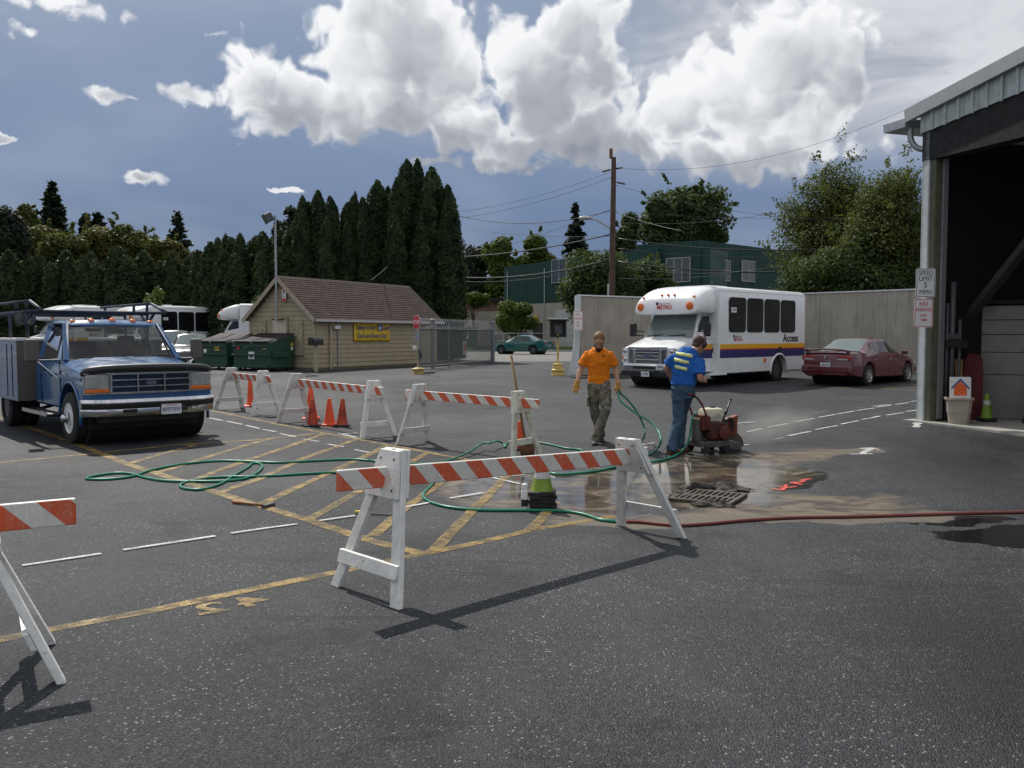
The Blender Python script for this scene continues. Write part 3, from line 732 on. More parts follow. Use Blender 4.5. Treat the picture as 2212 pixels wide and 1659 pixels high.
text('lettering', 'STOP', .185, 'sign_white', f2, MS @ Matrix.Translation((0, 0, .006)), .02, sx=.9)
MB().box((0, -.045, 1.35), (.28, .02, .34)).build('back_plate', 'galv', stop)
MB().lathe([(.2, -.02), (.21, 0), (.19, .02), (.1, .05), (.01, .06)], 20, Matrix.Translation((.12, .02, .74)) @ Matrix.Rotation(R(-80), 4, 'X') @ Matrix.Rotation(R(35), 4, 'Y')).build('round_mirror', 'black_metal', stop, 50)
m = MB().box((-.14, -.05, .93), (.13, .1, .15)); m.build('small_lamp', 'gutter_white', stop, bevel=.015)
# ================================================================ card reader
yb = G(1205, 811); cr = thing('card_reader', 'black hooded card reader box on a thin yellow post and stacked base', 'reader', yb)
mat('post_yellow', (.60, .43, .12), .6, dirt=.35, dcol=(.25, .17, .08))
MB().lathe([(.22, 0), (.22, .04), (.19, .14), (.23, .16), (.23, .2), (.18, .23), (.165, .36), (.18, .38), (.165, .41), (.05, .43)], 18).build('base', 'post_yellow', cr, 35)
MB().tube([(0, 0, .38), (0, 0, 1.45)], .035, 8).build('post', 'post_yellow', cr)
b = MB(); b.box((0, .12, 1.65), (.56, .1, .62)); b.box((-.26, -.06, 1.65), (.05, .3, .62)); b.box((.26, -.06, 1.65), (.05, .3, .62)); b.box((0, -.04, 1.36), (.56, .3, .05)); b.bar((0, -.3, 1.93), (0, .24, 2.0), .74, .05); b.build('hood', 'black_metal', cr)
MB().box((.02, .02, 1.62), (.3, .1, .34)).build('keypad', 'steel_dark', cr, bevel=.01)
# ================================================================ concrete wall of the lot
mat('wall_concrete', (.36, .335, .285), .9, var=.12, vs=1.2, bump=.25, bs=18, streak=.55, dcol=(.15, .14, .115)); mat('cap_metal', (.68, .69, .70), .4, .2, var=.06); mat('sheet_metal', (.62, .65, .68), .4, .35, var=.08)
WA, WC, WE = Vector((2.35, 30.75, 0)), Vector((10.45, 36.45, 0)), Vector((19.5, 26.9, 0))
wall = thing('boundary_wall', 'tall weathered concrete wall with metal cap behind the parked vehicles', 'wall', (0, 0, .2))
def wallrun(A, B, h, n, nm):
    d = (B - A); Lw = d.length; d.normalize()
    for i in range(n):
        p, q = A + d * (Lw * i / n + .006), A + d * (Lw * (i + 1) / n - .006)
        MB().bar(p + Vector((0, 0, h / 2)), q + Vector((0, 0, h / 2)), .2, h + .1).build('panel', 'wall_concrete', wall)
    MB().bar(A + Vector((0, 0, h + .085)) - d * .02, B + Vector((0, 0, h + .085)), .28, .05).build('cap', 'cap_metal', wall)
wallrun(WA, WC, 2.78, 4, 'l'); wallrun(WC, WE, 3.05, 5, 'r')
dW = (WC - WA).normalized()
m = MB(); e = WA - dW * .14
m.loft([[e + Vector((.0 - .25 * (1 - k), -.10, z)) , e + Vector((.17 - .10 * (1 - k), -.16, z)), e + Vector((.17, .12, z)), e + Vector((-.02 - .2 * (1 - k), .14, z))] for z, k in ((-.02, -.15), (.25, .05), (.55, .3), (.75, .55), (1.3, .85), (2.2, .97), (2.86, 1))])
m.build('end_flashing', 'sheet_metal', wall, 25)
for px in (1289, ): pass
mat('stain_rust', (.12, .05, .02), .9)
# no-parking plates
def no_parking(M, w, h, label):
    s = plate('no_parking_sign', w, h, 'sign_white', label, 'sign', M, r=.03)
    ring_plate(w, h, w * .03, w * .035, .0015, 'sign_red', s, .02)
    for tx, y, sz, k in (('NO', .31, .27, 1), ('PARKING', .11, .235, .78), ('ANY', -.09, .18, .95), ('TIME', -.25, .18, .95)):
        text('lettering', tx, sz * w * 1.15, 'sign_red', s, Matrix.Translation((0, y * h, .002)), .006, sx=k * .95)
    return s
P = U(1248.5, 693, 30.45); no_parking(frame(P, (1, .12, 0), (0, 0, 1)), .34, .68, 'faded no-parking sign on the end flashing of the concrete wall')
# ================================================================ garage
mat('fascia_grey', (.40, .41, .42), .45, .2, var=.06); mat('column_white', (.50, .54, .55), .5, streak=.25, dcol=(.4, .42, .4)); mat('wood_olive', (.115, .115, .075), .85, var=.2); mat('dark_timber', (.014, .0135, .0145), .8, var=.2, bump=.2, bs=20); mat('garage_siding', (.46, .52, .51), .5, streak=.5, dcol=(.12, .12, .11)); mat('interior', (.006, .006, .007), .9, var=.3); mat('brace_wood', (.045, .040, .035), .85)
gar = thing('garage_building', 'open-fronted metal garage with white corner column and sloped roof edge', 'garage', A0, math.atan2(E_.y, E_.x))
# local frame: x along the front towards the camera, y = inward (left of x)
RS = .142                                                   # roof slope
rz0 = 5.85
def gbox(name, c, d, m, par=None, **k): return MB().box(c, d).build(name, m, par or gar, **k)
m = MB(); m.box((.08, .07, 2.75), (.16, .14, 5.5)); m.box((.02, .12, 2.75), (.05, .24, 5.5)); m.build('corner_column', 'column_white', gar, bevel=.01)
gbox('timber_post', (.23, .16, 2.5), (.12, .26, 5.0), 'wood_olive', bevel=.01)
gbox('door_track', (.33, .22, 2.55), (.05, .1, 4.9), 'galv')
m = MB(); m.add([(-.02, .0, 4.9), (9, .0, 4.9), (9, .3, 4.9), (-.02, .3, 4.9), (-.02, 0, 5.55), (9, 0, 5.55 + 9 * RS * .35), (9, .3, 5.55 + 9 * RS * .35), (-.02, .3, 5.55)], [(0, 1, 5, 4), (1, 2, 6, 5), (2, 3, 7, 6), (3, 0, 4, 7), (4, 5, 6, 7), (3, 2, 1, 0)])
m.build('header_beam', 'dark_timber', gar)
# ribbed metal above the opening
for i in range(24):
    x0, x1 = -.05 + i * .3, .235 + i * .3
    zb = 5.42 + .10 * max(0, x0); zt = lambda x: rz0 - .02 + RS * x
    MB().add([(x0, -.03, zb), (x1, -.03, zb + .03), (x1, -.03, zt(x1)), (x0, -.03, zt(x0)), (x0, .0, zb), (x1, .0, zb + .03), (x1, .0, zt(x1)), (x0, .0, zt(x0))], [(0, 1, 2, 3), (7, 6, 5, 4), (0, 4, 5, 1), (1, 5, 6, 2), (2, 6, 7, 3), (3, 7, 4, 0)]).build('cladding_panel', 'garage_siding', gar)
    MB().bar((x1 + .0075, -.045, zb), (x1 + .0075, -.045, zt(x1)), .055, .05, (0, 1, 0)).build('cladding_rib', 'garage_siding', gar, bevel=.012)
m = MB(); m.bar((-.34, -.09, rz0 - .34 * RS), (9, -.09, rz0 + 9 * RS + .10), .10, .24, (0, 0, 1)); m.build('roof_fascia', 'fascia_grey', gar)
m = MB(); m.add([(-.32, -.04, rz0 - .32 * RS + .1), (9, -.04, rz0 + 9 * RS + .1), (9, 14, rz0 + 9 * RS + .1), (-.32, 14, rz0 - .32 * RS + .1), (-.32, -.04, rz0 - .32 * RS + .16), (9, -.04, rz0 + 9 * RS + .16), (9, 14, rz0 + 9 * RS + .16), (-.32, 14, rz0 - .32 * RS + .16)], [(0, 1, 2, 3), (7, 6, 5, 4), (0, 4, 5, 1), (1, 5, 6, 2), (2, 6, 7, 3), (3, 7, 4, 0)])
m.build('roof_sheet', 'cap_metal', gar)
for yy in (.2, 1.4, 2.6): MB().bar((-.31, yy, rz0 - .32 * RS + .03), (.05, yy, rz0 + .03), .06, .14).build('rafter_tail', 'cap_metal', gar)
g_ = MB(); g_.prism([(-.88, 5.60), (-.32, 5.60), (-.32, 5.76), (-.90, 5.76)], -.14, 14, Matrix(((1, 0, 0, 0), (0, 0, 1, 0), (0, 1, 0, 0), (0, 0, 0, 1)))); g_.build('eave_gutter', 'galv', gar)
MB().tube(smoothpath([(-.38, .05, 5.66), (-.38, .05, 5.45), (-.34, .08, 5.30), (-.25, .12, 5.2), (-.08, .2, 5.12), (-.06, .2, 4.9), (-.06, .2, .1)], 4), .055, 10).build('downspout', 'galv', gar, True)
gbox('side_wall', (-.02, 6.1, 2.75), (.08, 11.7, 5.5), 'garage_siding'); gbox('back_wall', (4.5, 11.95, 3), (9, .1, 6), 'interior'); gbox('inner_lining', (.045, 6.1, 2.7), (.03, 11.6, 5.3), 'interior'); gbox('far_wall', (9.05, 6, 3.4), (.1, 12, 6.8), 'interior')  # inside faces coloured near-black, the garage's deep shade put into the colour
MB().bar((-.0, 1.2, 2.0), (3.2, 1.2, 5.3), .12, .2, (0, 1, 0)).build('diagonal_brace', 'brace_wood', gar)
for yy in (3.5, 6.5): MB().bar((.05, yy, 4.9), (9, yy, 5.9), .15, .3).build('roof_beam', 'dark_timber', gar)
gbox('inner_post', (1.15, 3.2, 2.6), (.28, .28, 5.2), 'brace_wood')
def gw(px, py, inner): # point inside the garage seen at a pixel, on the plane a distance 'inner' behind the front
    return hit(px, py, A0 + I_ * inner, E_)
# ---- things in the garage mouth
def gthing(name, label, cat, px, py, inner, rz=0):
    P = G(px, py, .05); P.z = .05; return thing(name, label, cat, P, rz)
M_SIGN = frame(Vector(U(1999.5, 611, 15.9)), (1, -.06, 0), (0, 0, 1))
s = plate('speed_limit_sign', .345, .53, 'sign_white', 'white speed limit 5 mph sign on the garage corner column', 'sign', M_SIGN, r=.035)
ring_plate(.345, .53, .012, .009, .0015, 'sign_black', s, .028)
for tx, y, sz, k in (('SPEED', .175, .118, .80), ('LIMIT', .072, .118, .88), ('5', -.045, .14, 1.0), ('MPH', -.17, .118, .95)):
    text('lettering', tx, sz, 'sign_black', s, Matrix.Translation((0, y, .002)), .0, sx=k)
no_parking(frame(Vector(U(1995, 676, 15.9)), (1, -.06, 0), (0, 0, 1)), .335, .52, 'white and red no-parking sign on the garage corner column')
mat('bin_tan', (.38, .33, .27), .6, var=.08); mat('cabinet_grey', (.25, .225, .21), .8, var=.08); mat('cardboard', (.36, .22, .10), .9); mat('fabric_red', (.10, .012, .014), .8); mat('plastic_yellow', (.6, .42, .03), .5); mat('lime', (.17, .27, .02), .5, dirt=.2, dcol=(.15, .2, .05)); mat('reflect_grey', (.52, .53, .54), .5)
bin_ = gthing('waste_bin', 'tan square plastic waste bin just inside the garage', 'bin', 2070, 912, 1.0, R(-20))
def sqring(w, z, r=.08):
    return [(x * w, y * w, z) for x, y in ((-1 + r, -1), (1 - r, -1), (1, -1 + r), (1, 1 - r), (1 - r, 1), (-1 + r, 1), (-1, 1 - r), (-1, -1 + r))]
MB().loft([sqring(.16, 0, .3), sqring(.205, .44, .3)]).build('body', 'bin_tan', bin_, 40)
MB().loft([sqring(.215, .43, .3), sqring(.235, .44, .3), sqring(.235, .475, .3), sqring(.2, .47, .3), sqring(.19, .2, .3)]).build('rim', 'bin_tan', bin_, 40)
bl = bin_.location
hs = plate('yard_sign', .36, .5, 'sign_white', 'white sign with orange house shape standing in the tan bin', 'sign', frame(bl + Vector((.0, -.04, .60)), (1, -.18, 0), (-.06, .06, 1)))
house_sign(hs, .36, .5)
def cone(label, loc, h, m, base, band=None, n_base=1, rz=0, wob=(0, 0), group=None, r0=None):
    t = thing('traffic_cone', label, 'cone', loc, rz, group); t.rotation_euler = (wob[0], wob[1], rz)
    r0 = r0 or h * .2; bw = h * .255; bh = .035
    for i in range(n_base):
        a = random.Random(i + int(h * 100)).uniform(-.12, .12)
        MB().loft([sqring(bw, 0, .12), sqring(bw, bh * .8, .12), sqring(bw * .93, bh, .12)], M=Matrix.Translation((0, 0, i * bh * 1.08)) @ rotz(a)).build('base', base, t, 35)
    z0 = n_base * bh * 1.06; H = h - z0; rr = lambda q: r0 + (.034 - r0) * q
    MB().lathe([(rr(0) + .012, z0 - .002), (rr(0), z0 + .02), (rr(.5), z0 + H * .5), (rr(1), z0 + H - .01), (rr(1) * .8, z0 + H)], 20).build('body', m, t, 50)
    for q0, q1 in band or (): MB().lathe([(rr(q0) + .003, z0 + H * q0), (rr(q1) + .003, z0 + H * q1)], 20, cap=False).build('reflective_band', 'reflect_grey', t, 50)
    return t
mat('cone_orange', (.75, .09, .02), .55, var=.12, vs=5, dirt=.15, dcol=(.3, .06, .02)); mat('cone_dirty', (.42, .055, .018), .6, var=.3, vs=6, dirt=.55, dcol=(.10, .03, .015))
P = G(2131, 908, .05); cone('small lime green cone on a black base in the garage', (P.x, P.y, .05), .52, 'lime', 'rubber', [(.55, .72)], 2)
# stacked grey block partition
cab = gthing('block_partition', 'grey partition of stacked flat panels inside the garage', 'partition', 2112, 899, 1.75, math.atan2(E_.y, E_.x) + R(42))
zc = [0, .85, 1.28, 1.62, 1.90, 2.18]
for i in range(5): MB().box((.55, .06, (zc[i] + zc[i + 1]) / 2), (1.1, .12, zc[i + 1] - zc[i] - .012)).build('panel', 'cabinet_grey', cab, bevel=.006)
MB().box((.55, .06, 2.24), (1.3, .3, .06)).build('top_board', 'dark_timber', cab)
t = gthing('cardboard_sheet', 'bent brown cardboard sheet leaning beside the red bag', 'cardboard', 2080, 904, 1.7, R(-20))
MB().loft([[(-.14, 0, 0), (.13, 0, 0), (.13, .02, 0), (-.14, .02, 0)], [(-.14, .06, .7), (.11, .06, .7), (.11, .08, .7), (-.14, .08, .7)], [(-.15, .14, 1.15), (.02, .14, 1.15), (.02, .16, 1.15), (-.15, .16, 1.15)]]).build('sheet', 'cardboard', t)
t = gthing('red_bag', 'dark red fabric bag hanging at the partition', 'bag', 2098, 903, 1.9, R(-20))
MB().loft([[(x * w, y * .1, z) for x, y in ((-1, -1), (1, -1), (1.1, 0), (1, 1), (-1, 1), (-1.1, 0))] for z, w in ((.0, .12), (.2, .16), (.8, .17), (1.15, .15), (1.25, .08))]).build('bag', 'fabric_red', t, 50)
t = gthing('pipe_stand', 'grey pipes and valve box standing by the garage doorpost', 'pipes', 2052, 906, .75, 0)
for dx, r, h in ((0, .05, 2.6), (.14, .03, 1.9), (-.1, .035, 2.2)): MB().tube([(dx, 0, .0), (dx, 0, h)], r, 8).build('pipe', 'steel_dark', t, True)
MB().box((.03, 0, 1.45), (.4, .25, .14)).build('shelf', 'dark_timber', t); MB().box((0, .02, 1.58), (.2, .16, .12)).build('valve_box', 'steel_dark', t, bevel=.02)
t = gthing('yellow_tool_cart', 'yellow cart edge showing past the grey partition', 'cart', 2226, 912, 1.3, R(-60))
MB().box((.25, 0, .5), (.6, .3, .75)).build('body', 'plastic_yellow', t, bevel=.03); MB().box((.25, 0, .06), (.6, .35, .12)).build('base', 'rubber', t); MB().tube([(0, 0, .85), (-.05, 0, 1.05), (.3, 0, 1.1)], .02).build('handle', 'steel_dark', t)
# ================================================================ far buildings
mat('green_metal', (.004, .044, .034), .45, .15, var=.1, vs=.6); mat('block_wall', (.34, .31, .27), .9, var=.1, vs=1.5, streak=.3, dcol=(.16, .15, .13)); mat('frame_white', (.38, .39, .39), .5); glass_mat('window_glass', (.05, .07, .08), rough=.08); mat('brown_brick', (.20, .11, .08), .9, var=.2, vs=3); mat('roller_grey', (.45, .47, .46), .6)
def corrugated(par, L, z0, zt0, zt1, m, name='cladding', pitch=.32):
    V = []; F = []; n = int(L / pitch)
    prof = [(0, 0), (.55, 0), (.65, -.05), (.9, -.05), (1, 0)]
    xs = [(i + p) * L / n for i in range(n) for p, _ in prof[:-1]] + [L]; ys = [o for i in range(n) for _, o in prof[:-1]] + [0]
    for x, y in zip(xs, ys): V += [(x, y, z0), (x, y, zt0 + (zt1 - zt0) * x / L)]
    F = [(2 * i, 2 * i + 2, 2 * i + 3, 2 * i + 1) for i in range(len(xs) - 1)]
    return MB().add(V, F).build(name, m, par)
def window(par, x, z, w, h, nx, ny):
    o = MB().box((x, -.10, z), (w, .04, h)).build('window', 'window_glass', par)
    f = MB()
    for i in range(nx + 1): f.box((x - w / 2 + w * i / nx, -.12, z), (.06, .08, h + .06))
    for j in range(ny + 1): f.box((x, -.125, z - h / 2 + h * j / ny), (w + .06, .09, .06))
    struct(f.build('window_frame', 'frame_white', o), 'stuff')
B1 = Vector((-.80, 90, .3)); B1e = U(1420, 600, 73.2); d1 = Vector((B1e.x - B1.x, B1e.y - B1.y, 0)); L1 = d1.length; d1.normalize()
bd = thing('green_building', 'green metal clad building on a block ground floor behind the round bush', 'building', B1, math.atan2(d1.y, d1.x))
zt = U(1090, 577, 90).z - .3; zg = U(1150, 656, 86).z - .3
MB().box((L1 / 2, 5, (zt + .0) / 2 - .1), (L1 - .1, 9.8, zt - .3)).build('core', 'green_metal', bd); corrugated(bd, L1, zg, zt, zt + .35, 'green_metal'); MB().box((L1 / 2, -.02, zg / 2), (L1, .1, zg)).build('block_wall', 'block_wall', bd)
h1 = lambda px, py: hit(px, py, B1, d1)
corrugated(bd, 9.5, zg, zt, zt, 'green_metal').matrix_local = Matrix.Translation((.0, 9.5, 0)) @ rotz(R(-90))
for px in (1098, 1178):
    u, z, _ = h1(px, 600); MB().tube([(u, -.1, .1), (u, -.1, zt - .5)], .07, 6).build('downpipe', 'galv', bd)
u0, za, _ = h1(1194, 562); u1, zb, _ = h1(1226, 609); window(bd, (u0 + u1) / 2, (za + zb) / 2 - .3, u1 - u0, za - zb, 2, 2)
u, z, _ = h1(1163, 706); MB().box((u, -.08, 1.3), (1.5, .05, 2.6)).build('door', 'sign_black', bd)
u, z, _ = h1(1228, 690); MB().box((u, -.09, 1.9), (3.6, .05, 3.8)).build('roller_door', 'roller_grey', bd)
u, z, _ = h1(1160, 687); MB().ell((u, -.2, z - .3), (.25, .2, .3)).build('wall_lamp', 'plastic_yellow', bd)
B2 = U(1372, 700, 75.2); B2.z = .3; B2c = U(1511, 700, 71.5); d2 = Vector((B2c.x - B2.x, B2c.y - B2.y, 0)); L2 = d2.length; d2.normalize()
be = thing('green_building', 'tall green metal building with a row of white-framed windows', 'building', B2, math.atan2(d2.y, d2.x))
zt2 = U(1511, 519, 71.5).z - .3
corrugated(be, L2, 0, U(1372, 529, 75.2).z - .3, zt2, 'green_metal')
B2e = U(1745, 700, 82.0); d3 = Vector((B2e.x - B2c.x, B2e.y - B2c.y, 0)); L3 = d3.length; d3.normalize()
side = corrugated(be, L3, 0, zt2, zt2 - .1, 'green_metal'); a3 = math.atan2(d3.y, d3.x) - math.atan2(d2.y, d2.x)
side.location = (L2, 0, 0); side.rotation_euler.z = a3
MB().box((L2 / 2 + 1.0, 6, zt2 / 2 - .3), (L2 - .4, 11.6, zt2 - .8)).build('core', 'green_metal', be)
h2 = lambda px, py: hit(px, py, B2, d2)
u0, za, _ = h2(1441, 559); u1, zb, _ = h2(1492, 608); window(be, (u0 + u1) / 2, (za + zb) / 2 - .3, u1 - u0, za - zb, 3, 2)
for x0, x1, n, ya, yb_ in ((1531, 1574, 3, 560, 607), (1600, 1627, 2, 563, 609), (1722, 1760, 3, 566, 612)):
    q0, za, _ = hit(x0, ya, B2c, d3); q1, zb, _ = hit(x1, yb_, B2c, d3)
    w = thing('tmp', 'x', 'x'); 
    o = MB().box(((q0 + q1) / 2, -.10, (za + zb) / 2 - .3), (abs(q1 - q0), .04, abs(za - zb))).build('window', 'window_glass', be)
    bpy.data.objects.remove(w)
    o.location = (L2, 0, 0); o.rotation_euler.z = a3; f = MB(); W_, H_, x_, z_ = abs(q1 - q0), abs(za - zb), (q0 + q1) / 2, (za + zb) / 2 - .3
    for i in range(n + 1): f.box((x_ - W_ / 2 + W_ * i / n, -.12, z_), (.06, .08, H_ + .06))
    for j in range(3): f.box((x_, -.125, z_ - H_ / 2 + H_ * j / 2), (W_ + .06, .09, .06))
    struct(f.build('window_frame', 'frame_white', o), 'stuff')
bk = thing('brick_house', 'low brown brick building partly hidden behind the yellow-green trees', 'building', U(1000, 700, 98) * Vector((1, 1, 0)) + Vector((0, 0, .3)), R(-8))
MB().box((4.5, 4, 2.6), (9.5, 8, 5.2)).build('wall', 'brown_brick', bk); MB().box((4.5, 3.8, 5.35), (10.2, 9, .35)).build('roof', 'dark_timber', bk); MB().box((5.2, -.03, 3.9), (.8, .1, 1.2)).build('window', 'window_glass', bk)
gw_ = thing('garden_wall', 'brown plank retaining wall behind the gate across the street', 'wall', (0, 0, .3))
for i in range(13):
    x0 = -5.2 + i * .72
    for k in range(5): MB().box((x0 + .35, 88.2, .4 + k * .76), (.70, .2, .74)).build('plank', 'block_wall', gw_)
# low clutter in the yard across the street
mat('rubble', (.26, .245, .22), .95, var=.3, vs=2, bump=.4, bs=6); mat('lumber', (.50, .34, .15), .8); mat('tarp_green', (.02, .10, .07), .6); mat('tarp_blue', (.02, .06, .28), .6)
def rubble(label, px, py, Y, w, h, seed):
    rg = random.Random(seed); P = U(px, py, Y); t = thing('rubble_pile', label, 'rubble', (P.x, P.y, .42)); 
    rings = []
    for k in range(7):
        q = k / 6; rr = (1 - q) ** .7
        rings.append([(w * rr * math.cos(a) * rg.uniform(.8, 1.15), w * .6 * rr * math.sin(a) * rg.uniform(.8, 1.15), h * q * rg.uniform(.9, 1.1)) for a in np.linspace(0, 6.28, 15)[:-1]])
    MB().loft(rings).build('heap', 'rubble', t, 50)
    for i in range(9):
        a = rg.uniform(0, 6.28); s_ = rg.uniform(.2, .55); o = MB().box((0, 0, 0), (s_, s_ * .8, s_ * .6)).build('stone', 'rubble', t, bevel=.05)
        o.location = (w * .8 * math.cos(a), w * .45 * math.sin(a), rg.uniform(.1, h * .6)); o.rotation_euler = (rg.uniform(0, 1), rg.uniform(0, 1), a)
rubble('grey rubble heap seen through the chain-link gate', 1012, 735, 84, 2.6, 2.3, 1)
rubble('low grey rubble heap behind the teal car', 1135, 735, 83, 2.4, 1.4, 2)
rubble('pale gravel heap between the gate and the teal car', 1078, 735, 83, 1.7, 1.9, 3)
P = U(1003, 727, 81.5); lp = thing('lumber_stack', 'pale tan boards leaning on the rubble heap past the gate', 'lumber', (P.x, P.y, 1.55))
for i in range(4): MB().bar((-.9 + .12 * i, -.1 * i, .95 + .05 * i), (1.0 + .16 * i, -.15 * i, -.5 + .03 * i), .25, .09).build('board', 'lumber', lp)
P = U(960, 745, 62); gd_ = thing('green_container', 'small green waste container across the street behind the gate', 'container', (P.x + .4, 78.5, .44))
MB().loft([[(-1.2, -.7, 0), (1.2, -.7, 0), (1.2, .7, 0), (-1.2, .7, 0)], [(-1.35, -.8, 1.9), (1.35, -.8, 1.9), (1.35, .8, 1.9), (-1.35, .8, 1.9)]]).build('body', 'dumpster_green', gd_, bevel=.03); MB().box((0, 0, 1.95), (2.8, 1.7, .12)).build('lid', 'lid_black', gd_); MB().box((.3, -.80, 1.2), (.45, .03, .5)).build('sticker', 'sign_white', gd_)
P = U(1132, 722, 80); tb = thing('blue_barrel', 'blue barrel standing behind the teal car', 'barrel', (P.x, P.y, .45)); MB().lathe([(.4, 0), (.45, .1), (.45, 1.3), (.4, 1.4)], 14).build('body', 'tarp_blue', tb, 40); MB().lathe([(.47, 1.38), (.47, 1.5), (.2, 1.6)], 14).build('lid', 'steel_dark', tb, 40)
lf = thing('low_rail_fence', 'low grey pipe rail fence along the verge across the street', 'fence', (-8, 78.5, .44), math.atan2(-6.4, 120))
for i in range(10): MB().tube([(i * 2.4, 0, 0), (i * 2.4, 0, 1.45)], .045, 6).build('post', 'galv', lf)
for z in (.75, 1.42): MB().tube([(0, 0, z), (21.6, 0, z)], .035, 6).build('rail', 'galv', lf)
st = thing('tree_stump', 'short thick trunk post just behind the chain-link gate', 'stump', U(929, 790, 46) * Vector((1, 1, 0)) + Vector((0, 0, .3))); MB().tube([(0, 0, 0), (0, 0, 1.5)], .3, 10).build('trunk', 'rust', st)
# ================================================================ trees
def leaf_mat(name, c0, c1, tr=.35, sc=1.2):
    m = bpy.data.materials.new(name); m.use_nodes = True; MATS[name] = m; t = NT(m.node_tree); p = t.n['Principled BSDF']
    g = t.new('ShaderNodeNewGeometry').outputs['Position']
    n = t.noise(g, sc, 3, .6); n2 = t.noise(g, sc * 9, 2, .5)
    c = t.mix(t.mr(t.math('ADD', t.math('MULTIPLY', n, .6), t.math('MULTIPLY', n2, .4)), .36, .64), c0, c1)
    t.put(p.inputs['Base Color'], c); p.inputs['Roughness'].default_value = .62; p.inputs['Specular IOR Level'].default_value = .25
    tl = t.new('ShaderNodeBsdfTranslucent'); t.put(tl.inputs[0], t.mix(.5, c, (.12, .16, .02))); mx = t.new('ShaderNodeMixShader'); mx.inputs[0].default_value = tr
    t.l.new(p.outputs[0], mx.inputs[1]); t.l.new(tl.outputs[0], mx.inputs[2]); t.l.new(mx.outputs[0], t.n['Material Output'].inputs[0])
leaf_mat('leaf_arb', (.010, .024, .009), (.046, .078, .022), .16, 1.1); leaf_mat('leaf_yellow', (.068, .070, .016), (.15, .135, .034), .38, .5); leaf_mat('leaf_olive', (.048, .066, .016), (.115, .135, .034), .42, .7)
leaf_mat('leaf_green', (.026, .052, .016), (.075, .115, .034), .38, .8); leaf_mat('leaf_dark', (.010, .018, .010), (.022, .034, .016), .1, .8); leaf_mat('leaf_bright', (.05, .085, .018), (.13, .18, .03), .4, .9); leaf_mat('leaf_spruce', (.010, .022, .014), (.028, .048, .026), .08, 1.2)
mat('bark', (.075, .055, .04), .95, var=.25, bump=.5, bs=20); mat('core_shade', (.006, .010, .004), 1)
def quads(name, C, N, S, m, rng, asp=1.0, par=None, upb=0.):
    n = len(C); N = N + rng.normal(0, .55, (n, 3)); N /= np.linalg.norm(N, axis=1)[:, None] + 1e-9
    A = np.cross(N, rng.normal(0, 1, (n, 3)) + np.array([0, 0, upb])); A /= np.linalg.norm(A, axis=1)[:, None] + 1e-9; B = np.cross(N, A)
    S = S[:, None]; V = np.empty((n, 4, 3)); 
    V[:, 0] = C - A * S * .5 - B * S * .25 * asp; V[:, 1] = C + A * S * .1 - B * S * .5 * asp; V[:, 2] = C + A * S * .6 + B * S * .1 * asp + N * S * .15; V[:, 3] = C - A * S * .05 + B * S * .5 * asp
    me = bpy.data.meshes.new(name); me.vertices.add(4 * n); me.vertices.foreach_set('co', V.reshape(-1).astype(np.float32))
    me.loops.add(4 * n); me.loops.foreach_set('vertex_index', np.arange(4 * n, dtype=np.int32)); me.polygons.add(n)
    me.polygons.foreach_set('loop_start', np.arange(0, 4 * n, 4, dtype=np.int32)); me.update(); me.validate()
    return me
# columnar arborvitae, four shapes shared by the hedge
def arb_mesh(H, Rr, seed, n):
    rng = np.random.default_rng(seed); u = rng.random(n) ** .9; th = rng.random(n) * 2 * np.pi
    prof = lambda q: Rr * np.clip(1.0 - q ** 5.5, 0.012, 1) ** .62 * (1 - .13 * q) * (.82 + .18 * np.minimum(1, q * 6))
    lump = 1 + .14 * np.sin(th * 3 + u * 9 + seed) + .10 * np.sin(th * 5 - u * 23 + seed) + .10 * np.sin(u * 47 + th * 2) + .06 * np.sin(u * 97 - th * 3)
    r = prof(u) * lump * (.76 + .34 * rng.random(n)); z = .15 + u * (H - .1) + rng.normal(0, .06, n)
    C = np.stack([r * np.cos(th), r * np.sin(th), z], 1); N = np.stack([np.cos(th), np.sin(th), .25 + 0 * th], 1)
    me = quads('crown', C, N, (.08 + .12 * rng.random(n)), None, rng, .6, upb=.0); me.materials.append(MATS['leaf_arb'])
    core = MB().lathe([(float(prof(np.array(q)) * .80), .1 + q * (H - .35)) for q in np.linspace(0, .97, 12)], 10)  # added solid near-black core, blocks light passing through the crown
    cm = bpy.data.meshes.new('shade_core'); cm.from_pydata(core.v, [], core.f); cm.materials.append(MATS['core_shade']); cm.shade_smooth()
    tm = bpy.data.meshes.new('trunk'); k = MB().tube([(0, 0, -.1), (0, 0, H * .7)], [.12, .03], 6); tm.from_pydata(k.v, [], k.f); tm.materials.append(MATS['bark'])
    return me, cm, tm, H
ARB = [arb_mesh(6.0, .62, 1, 8200), arb_mesh(6.0, .72, 2, 8600), arb_mesh(10.0, .76, 3, 14000), arb_mesh(10.0, .86, 4, 15000), arb_mesh(6.0, .55, 5, 7800)]
rgA = random.Random(11)
def arb(px, top, Y, kind, label, w=1.0, group='arborvitae hedge behind the lot'):
    P = U(px, top, Y); me, cm, tm, H = ARB[kind]; g = .3; s = (P.z - g) / H
    t = thing('arborvitae_tree', label, 'tree', (P.x, Y, g), rgA.uniform(0, 6.28), group)
    o = link('crown', me, None, t); c = link('shade_core', cm, None, o); k = link('trunk', tm, None, t)
    v = rgA.uniform(.88, 1.16); t.scale = (w * v * s ** .5, w * v * s ** .5, s); t.rotation_euler.x = rgA.uniform(-.028, .028); t.rotation_euler.y = rgA.uniform(-.028, .028)
LA = 'clipped low arborvitae in the long hedge behind the parked buses'
xs = np.linspace(-25, 430, 30)
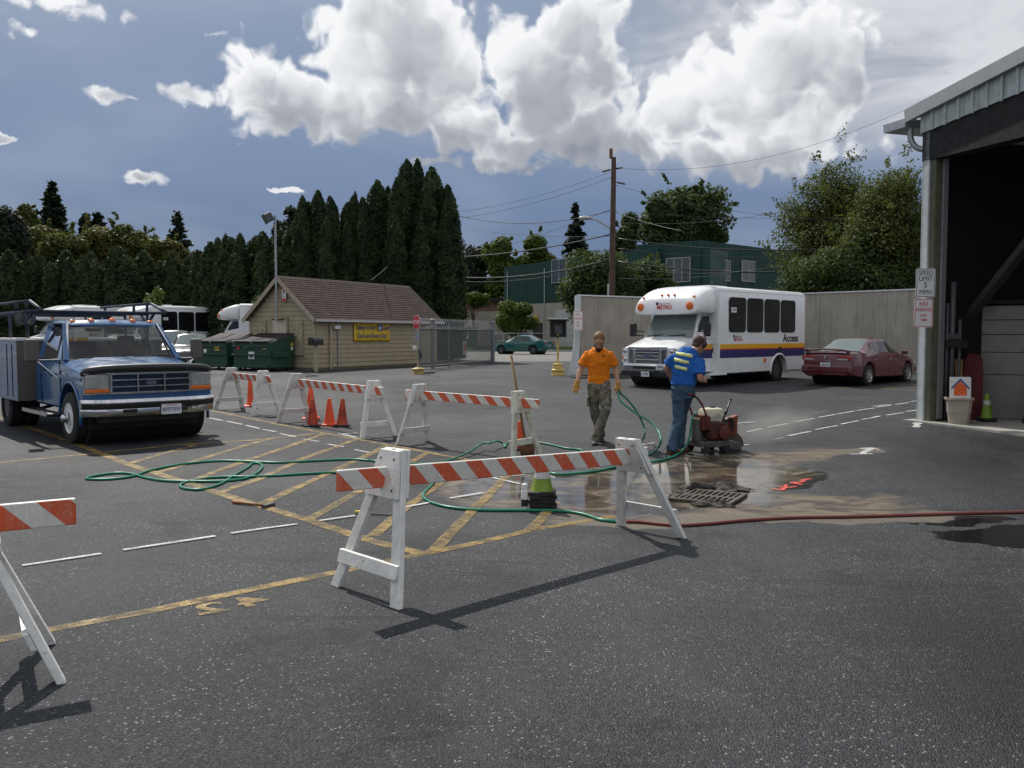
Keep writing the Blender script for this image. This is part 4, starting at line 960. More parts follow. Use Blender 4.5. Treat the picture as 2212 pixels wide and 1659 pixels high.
for i, x in enumerate(xs): arb(x + rgA.uniform(-5, 5), 562 + 14 * math.sin(i * 1.7) + rgA.uniform(-9, 9) - (8 if 330 > x > 120 else 0), 50.5 + rgA.uniform(-.7, .7) - .9 * (i % 2), (0, 1, 4)[i % 3], LA, rgA.uniform(.92, 1.15))
LB = 'arborvitae of middle height where the hedge steps up behind the shed'
for i, (x, y) in enumerate([(440,548),(455,530),(470,519),(488,514),(505,520),(522,512),(540,528),(556,518),(572,508),(590,520),(606,505),(622,512),(634,498),(596,540),(562,548),(618,536),(480,545),(512,552)]): arb(x, y, 49.2 - (i % 3) * .55 - (1.2 if i > 12 else 0), (0, 1, 4)[i % 3], LB, rgA.uniform(.95, 1.15))
LC = 'tall dark arborvitae in the cluster rising behind the shed'
for i, (x, y, k, w) in enumerate([(650,428,2,.95),(684,417,2,1.0),(664,440,3,.8),(705,430,2,.85),(722,434,2,.9),(741,442,3,.8),(757,428,2,.95),(778,432,3,.85),(792,430,2,.8),(775,424,4,.5),(816,394,3,.95),(834,410,2,.8),(852,388,2,1.0),(872,395,3,.85),(884,350,3,.98),(901,351,2,1.0),(918,398,3,.9),(930,375,2,.85),(943,366,3,1.0),(957,420,2,.8),(976,404,2,.95),(700,470,3,.9),(746,480,3,.9),(800,470,3,.9),(850,470,3,.95),(905,460,3,1.0),(960,455,3,.9),(668,480,3,.9)]):
    arb(x, y, 47.6 + (i % 4) * .45 - (1.0 if i > 20 else 0), k, LC, w, 'tall arborvitae behind the shed')
def deciduous(*a, **k):
    k['n'] = int(k.get('n', 9000) * 2.2); k['leaf'] = k.get('leaf', .32) * .66; return _deciduous(*a, **k)
def _deciduous(label, px, top, bot, Y, halfw, m, seed, n=9000, leaf=.32, lobes=26, depth=.8, shape=1.0, twig=0, base_z=.3, trunk=True, name='leafy_tree', cat='tree', group=None):
    rng = np.random.default_rng(seed); T = U(px, top, Y); Bz = U(px, bot, Y).z; hw = halfw * Y / FPX; cz = (T.z + Bz) / 2; hh = (T.z - Bz) / 2
    t = thing(name, label, cat, (T.x, Y, base_z), 0, group)
    L = []
    for i in range(lobes):
        d = rng.normal(0, 1, 3); d /= np.linalg.norm(d); q = rng.random() ** .45 * .78
        taper = 1 - .35 * max(0, d[2] * q) * shape
        c = np.array([d[0] * q * hw * taper, d[1] * q * hw * depth * taper, cz - base_z + d[2] * q * hh]); r = (.30 + .20 * rng.random()) * min(hw, hh) 
        L.append((c, r))
    Cs = []; Ns = []
    per = n // lobes
    for c, r in L:
        d = rng.normal(0, 1, (per, 3)); d /= np.linalg.norm(d, axis=1)[:, None]
        rad = r * (.45 + .62 * rng.random(per) ** .6)[:, None] * np.array([1.15, 1.15, .85])
        Cs.append(c + d * rad + rng.normal(0, .05, (per, 3))); Ns.append(d + np.array([0, 0, .5]))
    # stray twigs break the outline
    if twig:
        for i in range(twig):
            c, r = L[rng.integers(len(L))]; d = rng.normal(0, 1, 3); d[2] = abs(d[2]) * .9 + .1; d /= np.linalg.norm(d); ln = r * (1.1 + .9 * rng.random()); k = 26
            s_ = np.linspace(.75, 1, k)[:, None]; pts = c + d * ln * s_ * 1.25 + rng.normal(0, .07 * r, (k, 3)); Cs.append(pts); Ns.append(rng.normal(0, 1, (k, 3)))
    C = np.concatenate(Cs); N = np.concatenate(Ns)
    zc = cz - base_z; dz = C[:, 2] - zc; C[:, 2] = zc + dz * hh / max(np.percentile(dz, 99.7), .1); C[:, 0] *= hw / max(np.percentile(np.abs(C[:, 0]), 99), .1)
    me = quads('crown', C, N, leaf * (.6 + .8 * rng.random(len(C))), None, rng, .8); link('crown', me, m, t)
    b = MB(); top_z = cz - base_z + hh * .3
    if trunk:
        r0 = max(.12, hw * .07); b.tube([(0, 0, -.1), (.05 * hw, 0, top_z * .35), (0, .03 * hw, top_z * .65), (.02 * hw, 0, top_z)], [r0, r0 * .8, r0 * .5, r0 * .15], 8)
        for i in range(min(9, lobes)):
            c, r = L[i]; z0 = top_z * (.35 + .4 * i / 9); b.tube([(0, 0, z0), tuple(np.array([0, 0, z0]) * .5 + c * .5 + np.array([0, 0, .1])), tuple(c)], [r0 * .4, r0 * .22, .02], 5)
        b.build('trunk', 'bark', t, True)
    return t
D = deciduous
# beyond the left hedge
for a in [('yellow-green tree with a rusty patch above the low hedge', 90, 492, 590, 66, 62, 'leaf_yellow', 21), ('olive tree crown rising beside the dark conifer pair', 205, 487, 590, 66, 55, 'leaf_yellow', 22),
          ('greenish maple crown in the middle of the hedge line', 290, 482, 590, 67, 52, 'leaf_olive', 23), ('small yellowish tree below the lone spruce', 365, 515, 590, 66, 48, 'leaf_yellow', 24),
          ('light green narrow tree at the edge of the dark holly', 58, 445, 560, 70, 28, 'leaf_olive', 25), ('broad olive tree filling the gap below the tall conifer', 145, 505, 600, 64, 55, 'leaf_olive', 26)]:
    D(*a, n=9000, leaf=.34, twig=24, group='trees beyond the left hedge')
D('very dark holly-like tree at the far left end', 10, 452, 600, 60, 48, 'leaf_dark', 27, n=9000, leaf=.3, lobes=18)
def conifer(label, px, top, bot, Y, halfw, m, seed, levels=26, dens=60, droop=.25, leaf=.3, name='conifer_tree', power=1.0, gap=0):
    rng = np.random.default_rng(seed); T = U(px, top, Y); Bz = max(.8, U(px, bot, Y).z); hw = halfw * Y / FPX; t = thing(name, label, 'tree', (T.x, Y, .3)); H = T.z - .3; b0 = Bz - .3
    Cs = []; Ns = []
    b = MB(); b.tube([(0, 0, -.1), (0, 0, H)], [.28, .02], 7)
    for i in range(levels):
        q = i / levels; z = b0 + (H - b0) * q; rad = hw * (1 - q) ** power * rng.uniform(.75, 1.15) + .12; nb = max(4, int(9 * (1 - q) + 4))
        for j in range(nb):
            if rng.random() < gap: continue
            a = rng.random() * 6.28; ln = rad * rng.uniform(.65, 1.1); k = max(6, int(dens * ln / max(hw, .1) * 1.3)); s_ = rng.random(k) ** .7
            pts = np.stack([np.cos(a) * s_ * ln, np.sin(a) * s_ * ln, z - droop * ln * s_ ** 1.5 + .12 * s_], 1) + rng.normal(0, .06 + .05 * ln, (k, 3)) * np.array([1, 1, .6]); Cs.append(pts); Ns.append(np.tile([.3 * np.cos(a), .3 * np.sin(a), 1], (k, 1)))
            if ln > 1: b.tube([(0, 0, z), (np.cos(a) * ln * .8, np.sin(a) * ln * .8, z - droop * ln * .6)], [.05, .015], 4, False)
    C = np.concatenate(Cs); N = np.concatenate(Ns); link('crown', quads('crown', C, N, leaf * (.6 + .8 * rng.random(len(C))), None, rng, .6), m, t); b.build('trunk', 'bark', t)
conifer('tall dark pointed conifer towering over the left hedge', 112, 392, 580, 78, 46, 'leaf_spruce', 31, 30, 70, .15, .5, power=.8)
conifer('rounded conifer top, left one of a close pair', 186, 461, 560, 76, 20, 'leaf_spruce', 32, 16, 60, .1, .4, power=.6); conifer('rounded conifer top, right one of a close pair', 211, 459, 560, 76, 24, 'leaf_spruce', 33, 16, 60, .1, .4, power=.6)
conifer('lone small spruce standing clear above the hedge', 383, 455, 580, 74, 34, 'leaf_spruce', 34, 24, 40, .05, .36, gap=.15)
conifer('small dark cedar top between hedge and tall arborvitae', 630, 448, 560, 55, 28, 'leaf_spruce', 35, 16, 60, .1, .35, power=.5); conifer('thin spruce top beside the floodlight mast', 600, 478, 560, 58, 20, 'leaf_spruce', 36, 16, 30, .1, .3)
# middle distance
D('very dark leafy tree right of the tall arborvitae', 1035, 530, 720, 105, 52, 'leaf_dark', 41, n=9000, leaf=.5)
for a in [('light yellow-green tree left of the drooping conifer', 1160, 508, 640, 104, 42, 'leaf_bright', 42), ('light yellow-green tree behind the green building corner', 1085, 515, 650, 102, 42, 'leaf_bright', 43)]: D(*a, n=8000, leaf=.5, twig=20)
conifer('drooping dark cedar with gaps behind the street lamp', 1244, 436, 590, 96, 44, 'leaf_spruce', 44, 22, 46, .5, .55, gap=.25)
D('thin upright tree sprout just right of the utility pole', 1358, 462, 600, 84, 30, 'leaf_green', 45, n=2600, leaf=.5, lobes=12, shape=1.6, twig=14)
D('dense green tree with upright plumes above the green roof', 1490, 402, 560, 92, 100, 'leaf_green', 46, n=9000, leaf=.55, lobes=32, twig=34)
D('left plume of foliage above the green roof', 1428, 420, 560, 90, 34, 'leaf_green', 47, n=2600, leaf=.5, lobes=12, shape=1.5, twig=12)
D('large rounded tree around the foot of the utility pole', 1300, 545, 700, 58, 85, 'leaf_green', 48, n=12000, leaf=.26, lobes=36, twig=30); D('leafy tree filling in right of the utility pole', 1400, 560, 690, 60, 62, 'leaf_green', 49, n=8000, leaf=.26, lobes=26, twig=20)
D('round clipped bright green shrub behind the teal car', 1113, 652, 722, 80, 42, 'leaf_bright', 50, n=6000, leaf=.3, lobes=26, shape=.4, twig=0, name='round_shrub', cat='shrub')
D('small bright bush on top of the plank wall', 1023, 633, 665, 86, 34, 'leaf_bright', 51, n=2500, leaf=.35, lobes=12, name='bush', cat='shrub')
D('big loose tree behind the concrete wall, left of two', 1800, 345, 660, 44, 118, 'leaf_olive', 52, n=16000, leaf=.17, lobes=56, twig=90, shape=1.2); D('big yellowish-leaved tree behind the wall next to the garage', 1930, 360, 660, 40, 105, 'leaf_olive', 53, n=16000, leaf=.16, lobes=52, twig=80)
D('low dark undergrowth tree above the concrete wall', 1850, 520, 690, 40, 150, 'leaf_green', 54, n=12000, leaf=.18, lobes=40, twig=20)
D('small pale sapling against the dark hedge', 332, 622, 690, 46, 24, 'leaf_bright', 55, n=420, leaf=.22, lobes=7, name='sapling', cat='tree'); D('dark green shrub at the hedge foot beside the shed', 565, 640, 700, 43, 20, 'leaf_green', 56, n=1800, leaf=.16, lobes=10, name='bush', cat='shrub')
# wooded ridge far off
hm = MB(); xs = np.linspace(100, 520, 40)
for k, (y, h) in enumerate(((640, 0), (660, 36), (700, 56), (760, 40))): hm.v += [(x, y, h + 1.65 + (6 * math.sin(x * .03) if h else -2)) for x in xs]
hm.f = [(r * 40 + i, r * 40 + i + 1, (r + 1) * 40 + i + 1, (r + 1) * 40 + i) for r in range(3) for i in range(39)]
mat('ridge', (.035, .045, .03), 1, var=.3, vs=.05); struct(hm.build('hill', 'ridge', None, True))
rng = np.random.default_rng(5); n = 900; X = rng.uniform(110, 510, n); Yy = rng.uniform(650, 700, n); Zz = 36 + (Yy - 660) * .5 + 1.65 + 6 * np.sin(X * .03); Cs = []
for x, y, z in zip(X, Yy, Zz):
    h = rng.uniform(9, 17); q = rng.random(14); Cs.append(np.stack([x + rng.normal(0, 1, 14) * 2.2 * (1 - q), y + rng.normal(0, 1, 14) * 2, z + q * h], 1))
C = np.concatenate(Cs); me = quads('far_wood', C, rng.normal(0, 1, C.shape), 2.2 + 2.2 * rng.random(len(C)), None, rng); struct(link('far_wood', me, 'leaf_spruce'), 'stuff', 'distant wooded ridge of conifers')
# ================================================================ utility pole and wires
YP = 46.; pb = U(1320, 700, YP); pt = U(1326, 340, YP)
mat('pole_wood', (.10, .062, .045), .9, var=.2, vs=3); mat('wire_black', (.02, .02, .022), .5); mat('lamp_grey', (.42, .44, .45), .5, .3)
up = thing('utility_pole', 'tall brown wooden utility pole rising behind the concrete wall', 'pole', (pb.x, YP, .25))
lx = pt.x - pb.x
MB().tube([(0, 0, -.2), (lx * .5, 0, pt.z * .5), (lx, 0, pt.z - .25)], [.19, .16, .125], 12).build('shaft', 'pole_wood', up, 50)
MB().box((lx - .15, 0, pt.z - .05), (.16, .14, .5)).build('top_bracket', 'rust', up)
for y0, x1, y1 in ((365, 1300, 371), (365, 1346, 362), (392, 1352, 398)):
    a = U(1325, y0, YP) - Vector((pb.x, YP, .25)); b_ = U(x1, y1, YP) - Vector((pb.x, YP, .25)); n = 7
    m = MB().tube([a, b_], .018, 5); d_ = b_ - a
    for i in range(n): m.ell(a + d_ * (.35 + .6 * i / n), (.05, .06, .055), 8, 6)
    struct(m.build('insulator', 'steel_dark', up), 'stuff')
a = U(1319, 494, YP); q = [U(1319, 494, YP), U(1305, 485, YP), U(1288, 475, YP), U(1278, 473, YP)]
o = Vector((pb.x, YP, .25)); MB().tube([p - o for p in smoothpath(q, 5)], .045, 8).build('lamp_arm', 'lamp_grey', up, True)
e = U(1265, 472, YP) - o; MB().loft([[(e.x + x, e.y + w * math.cos(t_), e.z + .02 + h * math.sin(t_)) for t_ in np.linspace(0, 6.28, 13)[:-1]] for x, w, h in ((.36, .05, .05), (.2, .13, .10), (-.1, .17, .12), (-.3, .15, .08), (-.37, .05, .03))]).build('lamp_head', 'lamp_grey', up, True)
MB().box((U(1313, 630, YP).x - o.x, -.22, U(1313, 630, YP).z - .2), (.1, .08, .7)).build('conduit', 'lamp_grey', up)
def wire(label, a, b_, sag, r=.012, group='overhead wires'):
    P = [a + (b_ - a) * q - Vector((0, 0, sag * 4 * q * (1 - q))) for q in np.linspace(0, 1, 17)]
    tag(MB().tube(P, r, 5).build('overhead_wire', 'wire_black', None, True), label, 'wire', group)
LL = 'thin overhead wire running from the pole towards the tall arborvitae'; LR = 'thin overhead wire running from the pole towards the garage side'
TL = 'thick overhead cable running from the pole towards the tall arborvitae'; TR = 'thick overhead cable running from the pole towards the garage side'
YL, YRR = 56., 40.
for ya, x, y, sag, r, lb in ((371, 940, 462, .4, .009, LL), (383, 940, 476, .4, .011, LL), (455, 940, 450, .8, .02, LL), (506, 940, 556, .3, .035, TL), (560, 940, 594, .5, .035, TL), (510, 1010, 494, .2, .010, LL), (568, 940, 603, .5, .014, LL), (452, 1060, 540, .1, .009, LL)):
    wire(lb, U(1320, ya, YP), U(x, y, YL), sag, r, 'overhead wires left of the pole')
for ya, x, y, sag, r, lb in ((362, 1960, 235, 1.0, .008, LR), (398, 1990, 480, .6, .008, LR), (455, 1995, 462, .3, .008, LR), (455, 1480, 500, .1, .012, LR), (513, 1995, 520, .55, .035, TR), (535, 1995, 532, .5, .016, LR), (563, 1995, 560, .6, .04, TR), (572, 1700, 574, .4, .014, LR), (480, 1720, 452, .3, .009, LR), (600, 1700, 570, .3, .009, LR)):
    wire(lb, U(1322, ya, YP), U(x, y, YRR), sag, r, 'overhead wires right of the pole')
wire('wire sloping from the shed roof up into the arborvitae', U(801, 606, 37), U(842, 572, 46), .02, .016, None)
# ================================================================ vehicles
mat('tyre', (.014, .014, .015), .8, var=.2, bump=.3, bs=60); mat('chrome', (.62, .63, .64), .12, 1, var=.03); mat('white_steel', (.72, .72, .70), .4, var=.06, dirt=.2, dcol=(.2, .17, .14)); mat('black_trim', (.016, .016, .018), .45); mat('alloy', (.55, .55, .55), .3, .8)
mat('amber', (.75, .16, .01), .25, var=.05, coat=.5); mat('lens_clear', (.42, .43, .42), .15, .3, var=.15, vs=14, coat=1); mat('lens_red', (.35, .015, .015), .2, coat=.6); mat('plate_white', (.72, .73, .75), .4, var=.05); mat('plate_blue', (.03, .06, .2), .5); mat('seat_grey', (.10, .10, .105), .9)
def car_paint(n, c, rough=.28, coat=.8, var=.06, dirt=.0): return mat(n, c, rough, .0, var=var, vs=2, coat=coat, dirt=dirt, dcol=tuple(q * .55 for q in c))
car_paint('truck_blue', (.014, .098, .255), .3, .7, .1, .15); car_paint('bus_white', (.80, .81, .82), .32, .5, .02); car_paint('maroon', (.115, .012, .022), .3, .9); car_paint('teal', (.006, .115, .11), .28, .9); car_paint('car_black', (.012, .013, .015), .25, .9); car_paint('box_taupe', (.115, .105, .095), .6, 0, .1)
glass_mat('car_glass', (.015, .02, .022), rough=.04); glass_mat('clear_glass', trans=.62, rough=.03); glass_mat('screen_glass', (.13, .165, .165), rough=.05); glass_mat('bus_glass', (.010, .011, .013), rough=.05)  # screen_glass: bright sky reflection put into its pale base colour
def wmat(x, y, r, side): return frame((x, y, r), (1, 0, 0), (0, 0, -side))
def wheel(par, x, y, r, w, side, style='steel'):
    M = wmat(x, y, r, side)
    o = MB().lathe([(r * .60, -w / 2), (r * .9, -w / 2), (r * .985, -w * .4), (r, -w * .25), (r, w * .25), (r * .985, w * .4), (r * .9, w / 2), (r * .60, w / 2)], 32, M, cap=False).build('wheel', 'tyre', par, 40)
    wd = w / 2
    if style == 'steel':
        MB().lathe([(r * .62, wd * .9), (r * .60, wd * 1.02), (r * .55, wd * .9), (r * .50, wd * .2), (r * .30, wd * .95), (r * .22, wd * 1.0)], 28, M).build('rim', 'white_steel', o, 40)
        m = MB()
        for k in range(6):
            a = k * math.pi / 3 + .3; m.ell((r * .42 * math.cos(a), r * .42 * math.sin(a), wd * .60), (r * .085, r * .085, wd * .14), 8, 6, M)
        struct(m.build('rim_hole', 'black_trim', o), 'stuff')
        MB().lathe([(r * .25, wd * .9), (r * .24, wd * 1.25), (r * .17, wd * 1.35), (r * .16, wd * 1.75), (r * .05, wd * 1.95)], 20, M).build('hub', 'chrome', o, 40)
    elif style == 'alloy':
        MB().lathe([(r * .63, wd * .85), (r * .61, wd * 1.02), (r * .55, wd * .85), (r * .52, wd * .3)], 28, M, cap=False).build('rim', 'alloy', o, 40)
        MB().lathe([(r * .55, wd * .1), (r * .5, wd * .12)], 20, M).build('rim_back', 'black_trim', o)
        m = MB().lathe([(r * .14, wd * .2), (r * .14, wd * .95), (r * .05, wd * 1.0)], 14, M)
        for k in range(7):
            a = k * 2 * math.pi / 7; m.bar((r * .1 * math.cos(a), r * .1 * math.sin(a), wd * .85), (r * .57 * math.cos(a + .12), r * .57 * math.sin(a + .12), wd * .85), r * .15, wd * .25, (0, 0, 1), M)
        m.build('spokes', 'alloy', o)
    else:
        MB().lathe([(r * .62, wd * .8), (r * .58, wd * .2), (r * .2, wd * .3)], 20, M).build('rim', 'steel_dark', o, 40)
        MB().lathe([(r * .2, wd * .2), (r * .18, wd * .8), (r * .05, wd * .9)], 14, M).build('hub', 'steel_dark', o, 40)
    return o
def lbody(xs, sec):
    rings = []
    for x in xs:
        h = sec(x); rings.append([(x, y, z) for y, z in h] + [(x, -y, z) for y, z in reversed(h[1:-1])])
    return rings
def arch(x, base, cs, zc, Rr):
    z = base
    for c in cs:
        if abs(x - c) < Rr: z = max(z, zc + math.sqrt(Rr * Rr - (x - c) ** 2))
    return z
def archx(c, Rr, n=9): return [c + Rr * 1.001] + [c + Rr * math.cos(a) for a in np.linspace(.06, math.pi - .06, n)] + [c - Rr * 1.001]
def lerp(x, T):                                  # piecewise linear table
    T = sorted(T)
    if x <= T[0][0]: return T[0][1]
    for (a, p), (b, q) in zip(T, T[1:]):
        if x <= b: return p + (q - p) * (x - a) / (b - a)
    return T[-1][1]
def archtrim(par, c, zc, Rr, y, m, th=.05, out=.02):
    for s in (-1, 1):
        pts = [(c + Rr * math.cos(a), s * (y + out * .3), zc + Rr * math.sin(a)) for a in np.linspace(-.15, math.pi + .15, 17)]
        MB().tube(pts, th / 2, 6).build('arch_trim', m, par, True)
def well(par, c, zc, Rr, y):
    MB().lathe([(Rr * .98, -y + .12), (Rr * .98, y - .12)], 20, frame((c, 0, zc), (1, 0, 0), (0, 0, -1))).build('wheel_well', 'sign_black', par)
def PX(x, y, z): return frame((x, y, z), (0, 1, 0), (0, 0, 1))       # plate facing +x (forward)
def PXb(x, y, z): return frame((x, y, z), (0, -1, 0), (0, 0, 1))     # facing -x
def PL(x, y, z): return frame((x, y, z), (-1, 0, 0), (0, 0, 1))      # facing +y (left side)
def rrect(w, h, r, n=4):
    p = []
    for cx_, cy_, a0 in ((w / 2 - r, h / 2 - r, 0), (-w / 2 + r, h / 2 - r, 90), (-w / 2 + r, -h / 2 + r, 180), (w / 2 - r, -h / 2 + r, 270)): p += [(cx_ + r * math.cos(R(a0 + 90 * k / n)), cy_ + r * math.sin(R(a0 + 90 * k / n))) for k in range(n + 1)]
    return p
def rplate(par, name, M, w, h, t, m, r=.02, t0=0): return MB().prism(rrect(w, h, r), t0, t, M).build(name, m, par)
def licence(par, M, num, w=.305, h=.155):
    p = rplate(par, 'licence_plate', M, w, h, .012, 'plate_white', .012)
    text('lettering', num, h * .52, 'plate_blue', p, M @ Matrix.Translation((0, -h * .06, .0135)), .012, sx=w * .88 / (h * .52 * .58 * len(num)))
    text('lettering', 'WASHINGTON', h * .16, 'sign_red', p, M @ Matrix.Translation((0, h * .37, .0135)), .01); return p
# ---------------------------------------------------------------- blue service truck
TK = thing('service_truck', 'blue utility pickup truck with ladder rack and side tool boxes', 'truck', (-6.03, 13.86, .0), math.atan2(-.74, .67))
Wt = .965
def tsec(x):
    zb = arch(x, .50, (0,), .40, .53); zs = lerp(x, [(-1.98, 1.27), (-.42, 1.25), (-.3, 1.23), (.68, 1.10), (.73, 1.07)]); zc = zs if x < -.42 else zs + .065
    w = Wt - (.03 if x > .66 else 0) - (.015 if x < -.42 else 0)
    return [(0, zb), (w - .06, zb), (w - .01, zb + .04), (w, max(.86, zb + .07)), (w - .005, max(.98, zs - .16)), (w - .035, zs - .04), (w - .10, zs), (w * .5, zc), (0, zc)]
xs = sorted(set([.73, .70, .66, .56, -.41, -.43, -.6, -1.2, -1.95, -1.98] + archx(0, .53)), reverse=True)
body = MB().loft(lbody(xs, tsec)).build('body', 'truck_blue', TK, 28, bevel=.012)
well(TK, 0, .40, .52, Wt - .02); archtrim(body, 0, .40, .545, Wt - .01, 'truck_blue', .05)
for s in (-1, 1):
    MB().box((.0, s * .3, .55), (1.2, .1, .25)).build('frame_rail', 'sign_black', TK)
    for x in (-.52, -1.62): MB().box((x, s * (Wt - .012), .90), (.012, .012, .72)).build('door_seam', 'sign_black', body)
    MB().bar((.60, s * (Wt + .002), 1.0), (-1.9, s * (Wt - .006), 1.06), .012, .05).build('side_moulding', 'truck_blue', body)
    MB().box((-1.42, s * (Wt + .01), 1.12), (.16, .03, .045)).build('door_handle', 'chrome', body, bevel=.01)
    MB().bar((-.50, s * (Wt - .04), 1.275), (-1.88, s * (Wt - .05), 1.285), .03, .025).build('window_trim', 'chrome', body)
    MB().box((-.18, s * (Wt + .006), 1.05), (.17, .02, .03)).build('badge', 'chrome', body)
# cab frame
RZ = 1.845
def cabside(s):
    A0_, A1 = (-.44, s * .88, 1.25), (-.98, s * .73, RZ); B0, B1_ = (-1.68, s * .915, 1.25), (-1.66, s * .76, RZ)
    MB().bar(A0_, A1, .085, .06, (1, 0, .6)).build('pillar', 'truck_blue', TK, bevel=.015)
    MB().add([(-1.60, s * .925, 1.25), (-1.95, s * .925, 1.25), (-1.90, s * .75, RZ), (-1.62, s * .75, RZ), (-1.60, s * .88, 1.25), (-1.95, s * .88, 1.25), (-1.90, s * .71, RZ), (-1.62, s * .71, RZ)], [(0, 1, 2, 3), (7, 6, 5, 4), (0, 4, 5, 1), (1, 5, 6, 2), (2, 6, 7, 3), (3, 7, 4, 0)]).build('pillar', 'truck_blue', TK, bevel=.02)
    MB().add([(-.60, s * .905, 1.27), (-1.61, s * .925, 1.27), (-1.63, s * .762, RZ - .05), (-1.06, s * .742, RZ - .05)], [(0, 1, 2, 3)]).build('side_window', 'clear_glass', TK)
    MB().bar((-.86, s * .91, 1.26), (-.99, s * .745, RZ - .04), .02, .025).build('vent_post', 'black_trim', TK)
for s in (-1, 1): cabside(s)
rr_ = []
for x, w, z, hh in ((-.90, .66, RZ - .03, .02), (-.97, .72, RZ - .005, .05), (-1.15, .745, RZ + .01, .06), (-1.6, .76, RZ + .012, .06), (-1.86, .75, RZ + .0, .055), (-1.95, .70, RZ - .04, .03)):
    rr_.append([(x, -w, z), (x, -w + .05, z + hh * .7), (x, -w * .5, z + hh), (x, 0, z + hh * 1.15), (x, w * .5, z + hh), (x, w - .05, z + hh * .7), (x, w, z), (x, w * .5, z - .03), (x, -w * .5, z - .03)])
MB().loft(rr_).build('roof', 'truck_blue', TK, 40)
MB().add([(-.46, -.85, 1.27), (-.40, 0, 1.285), (-.46, .85, 1.27), (-.95, .70, RZ - .01), (-.92, 0, RZ + .01), (-.95, -.70, RZ - .01)], [(0, 1, 4, 5), (1, 2, 3, 4)]).build('windscreen', 'clear_glass', TK, True)
ws = MB()
for a, b_ in (((-.45, -.86, 1.272), (-.95, -.71, RZ)), ((-.45, .86, 1.272), (-.95, .71, RZ)), ((-.45, -.86, 1.268), (-.385, 0, 1.285)), ((-.385, 0, 1.285), (-.45, .86, 1.268))): ws.bar(a, b_, .03, .03)
struct(ws.build('windscreen_trim', 'chrome', TK), 'stuff')
MB().add([(-1.93, -.72, 1.32), (-1.93, .72, 1.32), (-1.90, .62, RZ - .06), (-1.90, -.62, RZ - .06)], [(0, 1, 2, 3)]).build('rear_window', 'clear_glass', TK)
bw_ = MB(); bw_.box((-1.93, 0, 1.28), (.05, 1.8, .08)); bw_.box((-1.90, 0, RZ - .02), (.05, 1.4, .06)); struct(bw_.build('rear_panel', 'truck_blue', TK), 'stuff')
MB().box((-1.55, 0, 1.18), (.22, 1.5, .62)).build('seat', 'seat_grey', TK, bevel=.06); MB().box((-1.5, .38, 1.55), (.12, .3, .2)).build('headrest', 'seat_grey', TK, bevel=.05)
MB().box((-.62, 0, 1.22), (.4, 1.6, .1)).build('dashboard', 'black_trim', TK, bevel=.03)
MB().tube([(-.88 + .09 * math.sin(a), .38 + .19 * math.cos(a), 1.33 + .17 * math.sin(a)) for a in np.linspace(0, 6.28, 18)], .017, 6).build('steering_wheel', 'black_trim', TK, True)
MB().box((-.85, 0, 1.72), (.04, .26, .07)).build('rear_mirror', 'black_trim', TK, bevel=.01)
for y0, y1 in ((-.62, .02), (.12, .72)): MB().bar((-.36, y0, 1.305), (-.42, y1, 1.325), .02, .02).build('wiper', 'sign_black', TK)
for y in (-.62, -.33, 0, .33, .62): MB().loft([sqring(.055, 0, .4), sqring(.05, .03, .4), sqring(.03, .05, .4)], M=Matrix.Translation((-1.02, y, RZ + .045 - .03 * (y / .62) ** 2))).build('roof_marker_lamp', 'amber', TK, 50)
# front end
MB().tube(smoothpath([(.60, -.92, 1.08), (.70, -.88, 1.125), (.755, -.6, 1.155), (.77, 0, 1.165), (.755, .6, 1.155), (.70, .88, 1.125), (.60, .92, 1.08)], 5), .062, 12).build('hood_deflector', 'black_trim', TK, True)
gr = MB().box((.70, 0, .935), (.06, 1.16, .29)).build('grille', 'sign_black', TK)
fr = MB()
for z in (.79, 1.08): fr.box((.742, 0, z), (.03, 1.20, .028))
for y in (-.59, .59): fr.box((.742, y, .935), (.03, .028, .30))
for z in (.885, .985): fr.box((.738, 0, z), (.022, 1.16, .018))
for y in (-.2, .2): fr.box((.745, y, .935), (.026, .02, .28))
struct(fr.build('grille_bar', 'chrome', gr), 'stuff')
def oval(par, M, w, h, txt=True):
    pts = [(w / 2 * math.cos(a), h / 2 * math.sin(a)) for a in np.linspace(0, 6.28, 25)[:-1]]
    e = MB().prism(pts, 0, .008, M).build('emblem', 'chrome', par); f = MB().prism([(x * .88, y * .82) for x, y in pts], .006, .010, M).build('emblem_field', 'plate_blue', e)
    text('lettering', 'Ford', h * .75, 'chrome', f, M @ Matrix.Translation((0, .0, .0108)) @ Matrix.Shear('XZ', 4, (0, 0)), .0, sx=1.1); return e
oval(gr, PX(.75, 0, .935), .15, .062)
for s in (-1, 1):
    hl = MB().box((.70, s * .775, .965), (.08, .33, .215)).build('headlight', 'lens_clear', TK, bevel=.02); MB().box((.70, s * .775, .83), (.085, .335, .06)).build('turn_signal', 'amber', hl, bevel=.012)
    f = MB()
    for z in (1.085, .79): f.box((.715, s * .775, z), (.05, .37, .016))
    f.box((.715, s * .60, .94), (.05, .014, .3)); struct(f.build('lamp_bezel', 'chrome', hl), 'stuff')
    MB().box((.60, s * .945, .92), (.18, .03, .26)).build('side_marker', 'lens_clear', hl, bevel=.01)
rings = []
for y in np.linspace(-1, 1, 15):
    q = abs(y) ** 5; f = .93 - .26 * q; rings.append([(x, y * 1.0, z) for x, z in ((.62, .46), (f - .02, .455), (f, .50), (f - .012, .565), (f + .02, .60), (f + .03, .66), (f - .01, .705), (.62, .71))])
bp = MB().loft(rings).build('bumper', 'chrome', TK, 35)
rings = []
for y in np.linspace(-.99, .99, 15):
    q = abs(y) ** 5; f = .93 - .26 * q; rings.append([(f - .03, y, .565), (f + .012, y, .565), (f + .026, y, .60), (f + .028, y, .645), (f - .03, y, .645)])
MB().loft(rings).build('rubber_strip', 'black_trim', bp, 35)
